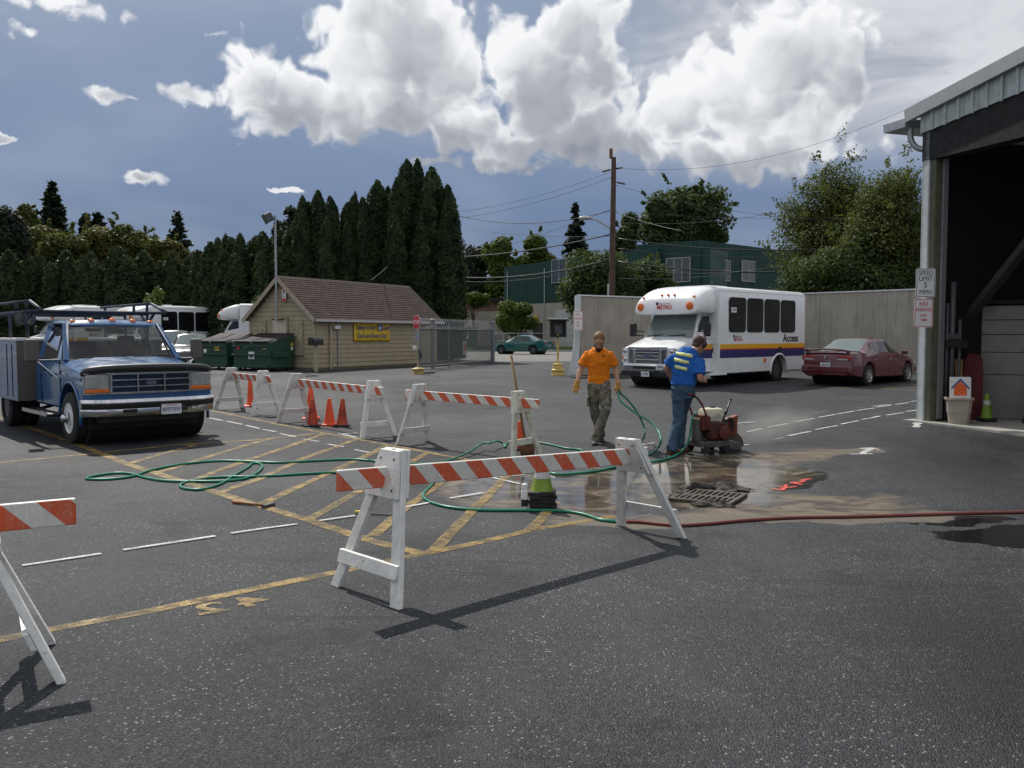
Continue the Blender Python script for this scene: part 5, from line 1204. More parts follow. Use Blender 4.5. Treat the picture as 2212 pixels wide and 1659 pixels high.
for s in (-1, 1): MB().box((.925, s * .38, .525), (.02, .2, .06)).build('bumper_slot', 'sign_black', bp)
licence(TK, PX(.945, .22, .53), 'B59775W')
MB().box((.55, 0, .42), (.3, 1.5, .14)).build('valance', 'sign_black', TK); MB().tube([(0, -.8, .40), (0, .8, .40)], .07, 8).build('axle', 'sign_black', TK)
for s in (-1, 1):
    wheel(TK, 0, s * .865, .395, .24, s, 'steel')
    for y in (.72, .98): wheel(TK, -3.5, s * y, .395, .22, s, 'plain')
    m = MB(); m.box((-1.15, s * (Wt + .10), .42), (1.5, .24, .05)); m.build('running_board', 'black_trim', TK, bevel=.015); MB().bar((-.42, s * (Wt + .215), .43), (-1.88, s * (Wt + .215), .43), .02, .06).build('step_edge', 'chrome', TK)
    for x in (-.6, -1.7): MB().bar((x, s * (Wt + .05), .42), (x, s * .5, .55), .05, .05).build('step_bracket', 'black_trim', TK)
    # mirrors on chrome arms
    mh = MB().box((-.70, s * 1.30, 1.42), (.10, .20, .36)).build('mirror', 'box_taupe', TK, bevel=.035); MB().box((-.762, s * 1.30, 1.42), (.01, .16, .3)).build('mirror_glass', 'car_glass', mh)
    for a, b_ in (((-.68, s * 1.24, 1.27), (-.62, s * .94, 1.27)), ((-.68, s * 1.24, 1.26), (-.55, s * .975, .98)), ((-.68, s * 1.24, 1.26), (-.9, s * .97, 1.0))): MB().tube([a, b_], .012, 6).build('mirror_arm', 'chrome', mh)
# service body
SB = MB()
for s in (-1, 1):
    bx = MB().box((-3.48, s * .98, 1.05), (2.8, .44, 1.02)).build('tool_box', 'truck_blue', TK, bevel=.015)
    MB().box((-3.48, s * .975, 1.585), (2.84, .47, .05)).build('box_lid', 'white_steel', bx, bevel=.01); MB().box((-2.07, s * .98, 1.05), (.02, .45, 1.0)).build('front_panel', 'box_taupe', bx)
    for x in (-2.42, -2.78, -3.9, -4.4): MB().box((x, s * 1.202, 1.05), (.015, .012, .9)).build('box_seam', 'sign_black', bx)
    MB().box((-2.12, s * 1.19, 1.55), (.03, .02, .06)).build('marker_lamp', 'amber', bx); MB().box((-2.10, s * 1.19, .66), (.03, .02, .1)).build('marker_lamp', 'amber', bx)
MB().box((-3.48, 0, .72), (2.8, 1.52, .08)).build('bed_floor', 'steel_dark', TK); MB().box((-2.10, 0, 1.15), (.05, 1.52, .8)).build('headboard', 'steel_dark', TK); MB().box((-3.48, 0, .62), (4.4, .9, .14)).build('chassis', 'sign_black', TK)
mat('rack_blue', (.022, .036, .06), .5, .3)
rk = MB(); 
for s in (-1, 1):
    y = s * 1.0
    for a, b_ in (((-4.85, y, 2.06), (-1.25, y, 2.06)), ((-4.85, y, 2.235), (-2.0, y, 2.235)), ((-2.0, y, 2.235), (-1.25, y, 2.06)), ((-4.6, y, 1.6), (-4.6, y, 2.235)), ((-3.4, y, 1.6), (-3.4, y, 2.06)), ((-2.2, y, 1.6), (-2.2, y, 2.06)), ((-2.2, y, 1.85), (-1.85, y, 2.05)), ((-2.2, y, 1.85), (-2.55, y, 2.05)), ((-2.9, y, 2.06), (-2.9, y, 2.235)), ((-2.2, y, 2.06), (-2.2, y, 2.235))):
        MB().tube([a, b_], .027, 6).build('rack_tube', 'rack_blue', TK, True)
for x in (-4.6, -3.4, -2.2, -1.27): MB().tube([(x, -1.0, 2.045), (x, 1.0, 2.045)], .028, 6).build('rack_tube', 'rack_blue', TK, True)
for y in (-1.06, -.92): MB().lathe([(.02, -.06), (.09, -.03), (.10, .0), (.02, .03)], 12, frame((-2.35, y, 1.93), (0, 1, 0), (0, 0, 1))).build('work_lamp', 'steel_dark', TK, 40)
# ---------------------------------------------------------------- paratransit bus
mat('stripe_yellow', (.80, .40, .012), .4, var=.03); mat('stripe_red', (.5, .03, .02), .4); mat('stripe_navy', (.022, .020, .13), .4, var=.05); mat('metro_red', (.55, .03, .06), .4)
def make_bus(label, num, front_text=True, aero=False):
    t = thing('paratransit_bus', label, 'bus', (0, 0, 0), 0); WB = 4.5; Wh = .98; Wb = 1.2; XB0, XB1 = -1.0, -6.25
    # chassis cab: bonnet and doors
    def sec(x):
        zb = arch(x, .42, (0,), .38, .47); zs = lerp(x, [(-1.3, 1.42), (-.12, 1.40), (.45, 1.24), (.72, 1.15), (.80, 1.08)]); w = Wh - (.06 if x > .74 else .0)
        return [(0, zb), (w - .06, zb), (w - .01, zb + .04), (w, max(.85, zb + .06)), (w - .01, max(.95, zs - .25)), (w - .05, zs - .05), (w - .14, zs), (w * .5, zs + .05), (0, zs + .06)]
    xs = sorted(set([.80, .76, .7, .6, -.12, -.3, -.8, -1.25] + archx(0, .47)), reverse=True)
    bd_ = MB().loft(lbody(xs, sec)).build('body', 'bus_white', t, 28, bevel=.015); well(t, 0, .38, .46, Wh - .02)
    # windscreen frame and cab top
    ZT = 2.22
    cabt = MB()
    cabt.loft([[(-.18, -.90, 1.38), (-.18, .90, 1.38), (-1.3, .93, 1.40), (-1.3, -.93, 1.40)], [(-.62, -.78, ZT), (-.62, .78, ZT), (-1.3, .82, ZT), (-1.3, -.82, ZT)]])
    cb = cabt.build('cab_upper', 'bus_white', t, bevel=.03)
    MB().add([(-.155, -.84, 1.44), (-.10, 0, 1.455), (-.155, .84, 1.44), (-.565, .74, 2.16), (-.54, 0, 2.17), (-.565, -.74, 2.16)], [(0, 1, 4, 5), (1, 2, 3, 4)]).build('windscreen', 'screen_glass', cb, True)
    MB().box((-.34, 0, 2.10), (.03, 1.5, .001)).build('screen_shade', 'black_trim', cb)
    for y0, y1 in ((-.7, -.15), (.05, .62)): MB().bar((-.115, y0, 1.475), (-.15, y1, 1.52), .02, .02).build('wiper', 'sign_black', cb)
    for s in (-1, 1):
        MB().prism([(.38, 1.46), (1.08, 1.46), (1.08, 1.98), (.98, 2.05), (.68, 2.05), (.46, 1.78)], 0, .012, Matrix(((-1, 0, 0, 0), (0, 0, s, s * .865), (0, 1, 0, 0), (0, 0, 0, 1)))).build('side_window', 'car_glass', cb)
        MB().box((-.30, s * (Wh - .0), .98), (.012, .016, .8)).build('door_seam', 'black_trim', bd_); MB().box((-1.02, s * (Wh + .012), 1.06), (.08, .03, .16)).build('door_handle', 'black_trim', bd_, bevel=.01)
        mh = MB().box((-.22, s * 1.30, 1.66), (.13, .2, .40)).build('mirror', 'black_trim', t, bevel=.04); MB().box((-.295, s * 1.30, 1.70), (.01, .16, .22)).build('mirror_glass', 'car_glass', mh)
        for z in (1.5, 1.62): MB().tube([(-.22, s * 1.25, z), (-.28, s * .95, z - .02)], .02, 6).build('mirror_arm', 'black_trim', mh)
        MB().prism([(.62, -.60), (1.28, -.60), (1.28, .15), (1.05, .15)] if False else [(1.0, 1.52), (1.0, 2.1), (1.26, 2.1), (1.26, 1.52)], 0, .01, Matrix(((-1, 0, 0, -.0), (0, 0, s, s * .925), (0, 1, 0, 0), (0, 0, 0, 1)))).build('cab_panel', 'bus_white', cb)
    # front end
    gr = MB().box((.77, 0, .90), (.06, 1.30, .46)).build('grille', 'sign_black', t); g = MB()
    g.box((.80, 0, 1.115), (.05, 1.36, .10)); g.box((.80, 0, .665), (.045, 1.34, .03))
    for y in (-.66, .66): g.box((.80, y, .90), (.045, .05, .50))
    for y in (-.46, .46): g.box((.815, y, .89), (.04, .10, .40))
    for z in (.80, .90, 1.0): g.box((.805, 0, z), (.03, .86, .028))
    struct(g.build('grille_bar', 'chrome', gr, bevel=.008), 'stuff'); oval(gr, PX(.825, 0, .90), .26, .11)
    for s in (-1, 1):
        hl = MB().box((.755, s * .82, .92), (.08, .25, .42)).build('headlight', 'lens_clear', t, bevel=.02); MB().box((.80, s * .90, .86), (.012, .06, .08)).build('turn_signal', 'amber', hl)
        for z in (1.04, .80): MB().ell((.79, s * .81, z), (.02, .085, .07)).build('lamp_bowl', 'chrome', hl, True)
    rings = []
    for y in np.linspace(-1, 1, 13):
        f = .98 - .26 * abs(y) ** 5; rings.append([(x, y * 1.02, z) for x, z in ((.66, .46), (f - .03, .46), (f, .50), (f, .60), (f + .02, .63), (f - .01, .69), (.66, .69))])
    bp = MB().loft(rings).build('bumper', 'chrome', t, 35); MB().box((.975, 0, .585), (.03, .74, .10)).build('bumper_slot', 'sign_black', bp)
    MB().box((.82, 0, .40), (.2, 1.7, .13)).build('valance', 'sign_black', t)
    if num: p = rplate(t, 'number_plate', PX(.995, .56, .60), .24, .13, .008, 'sign_white', .01); text('lettering', num, .115, 'sign_black', p, PX(1.005, .56, .60), .01, .0005, sx=.9)
    licence(t, PX(.985, .06, .40), 'A1105J', .28, .15)
    # coach body
    Z0, Z1 = .34, 2.92
    def cs(w, z0, z1, r=.16): return [(w * .88, z0), (w, z0 + .06), (w, 1.0), (w, 1.9), (w - .015, z1 - r), (w - .06, z1 - .05), (w - .2, z1), (w * .5, z1 + .03), (0, z1 + .035)]
    def ring(x, w, z0, z1, k=0): h = cs(w, z0, z1); return [(x - k * (z - 2.1), y, z) for y, z in h] + [(x - k * (z - 2.1), -y, z) for y, z in reversed(h[:-1])]
    RA = -WB; xs = sorted(set([XB0, XB0 - .02, -2, -3] + archx(RA, .50) + [XB1 + .05, XB1]), reverse=True)
    rings = []
    for x in xs:
        zb = arch(x, Z0, (RA,), .38, .50); e = .0 if XB1 + .04 < x < XB0 - .01 else .05
        h = [(Wb * .9 - e, zb), (Wb - e, zb + .05), (Wb - e, max(1.0, zb + .1)), (Wb - e, 1.9), (Wb - .015 - e, Z1 - .16), (Wb - .06 - e, Z1 - .05 - e * .5), (Wb - .2, Z1 - e), (Wb * .5, Z1 + .03 - e), (0, Z1 + .035 - e)]
        rings.append([(x, y, z) for y, z in h] + [(x, -y, z) for y, z in reversed(h[:-1])])
    co = MB().loft(rings).build('coach_body', 'bus_white', t, 30); well(t, RA, .38, .49, Wb - .02); archtrim(co, RA, .38, .525, Wb, 'bus_white', .08)
    # cap over the cab
    if aero: C = [(.12, .62, 2.22, 2.36), (.05, .86, 2.16, 2.50), (-.2, 1.03, 2.12, 2.70), (-.55, 1.13, 2.10, 2.84), (-.85, 1.18, 2.10, 2.91), (XB0 - .06, 1.21, 2.10, 2.95)]
    else: C = [(.02, .98, 2.12, 2.20), (.0, 1.06, 2.10, 2.30), (-.06, 1.10, 2.09, 2.52), (-.12, 1.12, 2.09, 2.62), (-.42, 1.15, 2.09, 2.80), (-.75, 1.19, 2.09, 2.92), (XB0 - .06, 1.215, 2.09, 2.97)]
    rings = []
    for x, w, a, b_ in C:
        hh = b_ - a; h = [(0, a), (w * .8, a), (w - .03, a + min(.03, hh * .2)), (w, a + hh * .3), (w - .01, a + hh * .62), (w - .08, a + hh * .86), (w - .22, a + hh * .97), (w * .45, b_), (0, b_ + .01)]
        rings.append([(x, y, z) for y, z in h] + [(x, -y, z) for y, z in reversed(h[1:-1])])
    cap = MB().loft(rings).build('front_cap', 'bus_white', t, 38, sub=1)
    MB().box((-1.12, 0, 1.7), (.3, 2.36, .9)).build('bulkhead', 'bus_white', t)
    for y, z, x in ((-.85, 2.60, -.14), (-.22, 2.66, -.17), (0, 2.665, -.17), (.22, 2.66, -.17), (.9, 2.60, -.15)): MB().ell((x, y, z), (.05, .045, .035)).build('marker_lamp', 'amber', cap, True)
    for s in (-1, 1): MB().lathe([(.115, 0), (.115, .03), (.09, .05), (.02, .06)], 18, PX(.0, s * .86, 2.33)).build('warning_lamp', 'amber', cap, 40)
    def county(M, k, par):
        sq = rplate(par, 'logo_block', M @ Matrix.Translation((-.20 * k, .055 * k, 0)), .07 * k, .09 * k, .004, 'sign_black', .003)
        text('lettering', 'King County', .085 * k, 'sign_black', par, M @ Matrix.Translation((.06 * k, .055 * k, .003)), .005, .0005); text('lettering', 'METRO', .16 * k, 'metro_red', par, M @ Matrix.Translation((.06 * k, -.06 * k, .003)), .02, .0005)
    county(PX(.065 if aero else .03, -.05, 2.36), 1.0, cap)
    # stripes, windows and lettering on both sides
    for s in (-1, 1):
        y = s * (Wb + .003)
        for z0, z1, mm in ((1.10, 1.24, 'stripe_yellow'), (1.065, 1.10, 'stripe_red'), (.83, 1.065, 'stripe_navy')):
            MB().box(((XB0 + XB1) / 2, y, (z0 + z1) / 2), (XB0 - XB1 - .12, .006, z1 - z0 - .001)).build('stripe', mm, co); MB().box((-.78, s * (Wh + .001), (z0 + z1) / 2), (.94, .006, z1 - z0 - .001)).build('stripe', mm, bd_)
        Ms = frame((0, y, 0), (-s, 0, 0), (0, 0, 1)); X = lambda x: Ms @ Matrix.Translation((-s * x, 0, 0))
        for i in range(4):
            xc = -1.98 - i * 1.02; f = rplate(co, 'window', Ms @ Matrix.Translation((-s * xc, 2.10, 0)), .93, 1.02, .012, 'bus_glass', .11)
            for k_ in (0,): MB().add([(p[0], p[1], .0135) for p in rrect(.945, 1.035, .115)] + [(p[0], p[1], .0135) for p in rrect(.915, 1.005, .10)], [(j, (j + 1) % 20, 20 + (j + 1) % 20, 20 + j) for j in range(20)], Ms @ Matrix.Translation((-s * xc, 2.10, 0))).build('window_seal', 'black_trim', f)
            if i == 0 and num: p = rplate(f, 'number_plate', Ms @ Matrix.Translation((-s * (xc + .22), 2.24, .014)), .28, .15, .004, 'sign_white', .01); text('lettering', num, .13, 'sign_black', p, Ms @ Matrix.Translation((-s * (xc + .22), 2.24, .019)), .01, .0005, sx=.85)
        county(Ms @ Matrix.Translation((s * 1.98, 1.42, 0)), .9, co); text('lettering', 'Access', .34, 'sign_black', co, Ms @ Matrix.Translation((s * 5.25, 1.40, .003)), .025, .0005, sx=1.05)
        MB().box((-4.55, s * (Wb + .01), 1.0), (.16, .02, .26)).build('fuel_door', 'black_trim', co); MB().box((-3.62, s * (Wb + .01), .72), (.12, .02, .12)).build('side_marker', 'amber', co)
        MB().bar((XB0, s * (Wb - .03), Z1 - .13), (XB1, s * (Wb - .03), Z1 - .13), .03, .02).build('drip_rail', 'cap_metal', co)
        MB().box((-.95, s * (Wh + .10), .36), (.95, .28, .05)).build('step', 'bus_white', t, bevel=.01); MB().add([(-1.02, s * .96, .36), (-1.28, s * 1.2, .36), (-1.28, s * 1.2, 1.0), (-.98, s * .99, 1.0), (-1.3, s * .9, .36), (-1.3, s * .9, 1.0)], [(0, 1, 2, 3), (0, 1, 4), (3, 2, 5)]).build('fairing', 'bus_white', t)
        wheel(t, 0, s * .84, .385, .22, s, 'plain')
        for yy in (.80, 1.05): wheel(t, RA, s * yy, .385, .2, s, 'plain')
    MB().box((-3.2, 0, .5), (5, 1.0, .2)).build('chassis', 'sign_black', t); MB().box((-2.2, 0, 2.97), (1.0, .8, .06)).build('roof_hatch', 'bus_white', co, bevel=.02)
    return t
HB = Vector((-.71, -.70, 0)).normalized(); LB_ = Vector((-HB.y, HB.x, 0))
rf = G(1384, 831); BC = rf + LB_ * .84
bus = make_bus('white transit bus with dark windows and yellow and navy stripes', '1044'); bus.location = (BC.x, BC.y, rf.z - .02); bus.rotation_euler.z = math.atan2(HB.y, HB.x)
bus2 = make_bus('white bus with rounded cab cap parked behind the dumpsters', '835', aero=True)
p = U(432, 700, 43.5); bus2.location = (p.x + .9, 43.9, .3); bus2.rotation_euler.z = math.atan2(-.22, -.97)
def bus_at(px, Y, ang, label):
    p = U(px, 700, Y); return dup(bus2, None, (p.x, Y, .3), math.atan2(math.sin(R(ang)), math.cos(R(ang))), label)
bus_at(262, 45.0, -125, 'white bus beyond the truck cab, its side windows in view'); bus_at(95, 45.5, -125, 'white bus seen through the truck ladder rack')
# ---------------------------------------------------------------- sedans
def sedan(label, paint, loc, hd, L=4.55, W_=1.70, H=1.41, spoiler=False, plate='AEB 967', style='alloy', wb=2.62, group=None):
    t = thing('parked_car', label, 'car', loc, math.atan2(hd[1], hd[0]), group); k = L / 4.55; fa, ra = wb / 2, -wb / 2; hw = W_ / 2
    belt = lambda x: lerp(x / k, [(-2.34, .70), (-2.30, .90), (-2.22, .955), (-1.70, .985), (-1.45, .96), (0, .93), (.95, .90), (1.5, .82), (1.95, .72), (2.15, .62), (2.20, .50)])
    roof = lambda x: max(belt(x) + .02, lerp(x / k, [(-1.62, .985), (-1.5, 1.03), (-.78, H - .03), (-.5, H - .005), (-.2, H), (.1, H - .015), (.22, H - .05), (1.0, .93), (1.05, .90)]) if -1.65 < x / k < 1.05 else 0)
    wd = lambda x: hw * lerp(x / k, [(-2.34, .78), (-2.28, .86), (-2.0, .95), (-1.2, .995), (0, 1), (1.2, .985), (1.8, .93), (2.1, .82), (2.20, .70)])
    def sec(x):
        zb = arch(x, lerp(x / k, [(-2.34, .34), (-1.9, .24), (1.9, .2), (2.2, .26)]), (fa, ra), .31, .365); w = wd(x); b_ = belt(x); r_ = roof(x); cab = min(1, max(0, (r_ - b_ - .03) / .3)); wr = w * (.80 - .14 * cab)
        return [(0, zb), (w * .9, zb), (w * .985, zb + .05), (w, max(.55, zb + .06)), (w * .985, max(.60, zb + .08, b_ - .16)), (w * .945, b_), (wr, r_ - .03 * cab - .008), (wr * .6, r_ + .008), (0, r_ + .015)]
    xs = sorted(set([2.20 * k, 2.16 * k, 2.05 * k, 1.9 * k, 1.5 * k, 1.05 * k, .97 * k, .6 * k, .22 * k, .1 * k, -.2 * k, -.5 * k, -.78 * k, -1.1 * k, -1.5 * k, -1.62 * k, -1.7 * k, -2.0 * k, -2.22 * k, -2.28 * k, -2.31 * k, -2.34 * k] + archx(fa, .365, 8) + archx(ra, .365, 8)), reverse=True)
    b = MB().loft(lbody(xs, sec)).build('body', paint, t, 40); well(t, fa, .31, .35, hw - .02); well(t, ra, .31, .35, hw - .02)
    def sp(x, q, o=.006):                        # point on the side glass
        h = sec(x); (y0, z0), (y1, z1) = h[5], h[6]; return (x, y0 + (y1 - y0) * q + o, z0 + (z1 - z0) * q + .004)
    for s in (-1, 1):
        for x0, x1, x2, x3 in ((.80, .06, .06, .30), (.0, -.72, -.72, -.0), (-.78, -1.28, -.92, -.78)):
            P = [sp(x0 * k, .12), sp(x1 * k, .10), sp(x2 * k, .86), sp(x3 * k, .86)]
            n_ = 5; V = []
            for i in range(n_ + 1):
                for j in range(4):
                    xa = (x0 + (x1 - x0) * i / n_) * k; xb = (x3 + (x2 - x3) * i / n_) * k; q = j / 3; xx = xa + (xb - xa) * q; y, z = sp(xx, .12 + .74 * q)[1:]; V.append((xx, s * y, z))
            MB().add(V, [(4 * i + j, 4 * i + j + 1, 4 * i + j + 5, 4 * i + j + 4) for i in range(n_) for j in range(3)]).build('side_window', 'car_glass', t, True)
        MB().box((.85 * k, s * (hw + .06), .97), (.12, .18, .12)).build('mirror', paint, t, bevel=.03)
        for x in (.02, -.95): MB().box((x * k, s * (hw + .002), .76), (.16, .02, .03)).build('door_handle', 'chrome', b, bevel=.008)
        for x in (.9, -.02, -1.02): MB().bar((x * k, s * (wd(x * k) + .0005), .36), (x * k, s * (wd(x * k) * .97 + .004), .88), .008, .008).build('door_seam', 'black_trim', b)
        MB().bar((1.0 * k, s * (hw + .004), .52), (-1.0 * k, s * (hw + .004), .52), .016, .035).build('side_moulding', paint, b)
        hl = MB().box((2.08 * k, s * .55 * hw / .85, .60), (.1, .34, .12)).build('headlight', 'lens_clear', t, bevel=.03)
        tl = MB().box((-2.285 * k, s * .56 * hw / .85, .83), (.09, .40, .13)).build('tail_light', 'lens_red', t, bevel=.025); MB().box((-2.325 * k, s * .52 * hw / .85, .795), (.03, .32, .045)).build('reverse_lamp', 'lens_clear', tl)
        for x in (fa, ra): wheel(t, x, s * (hw - .11), .31, .19, s, style)
    for xa, xb, nm in ((.96, .24, 'windscreen'), (-1.55, -.80, 'rear_window')):
        V = []
        for i in range(5):
            x = (xa + (xb - xa) * i / 4) * k; h = sec(x); w6 = h[6][0]
            for j in range(7):
                f = -1 + j / 3; V.append((x, f * w6 * .95, (h[8][1] if abs(f) < .01 else h[7][1] if abs(f) < .62 else h[6][1] + (h[7][1] - h[6][1]) * (1 - abs(f)) / .4) + .012))
        MB().add(V, [(7 * i + j, 7 * i + j + 1, 7 * i + j + 8, 7 * i + j + 7) for i in range(4) for j in range(6)]).build(nm, 'screen_glass', t, True)
    MB().box((-2.30 * k, 0, .50), (.12, W_ * .90, .22)).build('rear_bumper', paint, t, bevel=.05, seg=3); MB().box((2.14 * k, 0, .42), (.14, W_ * .84, .2)).build('front_bumper', paint, t, bevel=.05, seg=3)
    licence(t, PXb(-2.345 * k, 0, .62), plate)
    if spoiler:
        MB().loft([[(-2.34, y, z + .10 - .02 * abs(y)), (-2.14, y, z + .09 - .02 * abs(y)), (-2.12, y, z + .115 - .02 * abs(y)), (-2.34, y, z + .14 - .02 * abs(y))] for y, z in ((-.72, .93), (-.5, .96), (0, .97), (.5, .96), (.72, .93))]).build('spoiler', paint, t, 40, bevel=.01)
        for s in (-1, 1): MB().box((-2.2, s * .62, .98), (.14, .06, .1)).build('spoiler_foot', paint, t, bevel=.01)
        MB().prism([(-.045, 0), (0, -.06), (.045, 0), (0, .06)], 0, .012, PXb(-2.345, 0, .86)).build('emblem', 'chrome', t); text('lettering', 'ALTIMA', .06, 'chrome', t, PXb(-2.35, -.02, .755), .01, .001, sx=1.4)
    return t
def set_by(t, px, py, lx, ly, hd):               # put the wheel at local lx, ly on the pixel
    p = G(px, py); h = Vector((hd[0], hd[1], 0)).normalized(); l = Vector((-h.y, h.x, 0)); q = p - h * lx - l * ly; t.location = (q.x, q.y, p.z - .01)
hd = (.74, .67); c = sedan('dark red sedan with rear spoiler parked by the concrete wall', 'maroon', (0, 0, 0), hd, spoiler=True); set_by(c, 1872, 833, -1.31, -.76, hd)
hd = (-.88, .47); c = sedan('teal green sedan parked at the far kerb of the street', 'teal', (0, 0, 0), hd, 4.4, 1.68, 1.40, plate='451 KXT', style='plain', wb=2.6); set_by(c, 1152, 766, -1.3, .74, hd)
c = sedan('black car with its windscreen showing beside the left dumpster', 'car_black', (U(392, 700, 38).x, 39.2, .3), (.35, -.94), 4.6, 1.75, 1.45, plate='318 RDH', style='plain')
c = sedan('tall black car parked behind the blue truck', 'car_black', (U(352, 700, 42).x, 43.5, .3), (.25, -.97), 4.7, 1.85, 1.62, plate='702 FJM', style='plain')
# ================================================================ barricades
mat('barr_white', (.74, .74, .71), .55, var=.10, vs=9, bump=.25, bs=45, dirt=.5, dcol=(.36, .30, .22)); mat('barr_moss', (.62, .62, .52), .7, var=.15, vs=9, dirt=.75, dcol=(.16, .16, .05))
def chips(name, lo=.60):
    t = NT(MATS[name].node_tree); p = t.n['Principled BSDF']; src = p.inputs['Base Color'].links[0].from_socket; g = t.new('ShaderNodeNewGeometry').outputs['Position']
    n = t.noise(g, 13, 7, .72); gr = t.noise(t.vmath('MULTIPLY', g, (60, 60, 4)), 1.0, 2, .5)
    c = t.mix(t.mr(gr, .35, .7, 0, .18), src, (.45, .43, .38)); t.put(p.inputs['Base Color'], t.mix(t.mr(n, lo, lo + .025), c, (.27, .215, .155)))
chips('barr_white', .645)
def stripe_mat():
    m = mat('barr_rail', (.72, .71, .66), .5, var=.06, vs=8, dirt=.45, dcol=(.36, .29, .2)); t = NT(m.node_tree); p = t.n['Principled BSDF']
    src = p.inputs['Base Color'].links[0].from_socket; co = t.new('ShaderNodeTexCoord').outputs['Object']; x, y, z = t.sep(co)
    u = t.math('FRACT', t.math('DIVIDE', t.math('ADD', x, t.math('MULTIPLY', z, 1.0)), .30)); n = t.noise(co, 30, 4, .6)
    f = t.math('MULTIPLY', t.math('LESS_THAN', u, .5), t.mr(n, .25, .4, .55, 1))
    ny = t.sep(t.new('ShaderNodeNewGeometry').outputs['Normal'])[2]
    f = t.math('MULTIPLY', f, t.mr(t.math('ABSOLUTE', ny), .6, .8, 1, 0)); ox = t.math('LESS_THAN', t.math('ABSOLUTE', y), .9)
    t.put(p.inputs['Base Color'], t.mix(f, src, (.68, .105, .03)))
    chips('barr_rail', .66)
stripe_mat()
def barricade(label, A, B, rail0, rail1, H, spread=.62, mtl='barr_white', ha=None, hb=None, railh=.135, lean=(0, 0), outA=-1, outB=1, mtlB=None, splay=.16, splayB=None):
    """A, B: ground points under the two A-frames; rail0/rail1: overhang of the rail past A and B."""
    A, B = Vector(A), Vector(B); d = (B - A); L = d.xy.length; rz = math.atan2(d.y, d.x); t = thing('barricade', label, 'barricade', A, rz, 'striped barricades around the work area')
    dz = B.z - A.z; ha = ha or H; hb = hb or H
    for x, zg, h, out, mm, ln in ((0, 0, ha, outA, mtl, splay), (L, dz, hb, outB, mtlB or mtl, -(splayB or splay))):
        SH_ = Matrix.Identity(4); SH_[0][2] = ln / h; SH_[0][3] = -ln / h * zg      # the frames splay outwards along the rail
        for s in (-1, 1):
            f0, f1 = Vector((x, s * spread / 2, zg)), Vector((x, s * .055, zg + h)); ax = (f1 - f0).normalized(); w2, t2 = .046, .021; sd = Vector((0, ax.z, -ax.y))
            g = [[Vector((p.x + q * t2, (p + sd * r * w2).y, p.z)) for q, r in ((-1, -1), (1, -1), (1, 1), (-1, 1))] for p in (f0, f1)]
            MB().loft(g, M=SH_).build('leg', mm, t, bevel=.006)
        for o in (-1, 1):
            xo = x + o * .037; hw0, hw1 = .175, .10; z0, z1 = zg + h - .30, zg + h - .005
            MB().prism([(-hw0, z0), (hw0, z0), (hw1, z1), (-hw1, z1)], -.013, .013, SH_ @ Matrix(((0, 0, 1, xo), (1, 0, 0, 0), (0, 1, 0, 0), (0, 0, 0, 1)))).build('gusset', mm, t, bevel=.004)
            for yy, zz in ((-.07, -.06), (.07, -.06), (-.11, -.25), (.11, -.25)): MB().lathe([(.009, 0), (.008, .004)], 8, SH_ @ frame((xo + o * .013, yy, zg + h + zz), (0, o, 0), (0, 0, 1))).build('bolt', 'rust', t)
        zc = zg + .21; ww = spread / 2 - (spread / 2 - .055) * .21 / h + .05
        MB().box((x + out * .036, 0, zc), (.026, 2 * ww, .085), SH_).build('crosspiece', mm, t, bevel=.004)
    z0 = ha - .17; z1 = dz + hb - .17; sl2 = (z1 - z0) / L
    rl = MB().box(((L + rail1 - rail0) / 2, 0, 0), (L + rail0 + rail1, .036, railh)).build('rail', 'barr_rail', t, bevel=.008)
    rl.location = (0, 0, z0); rl.rotation_euler = (0, -math.atan(sl2), 0)
    return t
mid = lambda a, b: (G(*a) + G(*b)) / 2
barricade('large orange and white striped barricade in front of the puddle', mid((740, 1266), (842, 1314)), mid((1352, 1137), (1462, 1161)), .20, -.06, .93, .66, hb=.86, splay=.25, splayB=.34)
barricade('striped barricade with mossy green legs by the shovel handle', mid((862, 956), (920, 958)), mid((1107, 1011), (1166, 968)), .14, .2, .92, .62, outA=1, outB=-1, mtlB='barr_moss')
barricade('striped barricade beside the orange cones', mid((606, 916), (660, 905)), mid((786, 951), (850, 938)), .05, .14, .92, .62, outA=1, outB=-1)
barricade('striped barricade standing closest to the blue truck', mid((472, 884), (517, 881)), mid((546, 905), (606, 888)), .03, .16, .90, .62, outA=1, outB=-1)
a = mid((140, 1468), (88, 1392)); a += Vector((.02, 0, 0)); barricade('striped barricade standing apart on the near yellow line', a - Vector((2.3, 1.42, 0)), a, .3, .11, .93, .62, outA=-1, outB=-1, splay=.40)
# ================================================================ cones
GC = 'orange cones behind the barricades'
cone('clean orange cone standing between two dirty cones', G(712, 919), .49, 'cone_orange', 'cone_orange', group=GC); cone('dirty orange cone with black base touching the barricade leg', G(675, 921), .50, 'cone_dirty', 'rubber', group=GC); cone('darkest dirty orange cone with black base at the end of the row', G(739, 921), .50, 'cone_dirty', 'rubber', wob=(0, .03), group=GC); cone('orange cone farther off behind the dirty cone and barricade', G(672, 905), .62, 'cone_orange', 'cone_orange', group=GC)
cone('faded orange cone at the shed corner', G(692, 797), .6, 'cone_dirty', 'rubber'); cone('slim orange cone between the two legs of the far barricade', G(541, 878), .72, 'cone_orange', 'cone_orange', group=GC, r0=.075)
cone('grey and lime green cone stacked on several black rubber bases', G(1171, 1098), .53, 'lime', 'rubber', [(.36, .70)], 5)
c = cone('orange cone standing behind the mossy barricade leg', G(1122, 972), .42, 'cone_orange', 'rubber')
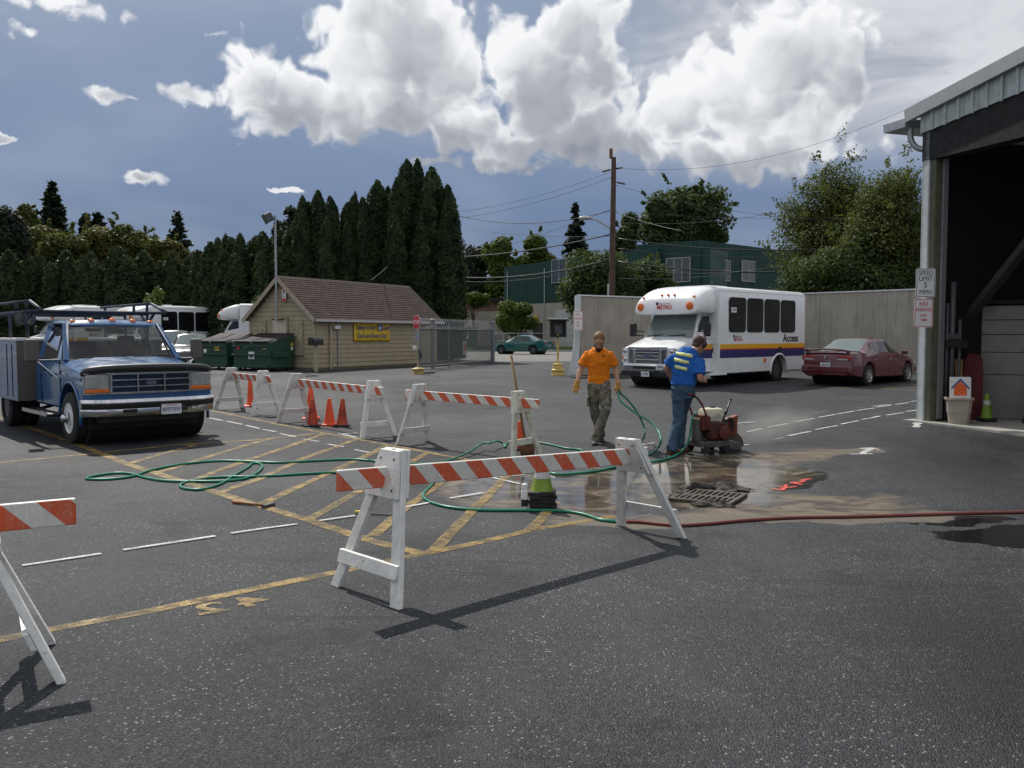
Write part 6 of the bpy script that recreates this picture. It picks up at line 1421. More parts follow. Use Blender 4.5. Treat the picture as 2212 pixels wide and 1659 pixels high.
# ================================================================ spray can
sc = thing('spray_can', 'white spray paint can standing beside the lime green cone', 'spray can', G(1133, 1102)); MB().lathe([(.030, 0), (.033, .005), (.033, .19), (.028, .205), (.02, .21)], 16).build('can', 'plate_white', sc, 40); MB().lathe([(.0335, .04), (.0335, .11)], 16, cap=False).build('label', 'sign_black', sc, 40); MB().lathe([(.029, .205), (.029, .26), (.026, .262)], 16).build('cap', 'sign_white', sc, 40)
# ================================================================ hoses
mat('hose_green', (.008, .20, .115), .35, var=.1, vs=5); mat('hose_red', (.16, .035, .028), .5, var=.15)
Z0_ = lambda q: (.2512 * q[0], 847.1 + .2512 * q[1]); Z7 = lambda q: (528.6 + .2512 * q[0], 813.3 + .2512 * q[1]); HR = .0155
def onground(L, r=HR): return [G(x, y, r) for x, y in L]
def lift(P, r): return [Vector((p.x, p.y, max(p.z, gz(p.x, p.y) + r))) for p in P]
A_ = [Z7((1080,722)), Z7((900,712)), Z7((600,725)), Z7((300,740)), Z0_((2212,600)), Z0_((1900,590)), Z0_((1560,620)), Z0_((1300,670)), Z0_((1150,720)), Z0_((1000,743)), Z0_((850,750)), Z0_((760,747)), Z0_((748,735)), Z0_((850,713)), Z0_((1000,695)), Z0_((1130,702)), Z0_((1250,735)), Z0_((1400,760)), Z0_((1600,766)), Z0_((1900,765)), Z0_((2080,748)), Z7((0,878)), Z7((90,838)), Z7((148,785)), Z7((130,748)), Z7((60,748)), Z0_((2140,640)), Z0_((2020,710)), Z0_((1900,785)), Z0_((1750,833)), Z0_((1620,833)), Z0_((1553,812)), Z0_((1590,775)), Z0_((1800,737)), Z0_((2000,727)), Z7((0,862)), Z7((300,850)), Z7((600,832)), Z7((820,825)), Z7((1100,826)), Z7((1400,828)), Z7((1560,830)), Z7((1660,808)), Z7((1690,800)), Z7((1665,850)), Z7((1610,930)), Z7((1540,1005)), Z7((1560,1060)), Z7((1700,1112)), Z7((1900,1140)), Z3((0,1150)), Z3((300,1150)), Z3((600,1155)), Z3((800,1182)), Z3((950,1230)), Z3((1090,1246))]
P = smoothpath(onground(A_), 6)
h1_ = tag(MB().tube(lift(P, HR), HR, 8).build('garden_hose', 'hose_green', None, True), 'long green hose looping over the yellow hatching to the red hose', 'hose')
cpl = onground([Z3((1085,1246)), Z3((1150,1247))], .018); tag(MB().tube(cpl, .019, 10).build('hose_coupling', 'chrome', None, True), 'metal coupling joining the green and red hoses', 'coupling')
B_ = [Z3((1145,1247)), Z3((1300,1252)), Z3((1480,1270)), Z3((1640,1281)), Z3((1900,1265)), Z3((2212,1236)), (1720, 1118), (1840, 1116), (1980, 1112), (2110, 1108), (2212, 1106), (2300, 1104)]
tag(MB().tube(lift(smoothpath(onground(B_), 6), HR), HR * 1.05, 8).build('water_hose', 'hose_red', None, True), 'dark red hose lying straight across towards the garage', 'hose')
# hose rising in a low arch behind the rail, then round to the saw
C_ = onground([Z7((1080,722)), Z7((1300,745)), Z7((1600,748)), Z7((1750,722))]); C_ += [G(*Z7((1900,662)), .05), G(*Z7((2050,575)), .10), G(*Z3((0,572)), .12), G(*Z3((70,556)), .10), G(*Z3((120,578)), .05)] + onground([Z3((135,610)), Z3((150,575)), Z3((200,566)), Z3((350,558)), Z3((500,580)), Z3((650,615)), Z3((800,640)), Z3((600,720)), Z3((480,775)), Z3((480,805)), Z3((540,832)), Z3((650,840)), Z3((900,815)), Z3((1030,790)), Z3((1160,765)), Z3((1290,742)), Z3((1420,728)), Z3((1500,714))])
yS = G(*Z3((1600,680))).y
C_ += [G(*Z3((1590,685)), .02), U(*Z3((1660,635)), yS + .10), U(*Z3((1715,545)), yS + .18), U(*Z3((1735,430)), yS + .22), U(*Z3((1752,345)), yS + .26), U(*Z3((1785,305)), yS + .3)]
tag(MB().tube(lift(smoothpath(C_, 6), HR), HR * .95, 8).build('garden_hose', 'hose_green', None, True), 'green hose winding across the puddle up to the concrete saw', 'hose')
HAND = U(*Z3((1110,140)), 13.12)
D_ = [U(*Z3((1108,110)), 13.12), HAND, U(*Z3((1125,205)), 13.0), U(*Z3((1200,272)), 12.9), U(*Z3((1300,340)), 12.75), U(*Z3((1400,405)), 12.6), U(*Z3((1458,480)), 12.4), U(*Z3((1474,560)), 12.1), G(*Z3((1440,625)), .02), G(*Z3((1370,672)), HR), G(*Z3((1270,680)), HR), G(*Z3((1150,690)), HR), G(*Z3((1000,700)), HR)]
tag(MB().tube(lift(smoothpath(D_, 7), HR), HR * .95, 8).build('garden_hose', 'hose_green', None, True), 'green hose hanging in a loop from the gloved hand', 'hose')
D2 = [U(*Z3((1112,110)), 13.16), U(*Z3((1128,145)), 13.2), U(*Z3((1200,212)), 13.3), U(*Z3((1275,315)), 13.35), U(*Z3((1328,430)), 13.4), U(*Z3((1338,495)), 13.3), G(*Z3((1305,558)), HR), G(*Z3((1240,600)), HR), G(*Z3((1100,640)), HR)]
tag(MB().tube(lift(smoothpath(D2, 7), HR), HR * .9, 8).build('garden_hose', 'hose_green', None, True), 'second green hose strand falling from the gloved hand', 'hose')
# ================================================================ hammer, yellow grip tool, shovel
mat('handle_wood', (.30, .11, .03), .5, var=.2, vs=20); mat('handle_old', (.20, .13, .06), .8, var=.2)
a, b_ = G(503, 1088), G(580, 1096); d = (b_ - a).normalized(); n_ = Vector((-d.y, d.x, 0)); hm_ = thing('hammer', 'wood-handled hammer lying by the yellow hatching', 'hammer', a)
MB().tube([Vector((0, 0, .018)), d * (b_ - a).length * .45 + Vector((0, 0, .018)), (b_ - a) * 1.0 + Vector((0, 0, .016))], [.016, .014, .009], 8).build('handle', 'handle_wood', hm_, True)
e = b_ - a; MB().bar(e + n_ * .09 + Vector((0, 0, .02)), e - n_ * .06 + Vector((0, 0, .02)), .035, .03).build('head', 'steel_dark', hm_, bevel=.006); MB().tube([e - n_ * .06 + Vector((0, 0, .02)), e - n_ * .085 + Vector((0, 0, .02))], .022, 10).build('striking_face', 'steel_dark', hm_, 40)
a = G(768, 1110); b_ = G(815, 1114); yg = thing('yellow_grip_tool', 'yellow-handled tool lying behind the barricade leg', 'tool', a); q = b_ - a
MB().tube([Vector((0, 0, .02)), q * .4 + Vector((0, 0, .022)), q * .5 + Vector((0, 0, .02))], [.014, .018, .012], 8).build('grip', 'plastic_yellow', yg, True); MB().bar(q * .5 + Vector((0, 0, .015)), q * 1.6 + Vector((.06, .02, .012)), .02, .012).build('blade', 'steel_dark', yg)
# shovel standing behind the barricade: handle seen above the rail
ft = G(1140, 985); top_ = U(1104, 768, ft.y + .35); sh = thing('shovel', 'long wooden shovel handle leaning up behind the mossy barricade', 'shovel', ft); q = top_ - ft
MB().tube([q * .12, q * .5, q], [.019, .018, .02], 8).build('handle', 'handle_old', sh, True); bd2 = q.normalized(); sx_ = Vector((1, .15, 0))
MB().loft([[sx_ * w + bd2 * h + Vector((0, k * .03, 0)), -sx_ * w + bd2 * h + Vector((0, k * .03, 0)), -sx_ * w + bd2 * h + Vector((0, k * .03 - .008, 0)), sx_ * w + bd2 * h + Vector((0, k * .03 - .008, 0))] for h, w, k in ((.0, .09, 0), (.1, .115, .6), (.2, .11, .8), (.26, .05, .3))]).build('blade', 'rust', sh, True)
# ================================================================ drain
DC = G(1530, 1077); dr = thing('drain_grate', 'rusty iron drain grate in the wet slurry', 'drain grate', DC + Vector((0, 0, .012)), R(-30))
mat('iron', (.10, .085, .07), .55, .4, var=.3, vs=14, dirt=.4, dcol=(.16, .12, .08)); mat('felt', (.052, .043, .037), .9, var=.3, vs=9, bump=.4, bs=30)
gw2, gh2 = .62, .62
for y in (-gh2 / 2, 0, gh2 / 2): MB().box((0, y, .008), (gw2, .05 if y else .06, .03)).build('frame_bar', 'iron', dr, bevel=.004)
for x in (-gw2 / 2, gw2 / 2): MB().box((x, 0, .008), (.05, gh2 + .05, .028)).build('frame_bar', 'iron', dr, bevel=.004)
for r_ in (-1, 1):
    for i in range(9): MB().box((-gw2 / 2 + (i + 1) * gw2 / 10, r_ * gh2 / 4, .008), (.026, gh2 / 2 - .05, .026)).build('grate_bar', 'iron', dr, bevel=.004)
MB().box((0, 0, -.012), (gw2, gh2, .012)).build('pit', 'sign_black', dr)
rgd = random.Random(8)
def felt(label, px, py, w, l, h, rz, seed):
    rg = np.random.default_rng(seed); t = thing('filter_cloth', label, 'cloth', G(px, py), rz); nx, ny = 26, 12; V = []
    K = [(rg.normal(0, 1), rg.normal(0, 1), rg.uniform(0, 6), rg.uniform(.5, 1)) for _ in range(5)]
    for j in range(ny + 1):
        for i in range(nx + 1):
            x, y = i / nx - .5, j / ny - .5
            z = sum(a * abs(((x * kx + y * ky) * 2.2 + p) % 2 - 1) for kx, ky, p, a in K) / 3.2
            edge = min(1, 4 * min(i / nx, 1 - i / nx, j / ny * 1.2 + .02, (1 - j / ny) * 2 + .3)); z = h * max(0, z - .25) * 1.6 * (.25 + .75 * edge)
            V.append((x * w * (1 + .12 * math.sin(y * 14 + seed)) + rg.normal(0, .003), y * l * (1 + .25 * math.sin(x * 17 + seed * 2)) + rg.normal(0, .003), .006 + z + rg.normal(0, .002)))
    o = MB().add(V, [(j * (nx + 1) + i, j * (nx + 1) + i + 1, (j + 1) * (nx + 1) + i + 1, (j + 1) * (nx + 1) + i) for j in range(ny) for i in range(nx)]).build('fold', 'felt', t, 35); o.modifiers.new('t', 'SOLIDIFY').thickness = .008
felt('crumpled dark filter cloth behind the drain grate', 1525, 1058, .55, .22, .10, R(5), 1); felt('raised flap of filter cloth beside the drain grate', 1580, 1060, .42, .26, .13, R(25), 2); felt('flat wet filter cloth scrap in front of the drain grate', 1540, 1093, .4, .16, .05, R(-8), 3); felt('dark filter cloth edge on the wet side of the grate', 1478, 1073, .3, .18, .05, R(-15), 4)
# ================================================================ concrete saw
SWP = G(1530, 976); SD = Vector((.93, .36, 0)).normalized()
saw = thing('concrete_saw', 'red walk-behind concrete saw with white fuel tank and blade guard', 'concrete saw', (SWP.x + .05, SWP.y, SWP.z), math.atan2(SD.y, SD.x))
mat('saw_red', (.12, .024, .017), .5, var=.2, vs=9, dirt=.5, dcol=(.10, .05, .035)); mat('saw_grey', (.085, .08, .072), .6, .2, var=.3, vs=8, dirt=.4, dcol=(.25, .2, .14)); mat('tank_cream', (.58, .54, .40), .5, var=.05, dirt=.15, dcol=(.4, .33, .2)); mat('guard_orange', (.20, .04, .018), .5, var=.2, vs=8, dirt=.4, dcol=(.2, .1, .06))
MB().box((-.02, 0, .15), (.62, .42, .10)).build('frame', 'saw_grey', saw, bevel=.015); MB().bar((.1, -.2, .14), (.42, -.22, .10), .06, .12).build('frame_arm', 'saw_grey', saw, bevel=.01)
for x, r in ((-.28, .07), (.14, .065)):
    for s in (-1, 1): MB().lathe([(r * .5, -.025), (r, -.025), (r, .025), (r * .5, .025)], 18, wmat(x, s * .22, r, s)).build('wheel', 'rubber', saw, 40)
MB().box((.02, 0, .36), (.32, .30, .30)).build('engine', 'saw_red', saw, bevel=.04, seg=3); MB().lathe([(.02, -.03), (.115, -.03), (.125, .0), (.115, .04), (.07, .05)], 20, frame((.12, -.17, .34), (1, 0, 0), (0, 0, 1))).build('recoil_starter', 'saw_red', saw, 40)
m = MB()
for i in range(7): m.box((.02, 0, .27 + i * .035), (.36, .33, .008))
struct(m.build('cooling_fin', 'saw_grey', saw), 'stuff')
MB().loft([[(x * .19 - .02, y * .15, z) for x, y, _ in sqring(1, 0, .25)] for z in (.60, .66)] + [[(x * .16 - .02, y * .12, .715) for x, y, _ in sqring(1, 0, .25)], [(x * .10 - .02, y * .07, .73) for x, y, _ in sqring(1, 0, .25)]]).build('fuel_tank', 'tank_cream', saw, 35); MB().lathe([(.045, .72), (.045, .755), (.03, .76)], 14, Matrix.Translation((0, 0, 0))).build('fuel_cap', 'sign_black', saw, 40)
MB().box((-.20, .0, .50), (.16, .28, .26)).build('control_box', 'saw_red', saw, bevel=.02); MB().lathe([(.10, 0), (.10, .34), (.09, .36)], 16, Matrix.Translation((-.26, .04, .20))).build('water_canister', 'saw_grey', saw, 40); MB().lathe([(.102, .35), (.102, .37)], 16, Matrix.Translation((-.26, .04, .20))).build('canister_lid', 'tank_cream', saw, 40)
MB().tube(smoothpath([(.15, -.10, .48), (.24, -.12, .55), (.31, -.12, .53), (.33, -.12, .42), (.31, -.12, .34)], 4), .025, 8).build('exhaust', 'sign_black', saw, True)
MB().loft([[(.30 + dx, y, z) for dx, y in ((0, -.07), (.16, -.07), (.17, .07), (0, .07))] for z in (.26, .50)] + [[(.27, -.07, .54), (.48, -.07, .60), (.49, .07, .60), (.27, .07, .54)]]).build('guard_shield', 'guard_orange', saw, bevel=.012)
g = []
for a in np.linspace(0, math.pi, 13): g.append([(.36 + r * math.cos(a), y, .07 + r * math.sin(a) * 1.05) for r, y in ((.10, -.05), (.245, -.05), (.245, .05), (.10, .05))])
MB().loft(g).build('blade_guard', 'saw_grey', saw, 40); MB().lathe([(.02, -.003), (.22, -.003), (.22, .003), (.02, .003)], 28, frame((.36, 0, .09), (1, 0, 0), (0, 0, 1))).build('blade', 'steel_dark', saw, 40)
MB().tube([(.08, -.12, .42), (.26, -.14, .86)], .014, 8).build('depth_rod', 'sign_black', saw, True); MB().tube([(.16, -.13, .62), (.19, -.133, .70)], .024, 8).build('rod_collar', 'sign_black', saw, True); MB().ell((.265, -.14, .87), (.03, .015, .012)).build('rod_cap', 'sign_black', saw, True)
for s in (-1, 1): MB().tube(smoothpath([(-.1, s * .19, .2), (-.22, s * .2, .52), (-.34, s * .2, .80), (-.50, s * .2, .96), (-.62, s * .2, .98)], 5), .017, 8).build('handlebar', 'saw_red', saw, True)
MB().tube([(-.22, -.2, .52), (-.22, .2, .52)], .014, 8).build('handle_brace', 'saw_red', saw, True); MB().tube(smoothpath([(-.12, -.16, .56), (-.04, -.17, .64), (.04, -.17, .62), (.05, -.16, .50)], 4), .008, 6).build('fuel_line', 'tank_cream', saw, True)
saw.scale = (.86, .9, .88)

# fine spray thrown up by the wet blade
mm = bpy.data.materials.new('mist'); mm.use_nodes = True; MATS['mist'] = mm; t = NT(mm.node_tree); t.n.clear()
co = t.new('ShaderNodeTexCoord').outputs['Object']; vol = t.new('ShaderNodeVolumePrincipled'); vol.inputs['Color'].default_value = (.92, .9, .86, 1); vol.inputs['Anisotropy'].default_value = .5
fall = t.mr(t.vmath('LENGTH', co, None, 1), 0, 1, 1, 0)
t.put(vol.inputs['Density'], t.math('MULTIPLY', t.math('MULTIPLY', fall, t.mr(t.noise(co, 2.6, 3, .6), .35, .7, .2, 1)), 2.4))
ou = t.new('ShaderNodeOutputMaterial'); t.l.new(vol.outputs[0], ou.inputs['Volume'])
q = G(1660, 958); ms = MB().ell((0, 0, 0), (1, 1, 1), 20, 14).build('spray_mist', 'mist'); ms.location = (q.x + .1, q.y + .1, q.z + .26); ms.scale = (1.0, .55, .36); ms.rotation_euler = (0, R(-8), R(15)); struct(ms, 'stuff', 'thin pale water mist drifting off the saw blade')
# ================================================================ people
mat('skin', (.50, .27, .18), .5, var=.08, vs=14); mat('hair_blond', (.20, .105, .045), .7, var=.3, vs=40); mat('beard', (.075, .03, .015), .8, var=.3, vs=50); mat('hair_brown', (.05, .028, .018), .7, var=.3, vs=40); mat('glove', (.50, .26, .05), .75, var=.25, vs=18, dirt=.4, dcol=(.18, .09, .03)); mat('shoe_dark', (.03, .028, .022), .7); mat('boot_brown', (.10, .045, .025), .7, var=.2); mat('belt', (.13, .055, .025), .5); mat('reflect_lime', (.68, .74, .30), .45, var=.06)
def cloth(name, col, bs=26, bump=.9, var=.12, vs=5, dirt=0, dcol=(.1, .1, .1), camo=None):
    m = mat(name, col, .85, var=var, vs=vs, dirt=dirt, dcol=dcol, spec=.25); t = NT(m.node_tree); p = t.n['Principled BSDF']; g = t.new('ShaderNodeNewGeometry').outputs['Position']
    n = t.noise(t.vmath('MULTIPLY', g, (1, 1, .55)), bs * .55, 4, .55, 1.2); b = t.new('ShaderNodeBump'); b.inputs['Strength'].default_value = bump; b.inputs['Distance'].default_value = .025; t.put(b.inputs['Height'], n); t.l.new(b.outputs[0], p.inputs['Normal'])
    if camo:
        src = p.inputs['Base Color'].links[0].from_socket; q = t.noise(t.vmath('MULTIPLY', g, (1, 1, .6)), 16, 3, .6)
        c = t.mix(t.mr(q, .44, .50), src, camo[0]); c = t.mix(t.mr(t.noise(g, 23, 3, .6), .56, .60), c, camo[1]); t.put(p.inputs['Base Color'], c)
cloth('shirt_orange', (.80, .215, .010), 18, 1.0, .05); cloth('shirt_blue', (.020, .115, .42), 18, 1.0, .1); cloth('trouser_camo', (.21, .19, .14), 24, 1.0, .15, camo=((.135, .125, .095), (.30, .27, .21))); cloth('jeans', (.050, .090, .145), 22, 1.0, .25, 6, .35, (.13, .17, .21))
def limb(mb, pts, n=12):                                   # pts: (x, y, z, rx, ry) elliptical sections, rings perpendicular to the path
    P = [Vector(p[:3]) for p in pts]; rings = []
    for i, p in enumerate(P):
        d = (P[min(i + 1, len(P) - 1)] - P[max(i - 1, 0)]).normalized()
        ref = Vector((0, 1, 0)) if abs(d.y) < .8 else Vector((0, 0, 1)); a = ref.cross(d).normalized(); b = d.cross(a).normalized()
        rings.append([p + a * math.cos(2 * math.pi * j / n) * pts[i][3] + b * math.sin(2 * math.pi * j / n) * pts[i][4] for j in range(n)])
    mb.loft(rings); return mb
def fuse(o, vox=.011, it=4, fac=.5, folds=0):
    r = o.modifiers.new('remesh', 'REMESH'); r.mode = 'VOXEL'; r.voxel_size = vox; r.use_smooth_shade = True
    s = o.modifiers.new('smooth', 'SMOOTH'); s.iterations = it; s.factor = fac
    if folds:
        tx = bpy.data.textures.get('folds') or bpy.data.textures.new('folds', 'CLOUDS'); tx.noise_scale = .085; tx.noise_depth = 2; d = o.modifiers.new('folds', 'DISPLACE'); d.texture = tx; d.texture_coords = 'GLOBAL'; d.strength = folds; d.mid_level = .5
    return o
def bend(p, q, k): return tuple(p[i] + (q[i] - p[i]) * k for i in range(3))
def arm_secs(sh, el, wr, r): # shoulder, elbow, wrist
    A = []
    for k, rr in ((0, .058), (.25, .054), (.6, .047), (.92, .041)): A.append((*bend(sh, el, k), rr * r, rr * r))
    for k, rr in ((.06, .041), (.3, .044), (.65, .035), (.95, .028), (1.03, .027)): A.append((*bend(el, wr, k), rr * r, rr * r))
    return A
def hand(mb, wr, d, palm, curl, thumb_dir, s=1.0, grip=None):
    """wr wrist point, d direction of the fingers, palm normal, curl amount: four unequal fingers and a side thumb."""
    w, d, pn = Vector(wr), Vector(d).normalized(), Vector(palm).normalized(); sd = d.cross(pn).normalized(); pn = sd.cross(d).normalized()
    limb(mb, [(*(w - d * .01), .026 * s, .02 * s), (*(w + d * .03), .038 * s, .018 * s), (*(w + d * .075), .042 * s, .017 * s), (*(w + d * .092), .038 * s, .014 * s)]) if False else None
    c = [w + sd * x * s + d * y * s + pn * z * s for x, y, z in ((-.026, 0, .013), (.026, 0, .013), (.026, 0, -.013), (-.026, 0, -.013))]; e = [w + sd * x * s + d * y * s + pn * z * s for x, y, z in ((-.043, .088, .012), (.043, .088, .012), (.043, .088, -.012), (-.043, .088, -.012))]
    mb.loft([c, e])
    for i, (x, ln) in enumerate(((-.032, .066), (-.011, .076), (.011, .072), (.032, .056))):
        p = w + sd * x * s + d * .082 * s; pts = [p]; a = 0
        for j in range(3):
            a += curl * (.6, .9, .8)[j]; p = p + (d * math.cos(a) + pn * math.sin(a)) * ln * s * (.45, .32, .23)[j]; pts.append(p)
        mb.tube(pts, [.0095 * s, .009 * s, .0085 * s, .0065 * s], 8)
    p = w + sd * thumb_dir * .030 * s + d * .025 * s; q = p + (sd * thumb_dir * .62 + d * .7 + pn * .25).normalized() * .04 * s; r_ = q + (sd * thumb_dir * (.3 - curl * .3) + d * .8 + pn * .5 * (1 + curl)).normalized() * .032 * s
    mb.tube([p, q, r_], [.013 * s, .011 * s, .008 * s], 8)
def head(mb, c, ax, fw, s=1.0):
    """c centre of the skull, ax up axis of the head, fw facing."""
    up, f = Vector(ax).normalized(), Vector(fw); f = (f - up * f.dot(up)).normalized(); l = up.cross(f); M = Matrix((f, l, up)).transposed().to_4x4(); M.translation = Vector(c)
    mb.ell((-.012 * s, 0, .03 * s), (.096 * s, .076 * s, .092 * s), 18, 14, M); mb.ell((.022 * s, 0, -.045 * s), (.068 * s, .060 * s, .078 * s), 16, 12, M)
    mb.ell((.070 * s, 0, -.088 * s), (.024 * s, .026 * s, .022 * s), 10, 8, M)                       # chin
    mb.loft([[(.082 * s, y, .008 * s) for y in (-.007, .007)] + [(.078 * s, .009, .0), (.078 * s, -.009, .0)], [(.112 * s, -.013, -.034 * s), (.112 * s, .013, -.034 * s), (.080 * s, .016, -.038 * s), (.080 * s, -.016, -.038 * s)]], M=M)   # nose
    for q in (-1, 1):
        mb.ell((-.008 * s, q * .078 * s, -.012 * s), (.020 * s, .010 * s, .032 * s), 10, 8, M); mb.ell((.070 * s, q * .032 * s, .022 * s), (.020 * s, .026 * s, .010 * s), 8, 6, M)
    mb.ell((.080 * s, 0, -.060 * s), (.016 * s, .026 * s, .010 * s), 10, 6, M)
    return M
def face(par, M, s=1.0, glasses=False):
    for q in (-1, 1):
        e = MB().ell((.0835 * s, q * .031 * s, .002 * s), (.009, .013, .008), 10, 8, M).build('eye', 'sign_white', par, True); MB().ell((.0905 * s, q * .031 * s, .001 * s), (.004, .006, .006), 8, 6, M).build('iris', 'sign_black', e, True)
        MB().bar((.089 * s, q * .016 * s, .020 * s), (.080 * s, q * .048 * s, .021 * s), .008, .007, M=M).build('eyebrow', 'beard', par)
    MB().bar((.0965 * s, -.022 * s, -.060 * s), (.0965 * s, .022 * s, -.060 * s), .005, .006, M=M).build('mouth', 'sign_red', par)
    if glasses:
        for q in (-1, 1): MB().tube([(.100 * s - .012 * abs(math.cos(a)), q * .033 * s + .022 * math.cos(a), .002 + .015 * math.sin(a)) for a in np.linspace(0, 6.28, 14)], .0025, 5, M=M).build('glasses_rim', 'steel_dark', par); MB().tube([(.088 * s, q * .056 * s, .004), (.0, q * .080 * s, .01)], .0025, 5, M=M).build('glasses_arm', 'steel_dark', par)
def shoe(mb, heel, toe, w=.048, h=.09):
    a, b = Vector(heel), Vector(toe); d = (b - a).normalized(); s = Vector((-d.y, d.x, 0)).normalized(); rings = []
    for k, ww, hh in ((-.02, .6, .7), (.0, .85, 1.0), (.25, .95, 1.05), (.5, 1, .8), (.8, 1.05, .58), (.97, .8, .45), (1.04, .4, .3)):
        p = a + (b - a) * k; rings.append([p + s * x * w * ww + Vector((0, 0, z * h * hh)) for x, z in ((-1, 0), (1, 0), (1, .35), (.75, .85), (0, 1), (-.75, .85), (-1, .35))])
    mb.loft(rings); return mb
# ---------------------------------------------------------------- worker in orange (local: facing -Y towards the camera; x to the picture's right)
P0 = G(1291, 958); fz = gz(P0.x, P0.y); kz = .001187
W1 = thing('person', 'worker in orange shirt, camo trousers and yellow gloves, looking down', 'person', (P0.x, P0.y, fz + .002), 0)
X1 = lambda zx: (zx - 445) * kz; Zz1 = lambda zy: (1602 - zy) * kz
hipL, hipR = (X1(385), .0, .93), (X1(525), .0, .93); knL, knR = (X1(405), .06, .52), (X1(535), -.13, .53); anL, anR = (X1(505), .26, .10), (X1(410), -.06, .085)
shL, shR = (X1(312), .02, 1.385), (X1(592), .02, 1.385); elL, elR = (X1(225), .05, 1.165), (X1(678), .04, 1.165); wrL, wrR = (X1(168), -.06, .935), (X1(700), -.06, .905)
def torso(mb, g=0.0, lo=.92):
    limb(mb, [(X1(455), .01, lo, .155 + g, .105 + g), (X1(455), .01, 1.02, .150 + g, .102 + g), (X1(455), .005, 1.14, .155 + g, .105 + g), (X1(454), .0, 1.27, .178 + g, .118 + g), (X1(452), .005, 1.38, .180 + g, .110 + g), (X1(451), .01, 1.425, .150 + g, .085 + g), (X1(451), .0, 1.475, .075 + g, .07 + g)], 18)
b = MB(); torso(b); limb(b, [(X1(451), .01, 1.44, .058, .058), (X1(450), -.03, 1.50, .054, .056), (X1(448), -.055, 1.56, .056, .06)])
for sh, el, wr in ((shL, elL, wrL), (shR, elR, wrR)): limb(b, arm_secs(sh, el, wr, 1.0))
for hp, kn, an in ((hipL, knL, anL), (hipR, knR, anR)): limb(b, [(*hp, .085, .09), (*bend(hp, kn, .5), .075, .08), (*kn, .055, .06), (*bend(kn, an, .35), .055, .06), (*an, .036, .04)])
HM = head(b, (X1(447), -.10, 1.575), (0.02, -.55, 1), (-.06, -1, -.55), 1.03)
hand(b, wrL, (-.28, -.25, -1), (.25, -1, .15), .55, -1, 1.0); hand(b, wrR, (.02, -.2, -1), (0, -1, .1), 1.1, 1, 1.0)
body1 = fuse(b.build('body', 'skin', W1), .0095, 3)
face(W1, HM, 1.03, True)
b = MB(); torso(b, .016, .915)
for sh, el in ((shL, elL), (shR, elR)):
    limb(b, [(*bend(sh, el, -.10), .048, .052), (*bend(sh, el, .08), .066, .070), (*bend(sh, el, .45), .074, .078), (*bend(sh, el, .78), .077, .080), (*bend(sh, el, .82), .070, .073)])
sh1 = fuse(b.build('shirt', 'shirt_orange', W1), .012, 3, folds=.032)
MB().prism([(-.018, 0), (.018, 0), (.006, .026), (-.004, .026)], 0, .004, frame((X1(503), -.138, Zz1(465)), (1, 0, 0), (0, 0, 1))).build('shirt_emblem', 'sign_black', sh1)
b = MB(); limb(b, [(X1(455), .01, .97, .158, .112), (X1(455), .01, .90, .172, .122), (X1(455), .01, .83, .165, .118)], 16)
for hp, kn, an in ((hipL, knL, anL), (hipR, knR, anR)): limb(b, [(*bend(hp, kn, -.05), .098, .105), (*bend(hp, kn, .35), .094, .1), (*bend(hp, kn, .8), .082, .088), (*kn, .079, .084), (*bend(kn, an, .25), .078, .084), (*bend(kn, an, .6), .074, .082), (*bend(kn, an, .9), .078, .088), (*bend(kn, an, 1.06), .074, .09)])
tr1 = fuse(b.build('trousers', 'trouser_camo', W1), .012, 3, folds=.032)
for (x, y, z), s in (((X1(325), .0, .66), -1), ((X1(590), -.06, .66), 1)): MB().loft([[(x + s * o, y + yy * w, z + zz) for yy in (-.06, .06) for o in ((.0, .03) if yy < 0 else (.03, .0))] for zz, w in ((-.09, .9), (.06, 1.0))]).build('cargo_pocket', 'trouser_camo', tr1, bevel=.014)
for heel, toe in (((anR[0] + .005, anR[1] + .07, .0), (anR[0] - .035, anR[1] - .19, .0)), ((anL[0] + .0, anL[1] + .06, .0), (anL[0] + .01, anL[1] - .19, .0))): fuse(shoe(MB(), heel, toe).build('shoe', 'shoe_dark', W1), .01, 2)
for wr, d, pn, cu, th in ((wrL, (-.28, -.25, -1), (.25, -1, .15), .55, -1), (wrR, (.02, -.2, -1), (0, -1, .1), 1.1, 1)):
    g = MB(); hand(g, wr, d, pn, cu, th, 1.22); dv = Vector(d).normalized(); w_ = Vector(wr); limb(g, [(*(w_ - dv * .045), .045, .043), (*(w_ - dv * .02), .038, .036), (*(w_ + dv * .02), .04, .03), (*(w_ + dv * .05), .044, .026)]); fuse(g.build('glove', 'glove', W1), .0085, 2)
h = MB(); h.ell((-.028, 0, .052), (.104, .088, .090), 18, 14, HM); h.ell((-.058, 0, -.005), (.056, .074, .066), 14, 10, HM); h.ell((-.075, 0, .105), (.034, .036, .034), 12, 10, HM); fuse(h.build('hair', 'hair_blond', W1), .009, 2)
h = MB(); h.ell((.055, 0, -.092), (.050, .058, .042), 14, 10, HM); h.ell((.062, 0, -.125), (.034, .038, .030), 12, 8, HM)
for q in (-1, 1): h.ell((.028, q * .058, -.055), (.028, .014, .045), 10, 8, HM)
fuse(h.build('beard', 'beard', W1), .009, 2)
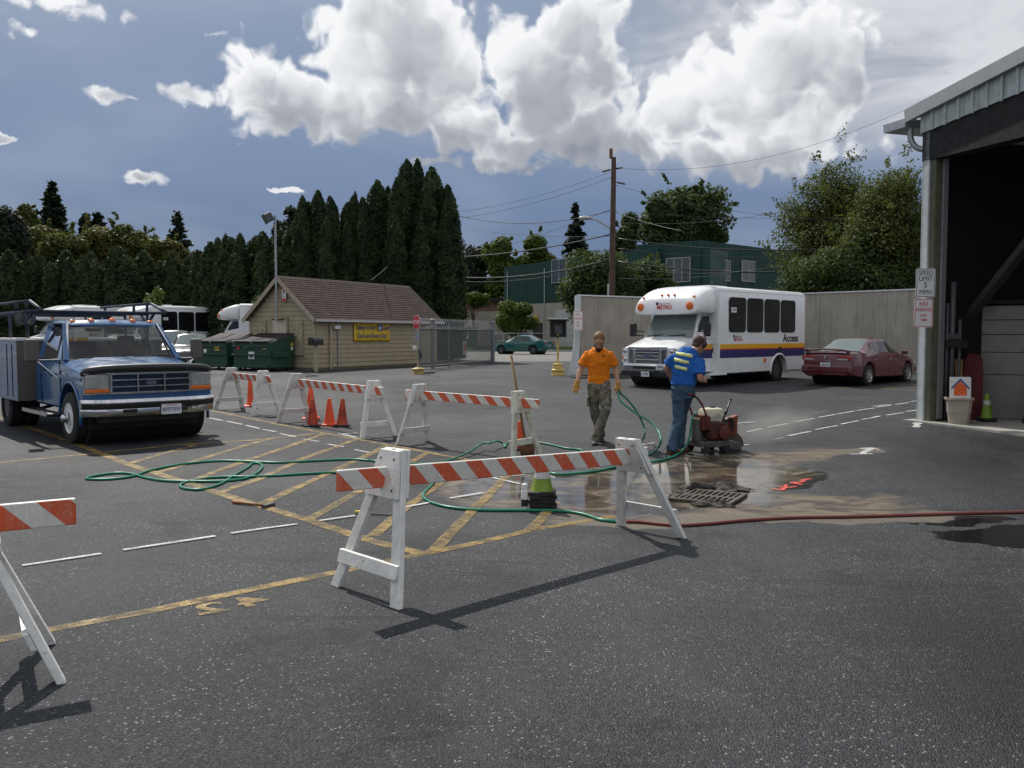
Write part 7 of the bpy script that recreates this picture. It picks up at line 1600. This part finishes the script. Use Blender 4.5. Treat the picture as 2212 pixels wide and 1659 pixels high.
# ---------------------------------------------------------------- worker in blue (seen from behind, turned to the saw)
P0 = G(1464, 982); k2 = .001124; W2 = thing('person', 'worker in blue shirt, jeans and ear muffs, bending over the concrete saw', 'person', (P0.x, P0.y, gz(P0.x, P0.y) + .002), 0)
X2 = lambda zx: (zx - 317) * k2; Z2 = lambda zy: (1578 - zy) * k2
hL, hR = (X2(315), -.02, .94), (X2(450), .06, .94); kL, kR = (X2(330), .03, .52), (X2(400), .22, .55); aL, aR = (X2(245), .0, .09), (X2(365), .22, .09)
sL, sR = (X2(285), .06, 1.385), (X2(575), -.02, 1.335); eL, eR = (X2(190), .12, 1.24), (X2(565), -.12, 1.10); wL, wR = (X2(275), .30, 1.08), (X2(622), .06, 1.055)
def torso2(mb, g=0.0, lo=.96):
    limb(mb, [(X2(382), .02, lo, .158 + g, .118 + g), (X2(385), .02, 1.06, .156 + g, .118 + g), (X2(400), .02, 1.17, .168 + g, .124 + g), (X2(420), .03, 1.28, .182 + g, .128 + g), (X2(445), .05, 1.37, .176 + g, .118 + g), (X2(480), .07, 1.43, .135 + g, .10 + g), (X2(515), .09, 1.47, .08 + g, .075 + g)], 18)
b = MB(); torso2(b); limb(b, [(X2(500), .08, 1.44, .065, .065), (X2(545), .11, 1.49, .06, .06), (X2(580), .13, 1.53, .06, .062)])
for a_ in ((sL, eL, wL), (sR, eR, wR)): limb(b, arm_secs(*a_, 1.12))
for hp, kn, an in ((hL, kL, aL), (hR, kR, aR)): limb(b, [(*hp, .09, .095), (*bend(hp, kn, .5), .078, .082), (*kn, .057, .062), (*bend(kn, an, .35), .057, .062), (*an, .038, .042)])
HM2 = head(b, (X2(605), .15, Z2(185)), (.40, .22, 1), (.80, .55, -.55), 1.04)
hand(b, wL, (.6, .6, -.3), (.3, .2, -1), 1.0, 1, 1.05); hand(b, wR, (.45, .45, .25), (-.3, .8, -.4), 1.15, -1, 1.1)
fuse(b.build('body', 'skin', W2), .0095, 3); face(W2, HM2, 1.04)
b = MB(); torso2(b, .018, .985)
for sh, el in ((sL, eL), (sR, eR)): limb(b, [(*bend(sh, el, -.10), .055, .058), (*bend(sh, el, .08), .074, .078), (*bend(sh, el, .5), .082, .084), (*bend(sh, el, .80), .086, .088), (*bend(sh, el, .85), .078, .08)])
sb = fuse(b.build('shirt', 'shirt_blue', W2), .012, 3, folds=.032)
b = MB(); limb(b, [(X2(382), .02, 1.03, .160, .122), (X2(382), .02, .97, .172, .132), (X2(382), .02, .86, .174, .134), (X2(384), .02, .80, .168, .126)], 16)
for hp, kn, an in ((hL, kL, aL), (hR, kR, aR)): limb(b, [(*bend(hp, kn, -.05), .104, .112), (*bend(hp, kn, .35), .100, .106), (*bend(hp, kn, .8), .085, .09), (*kn, .080, .086), (*bend(kn, an, .3), .078, .084), (*bend(kn, an, .65), .077, .086), (*bend(kn, an, .92), .083, .096), (*bend(kn, an, 1.08), .08, .098)])
fuse(b.build('jeans', 'jeans', W2), .012, 3, folds=.032)
MB().loft([[(X2(382) + .170 * c_, .02 + .132 * s_, z) for c_, s_ in ((math.cos(a), math.sin(a)) for a in np.linspace(0, 6.28, 25)[:-1])] for z in (1.005, 1.04)], cap=False).build('belt', 'belt', W2, True)
for heel, toe in (((aL[0] - .06, aL[1] - .03, 0), (aL[0] + .17, aL[1] + .10, 0)), ((aR[0] - .06, aR[1] - .03, 0), (aR[0] + .17, aR[1] + .10, 0))): fuse(shoe(MB(), heel, toe, .052, .12).build('boot', 'boot_brown', W2), .01, 2)
h = MB(); h.ell((-.030, 0, .030), (.092, .082, .088), 18, 14, HM2); h.ell((-.062, 0, -.03), (.045, .072, .07), 14, 10, HM2); fuse(h.build('hair', 'hair_brown', W2), .009, 2)
em = MB().tube([(0, .098 * math.cos(a), .02 + .115 * math.sin(a)) for a in np.linspace(0, math.pi, 15)], .010, 6, M=HM2).build('ear_muffs', 'sign_black', W2, True)
for q in (-1, 1): MB().ell((0, q * .100, -.005), (.040, .030, .050), 14, 10, HM2).build('ear_cup', 'sign_black', em, True)
# reflective strips on the back of the blue shirt, wrapped on the torso surface
def on_back(zx, zy):                                       # closest point of the back along the camera ray
    px, py = 1409.6 + .1716 * zx, 718.4 + .1716 * zy; d = Vector(ray(px, py)); o = Vector((0, 0, HC)); inv = W2.matrix_basis.inverted()
    o, d = inv @ o, inv.to_3x3() @ d
    dg = bpy.context.evaluated_depsgraph_get(); ok, loc, nor, _ = sb.evaluated_get(dg).ray_cast(o, d.normalized()); return (loc + nor * .012) if ok else None
bpy.context.view_layer.update()
for x0, y0, x1, y1 in ((298, 262, 498, 298), (276, 338, 456, 380), (284, 428, 432, 462)):
    V = []; N_ = 12
    for j in (0, 1):
        for i in range(N_ + 1):
            q = on_back(x0 + (x1 - x0) * i / N_, y0 + (y1 - y0) * i / N_ + (-20 if j == 0 else 22)); V.append(q)
    if all(v is not None for v in V):
        o = MB().add(V, [(i, i + 1, N_ + 2 + i, N_ + 1 + i) for i in range(N_)]).build('reflective_strip', 'reflect_lime', sb, True); o.modifiers.new('t', 'SOLIDIFY').thickness = .006
    else: print('strip missed')
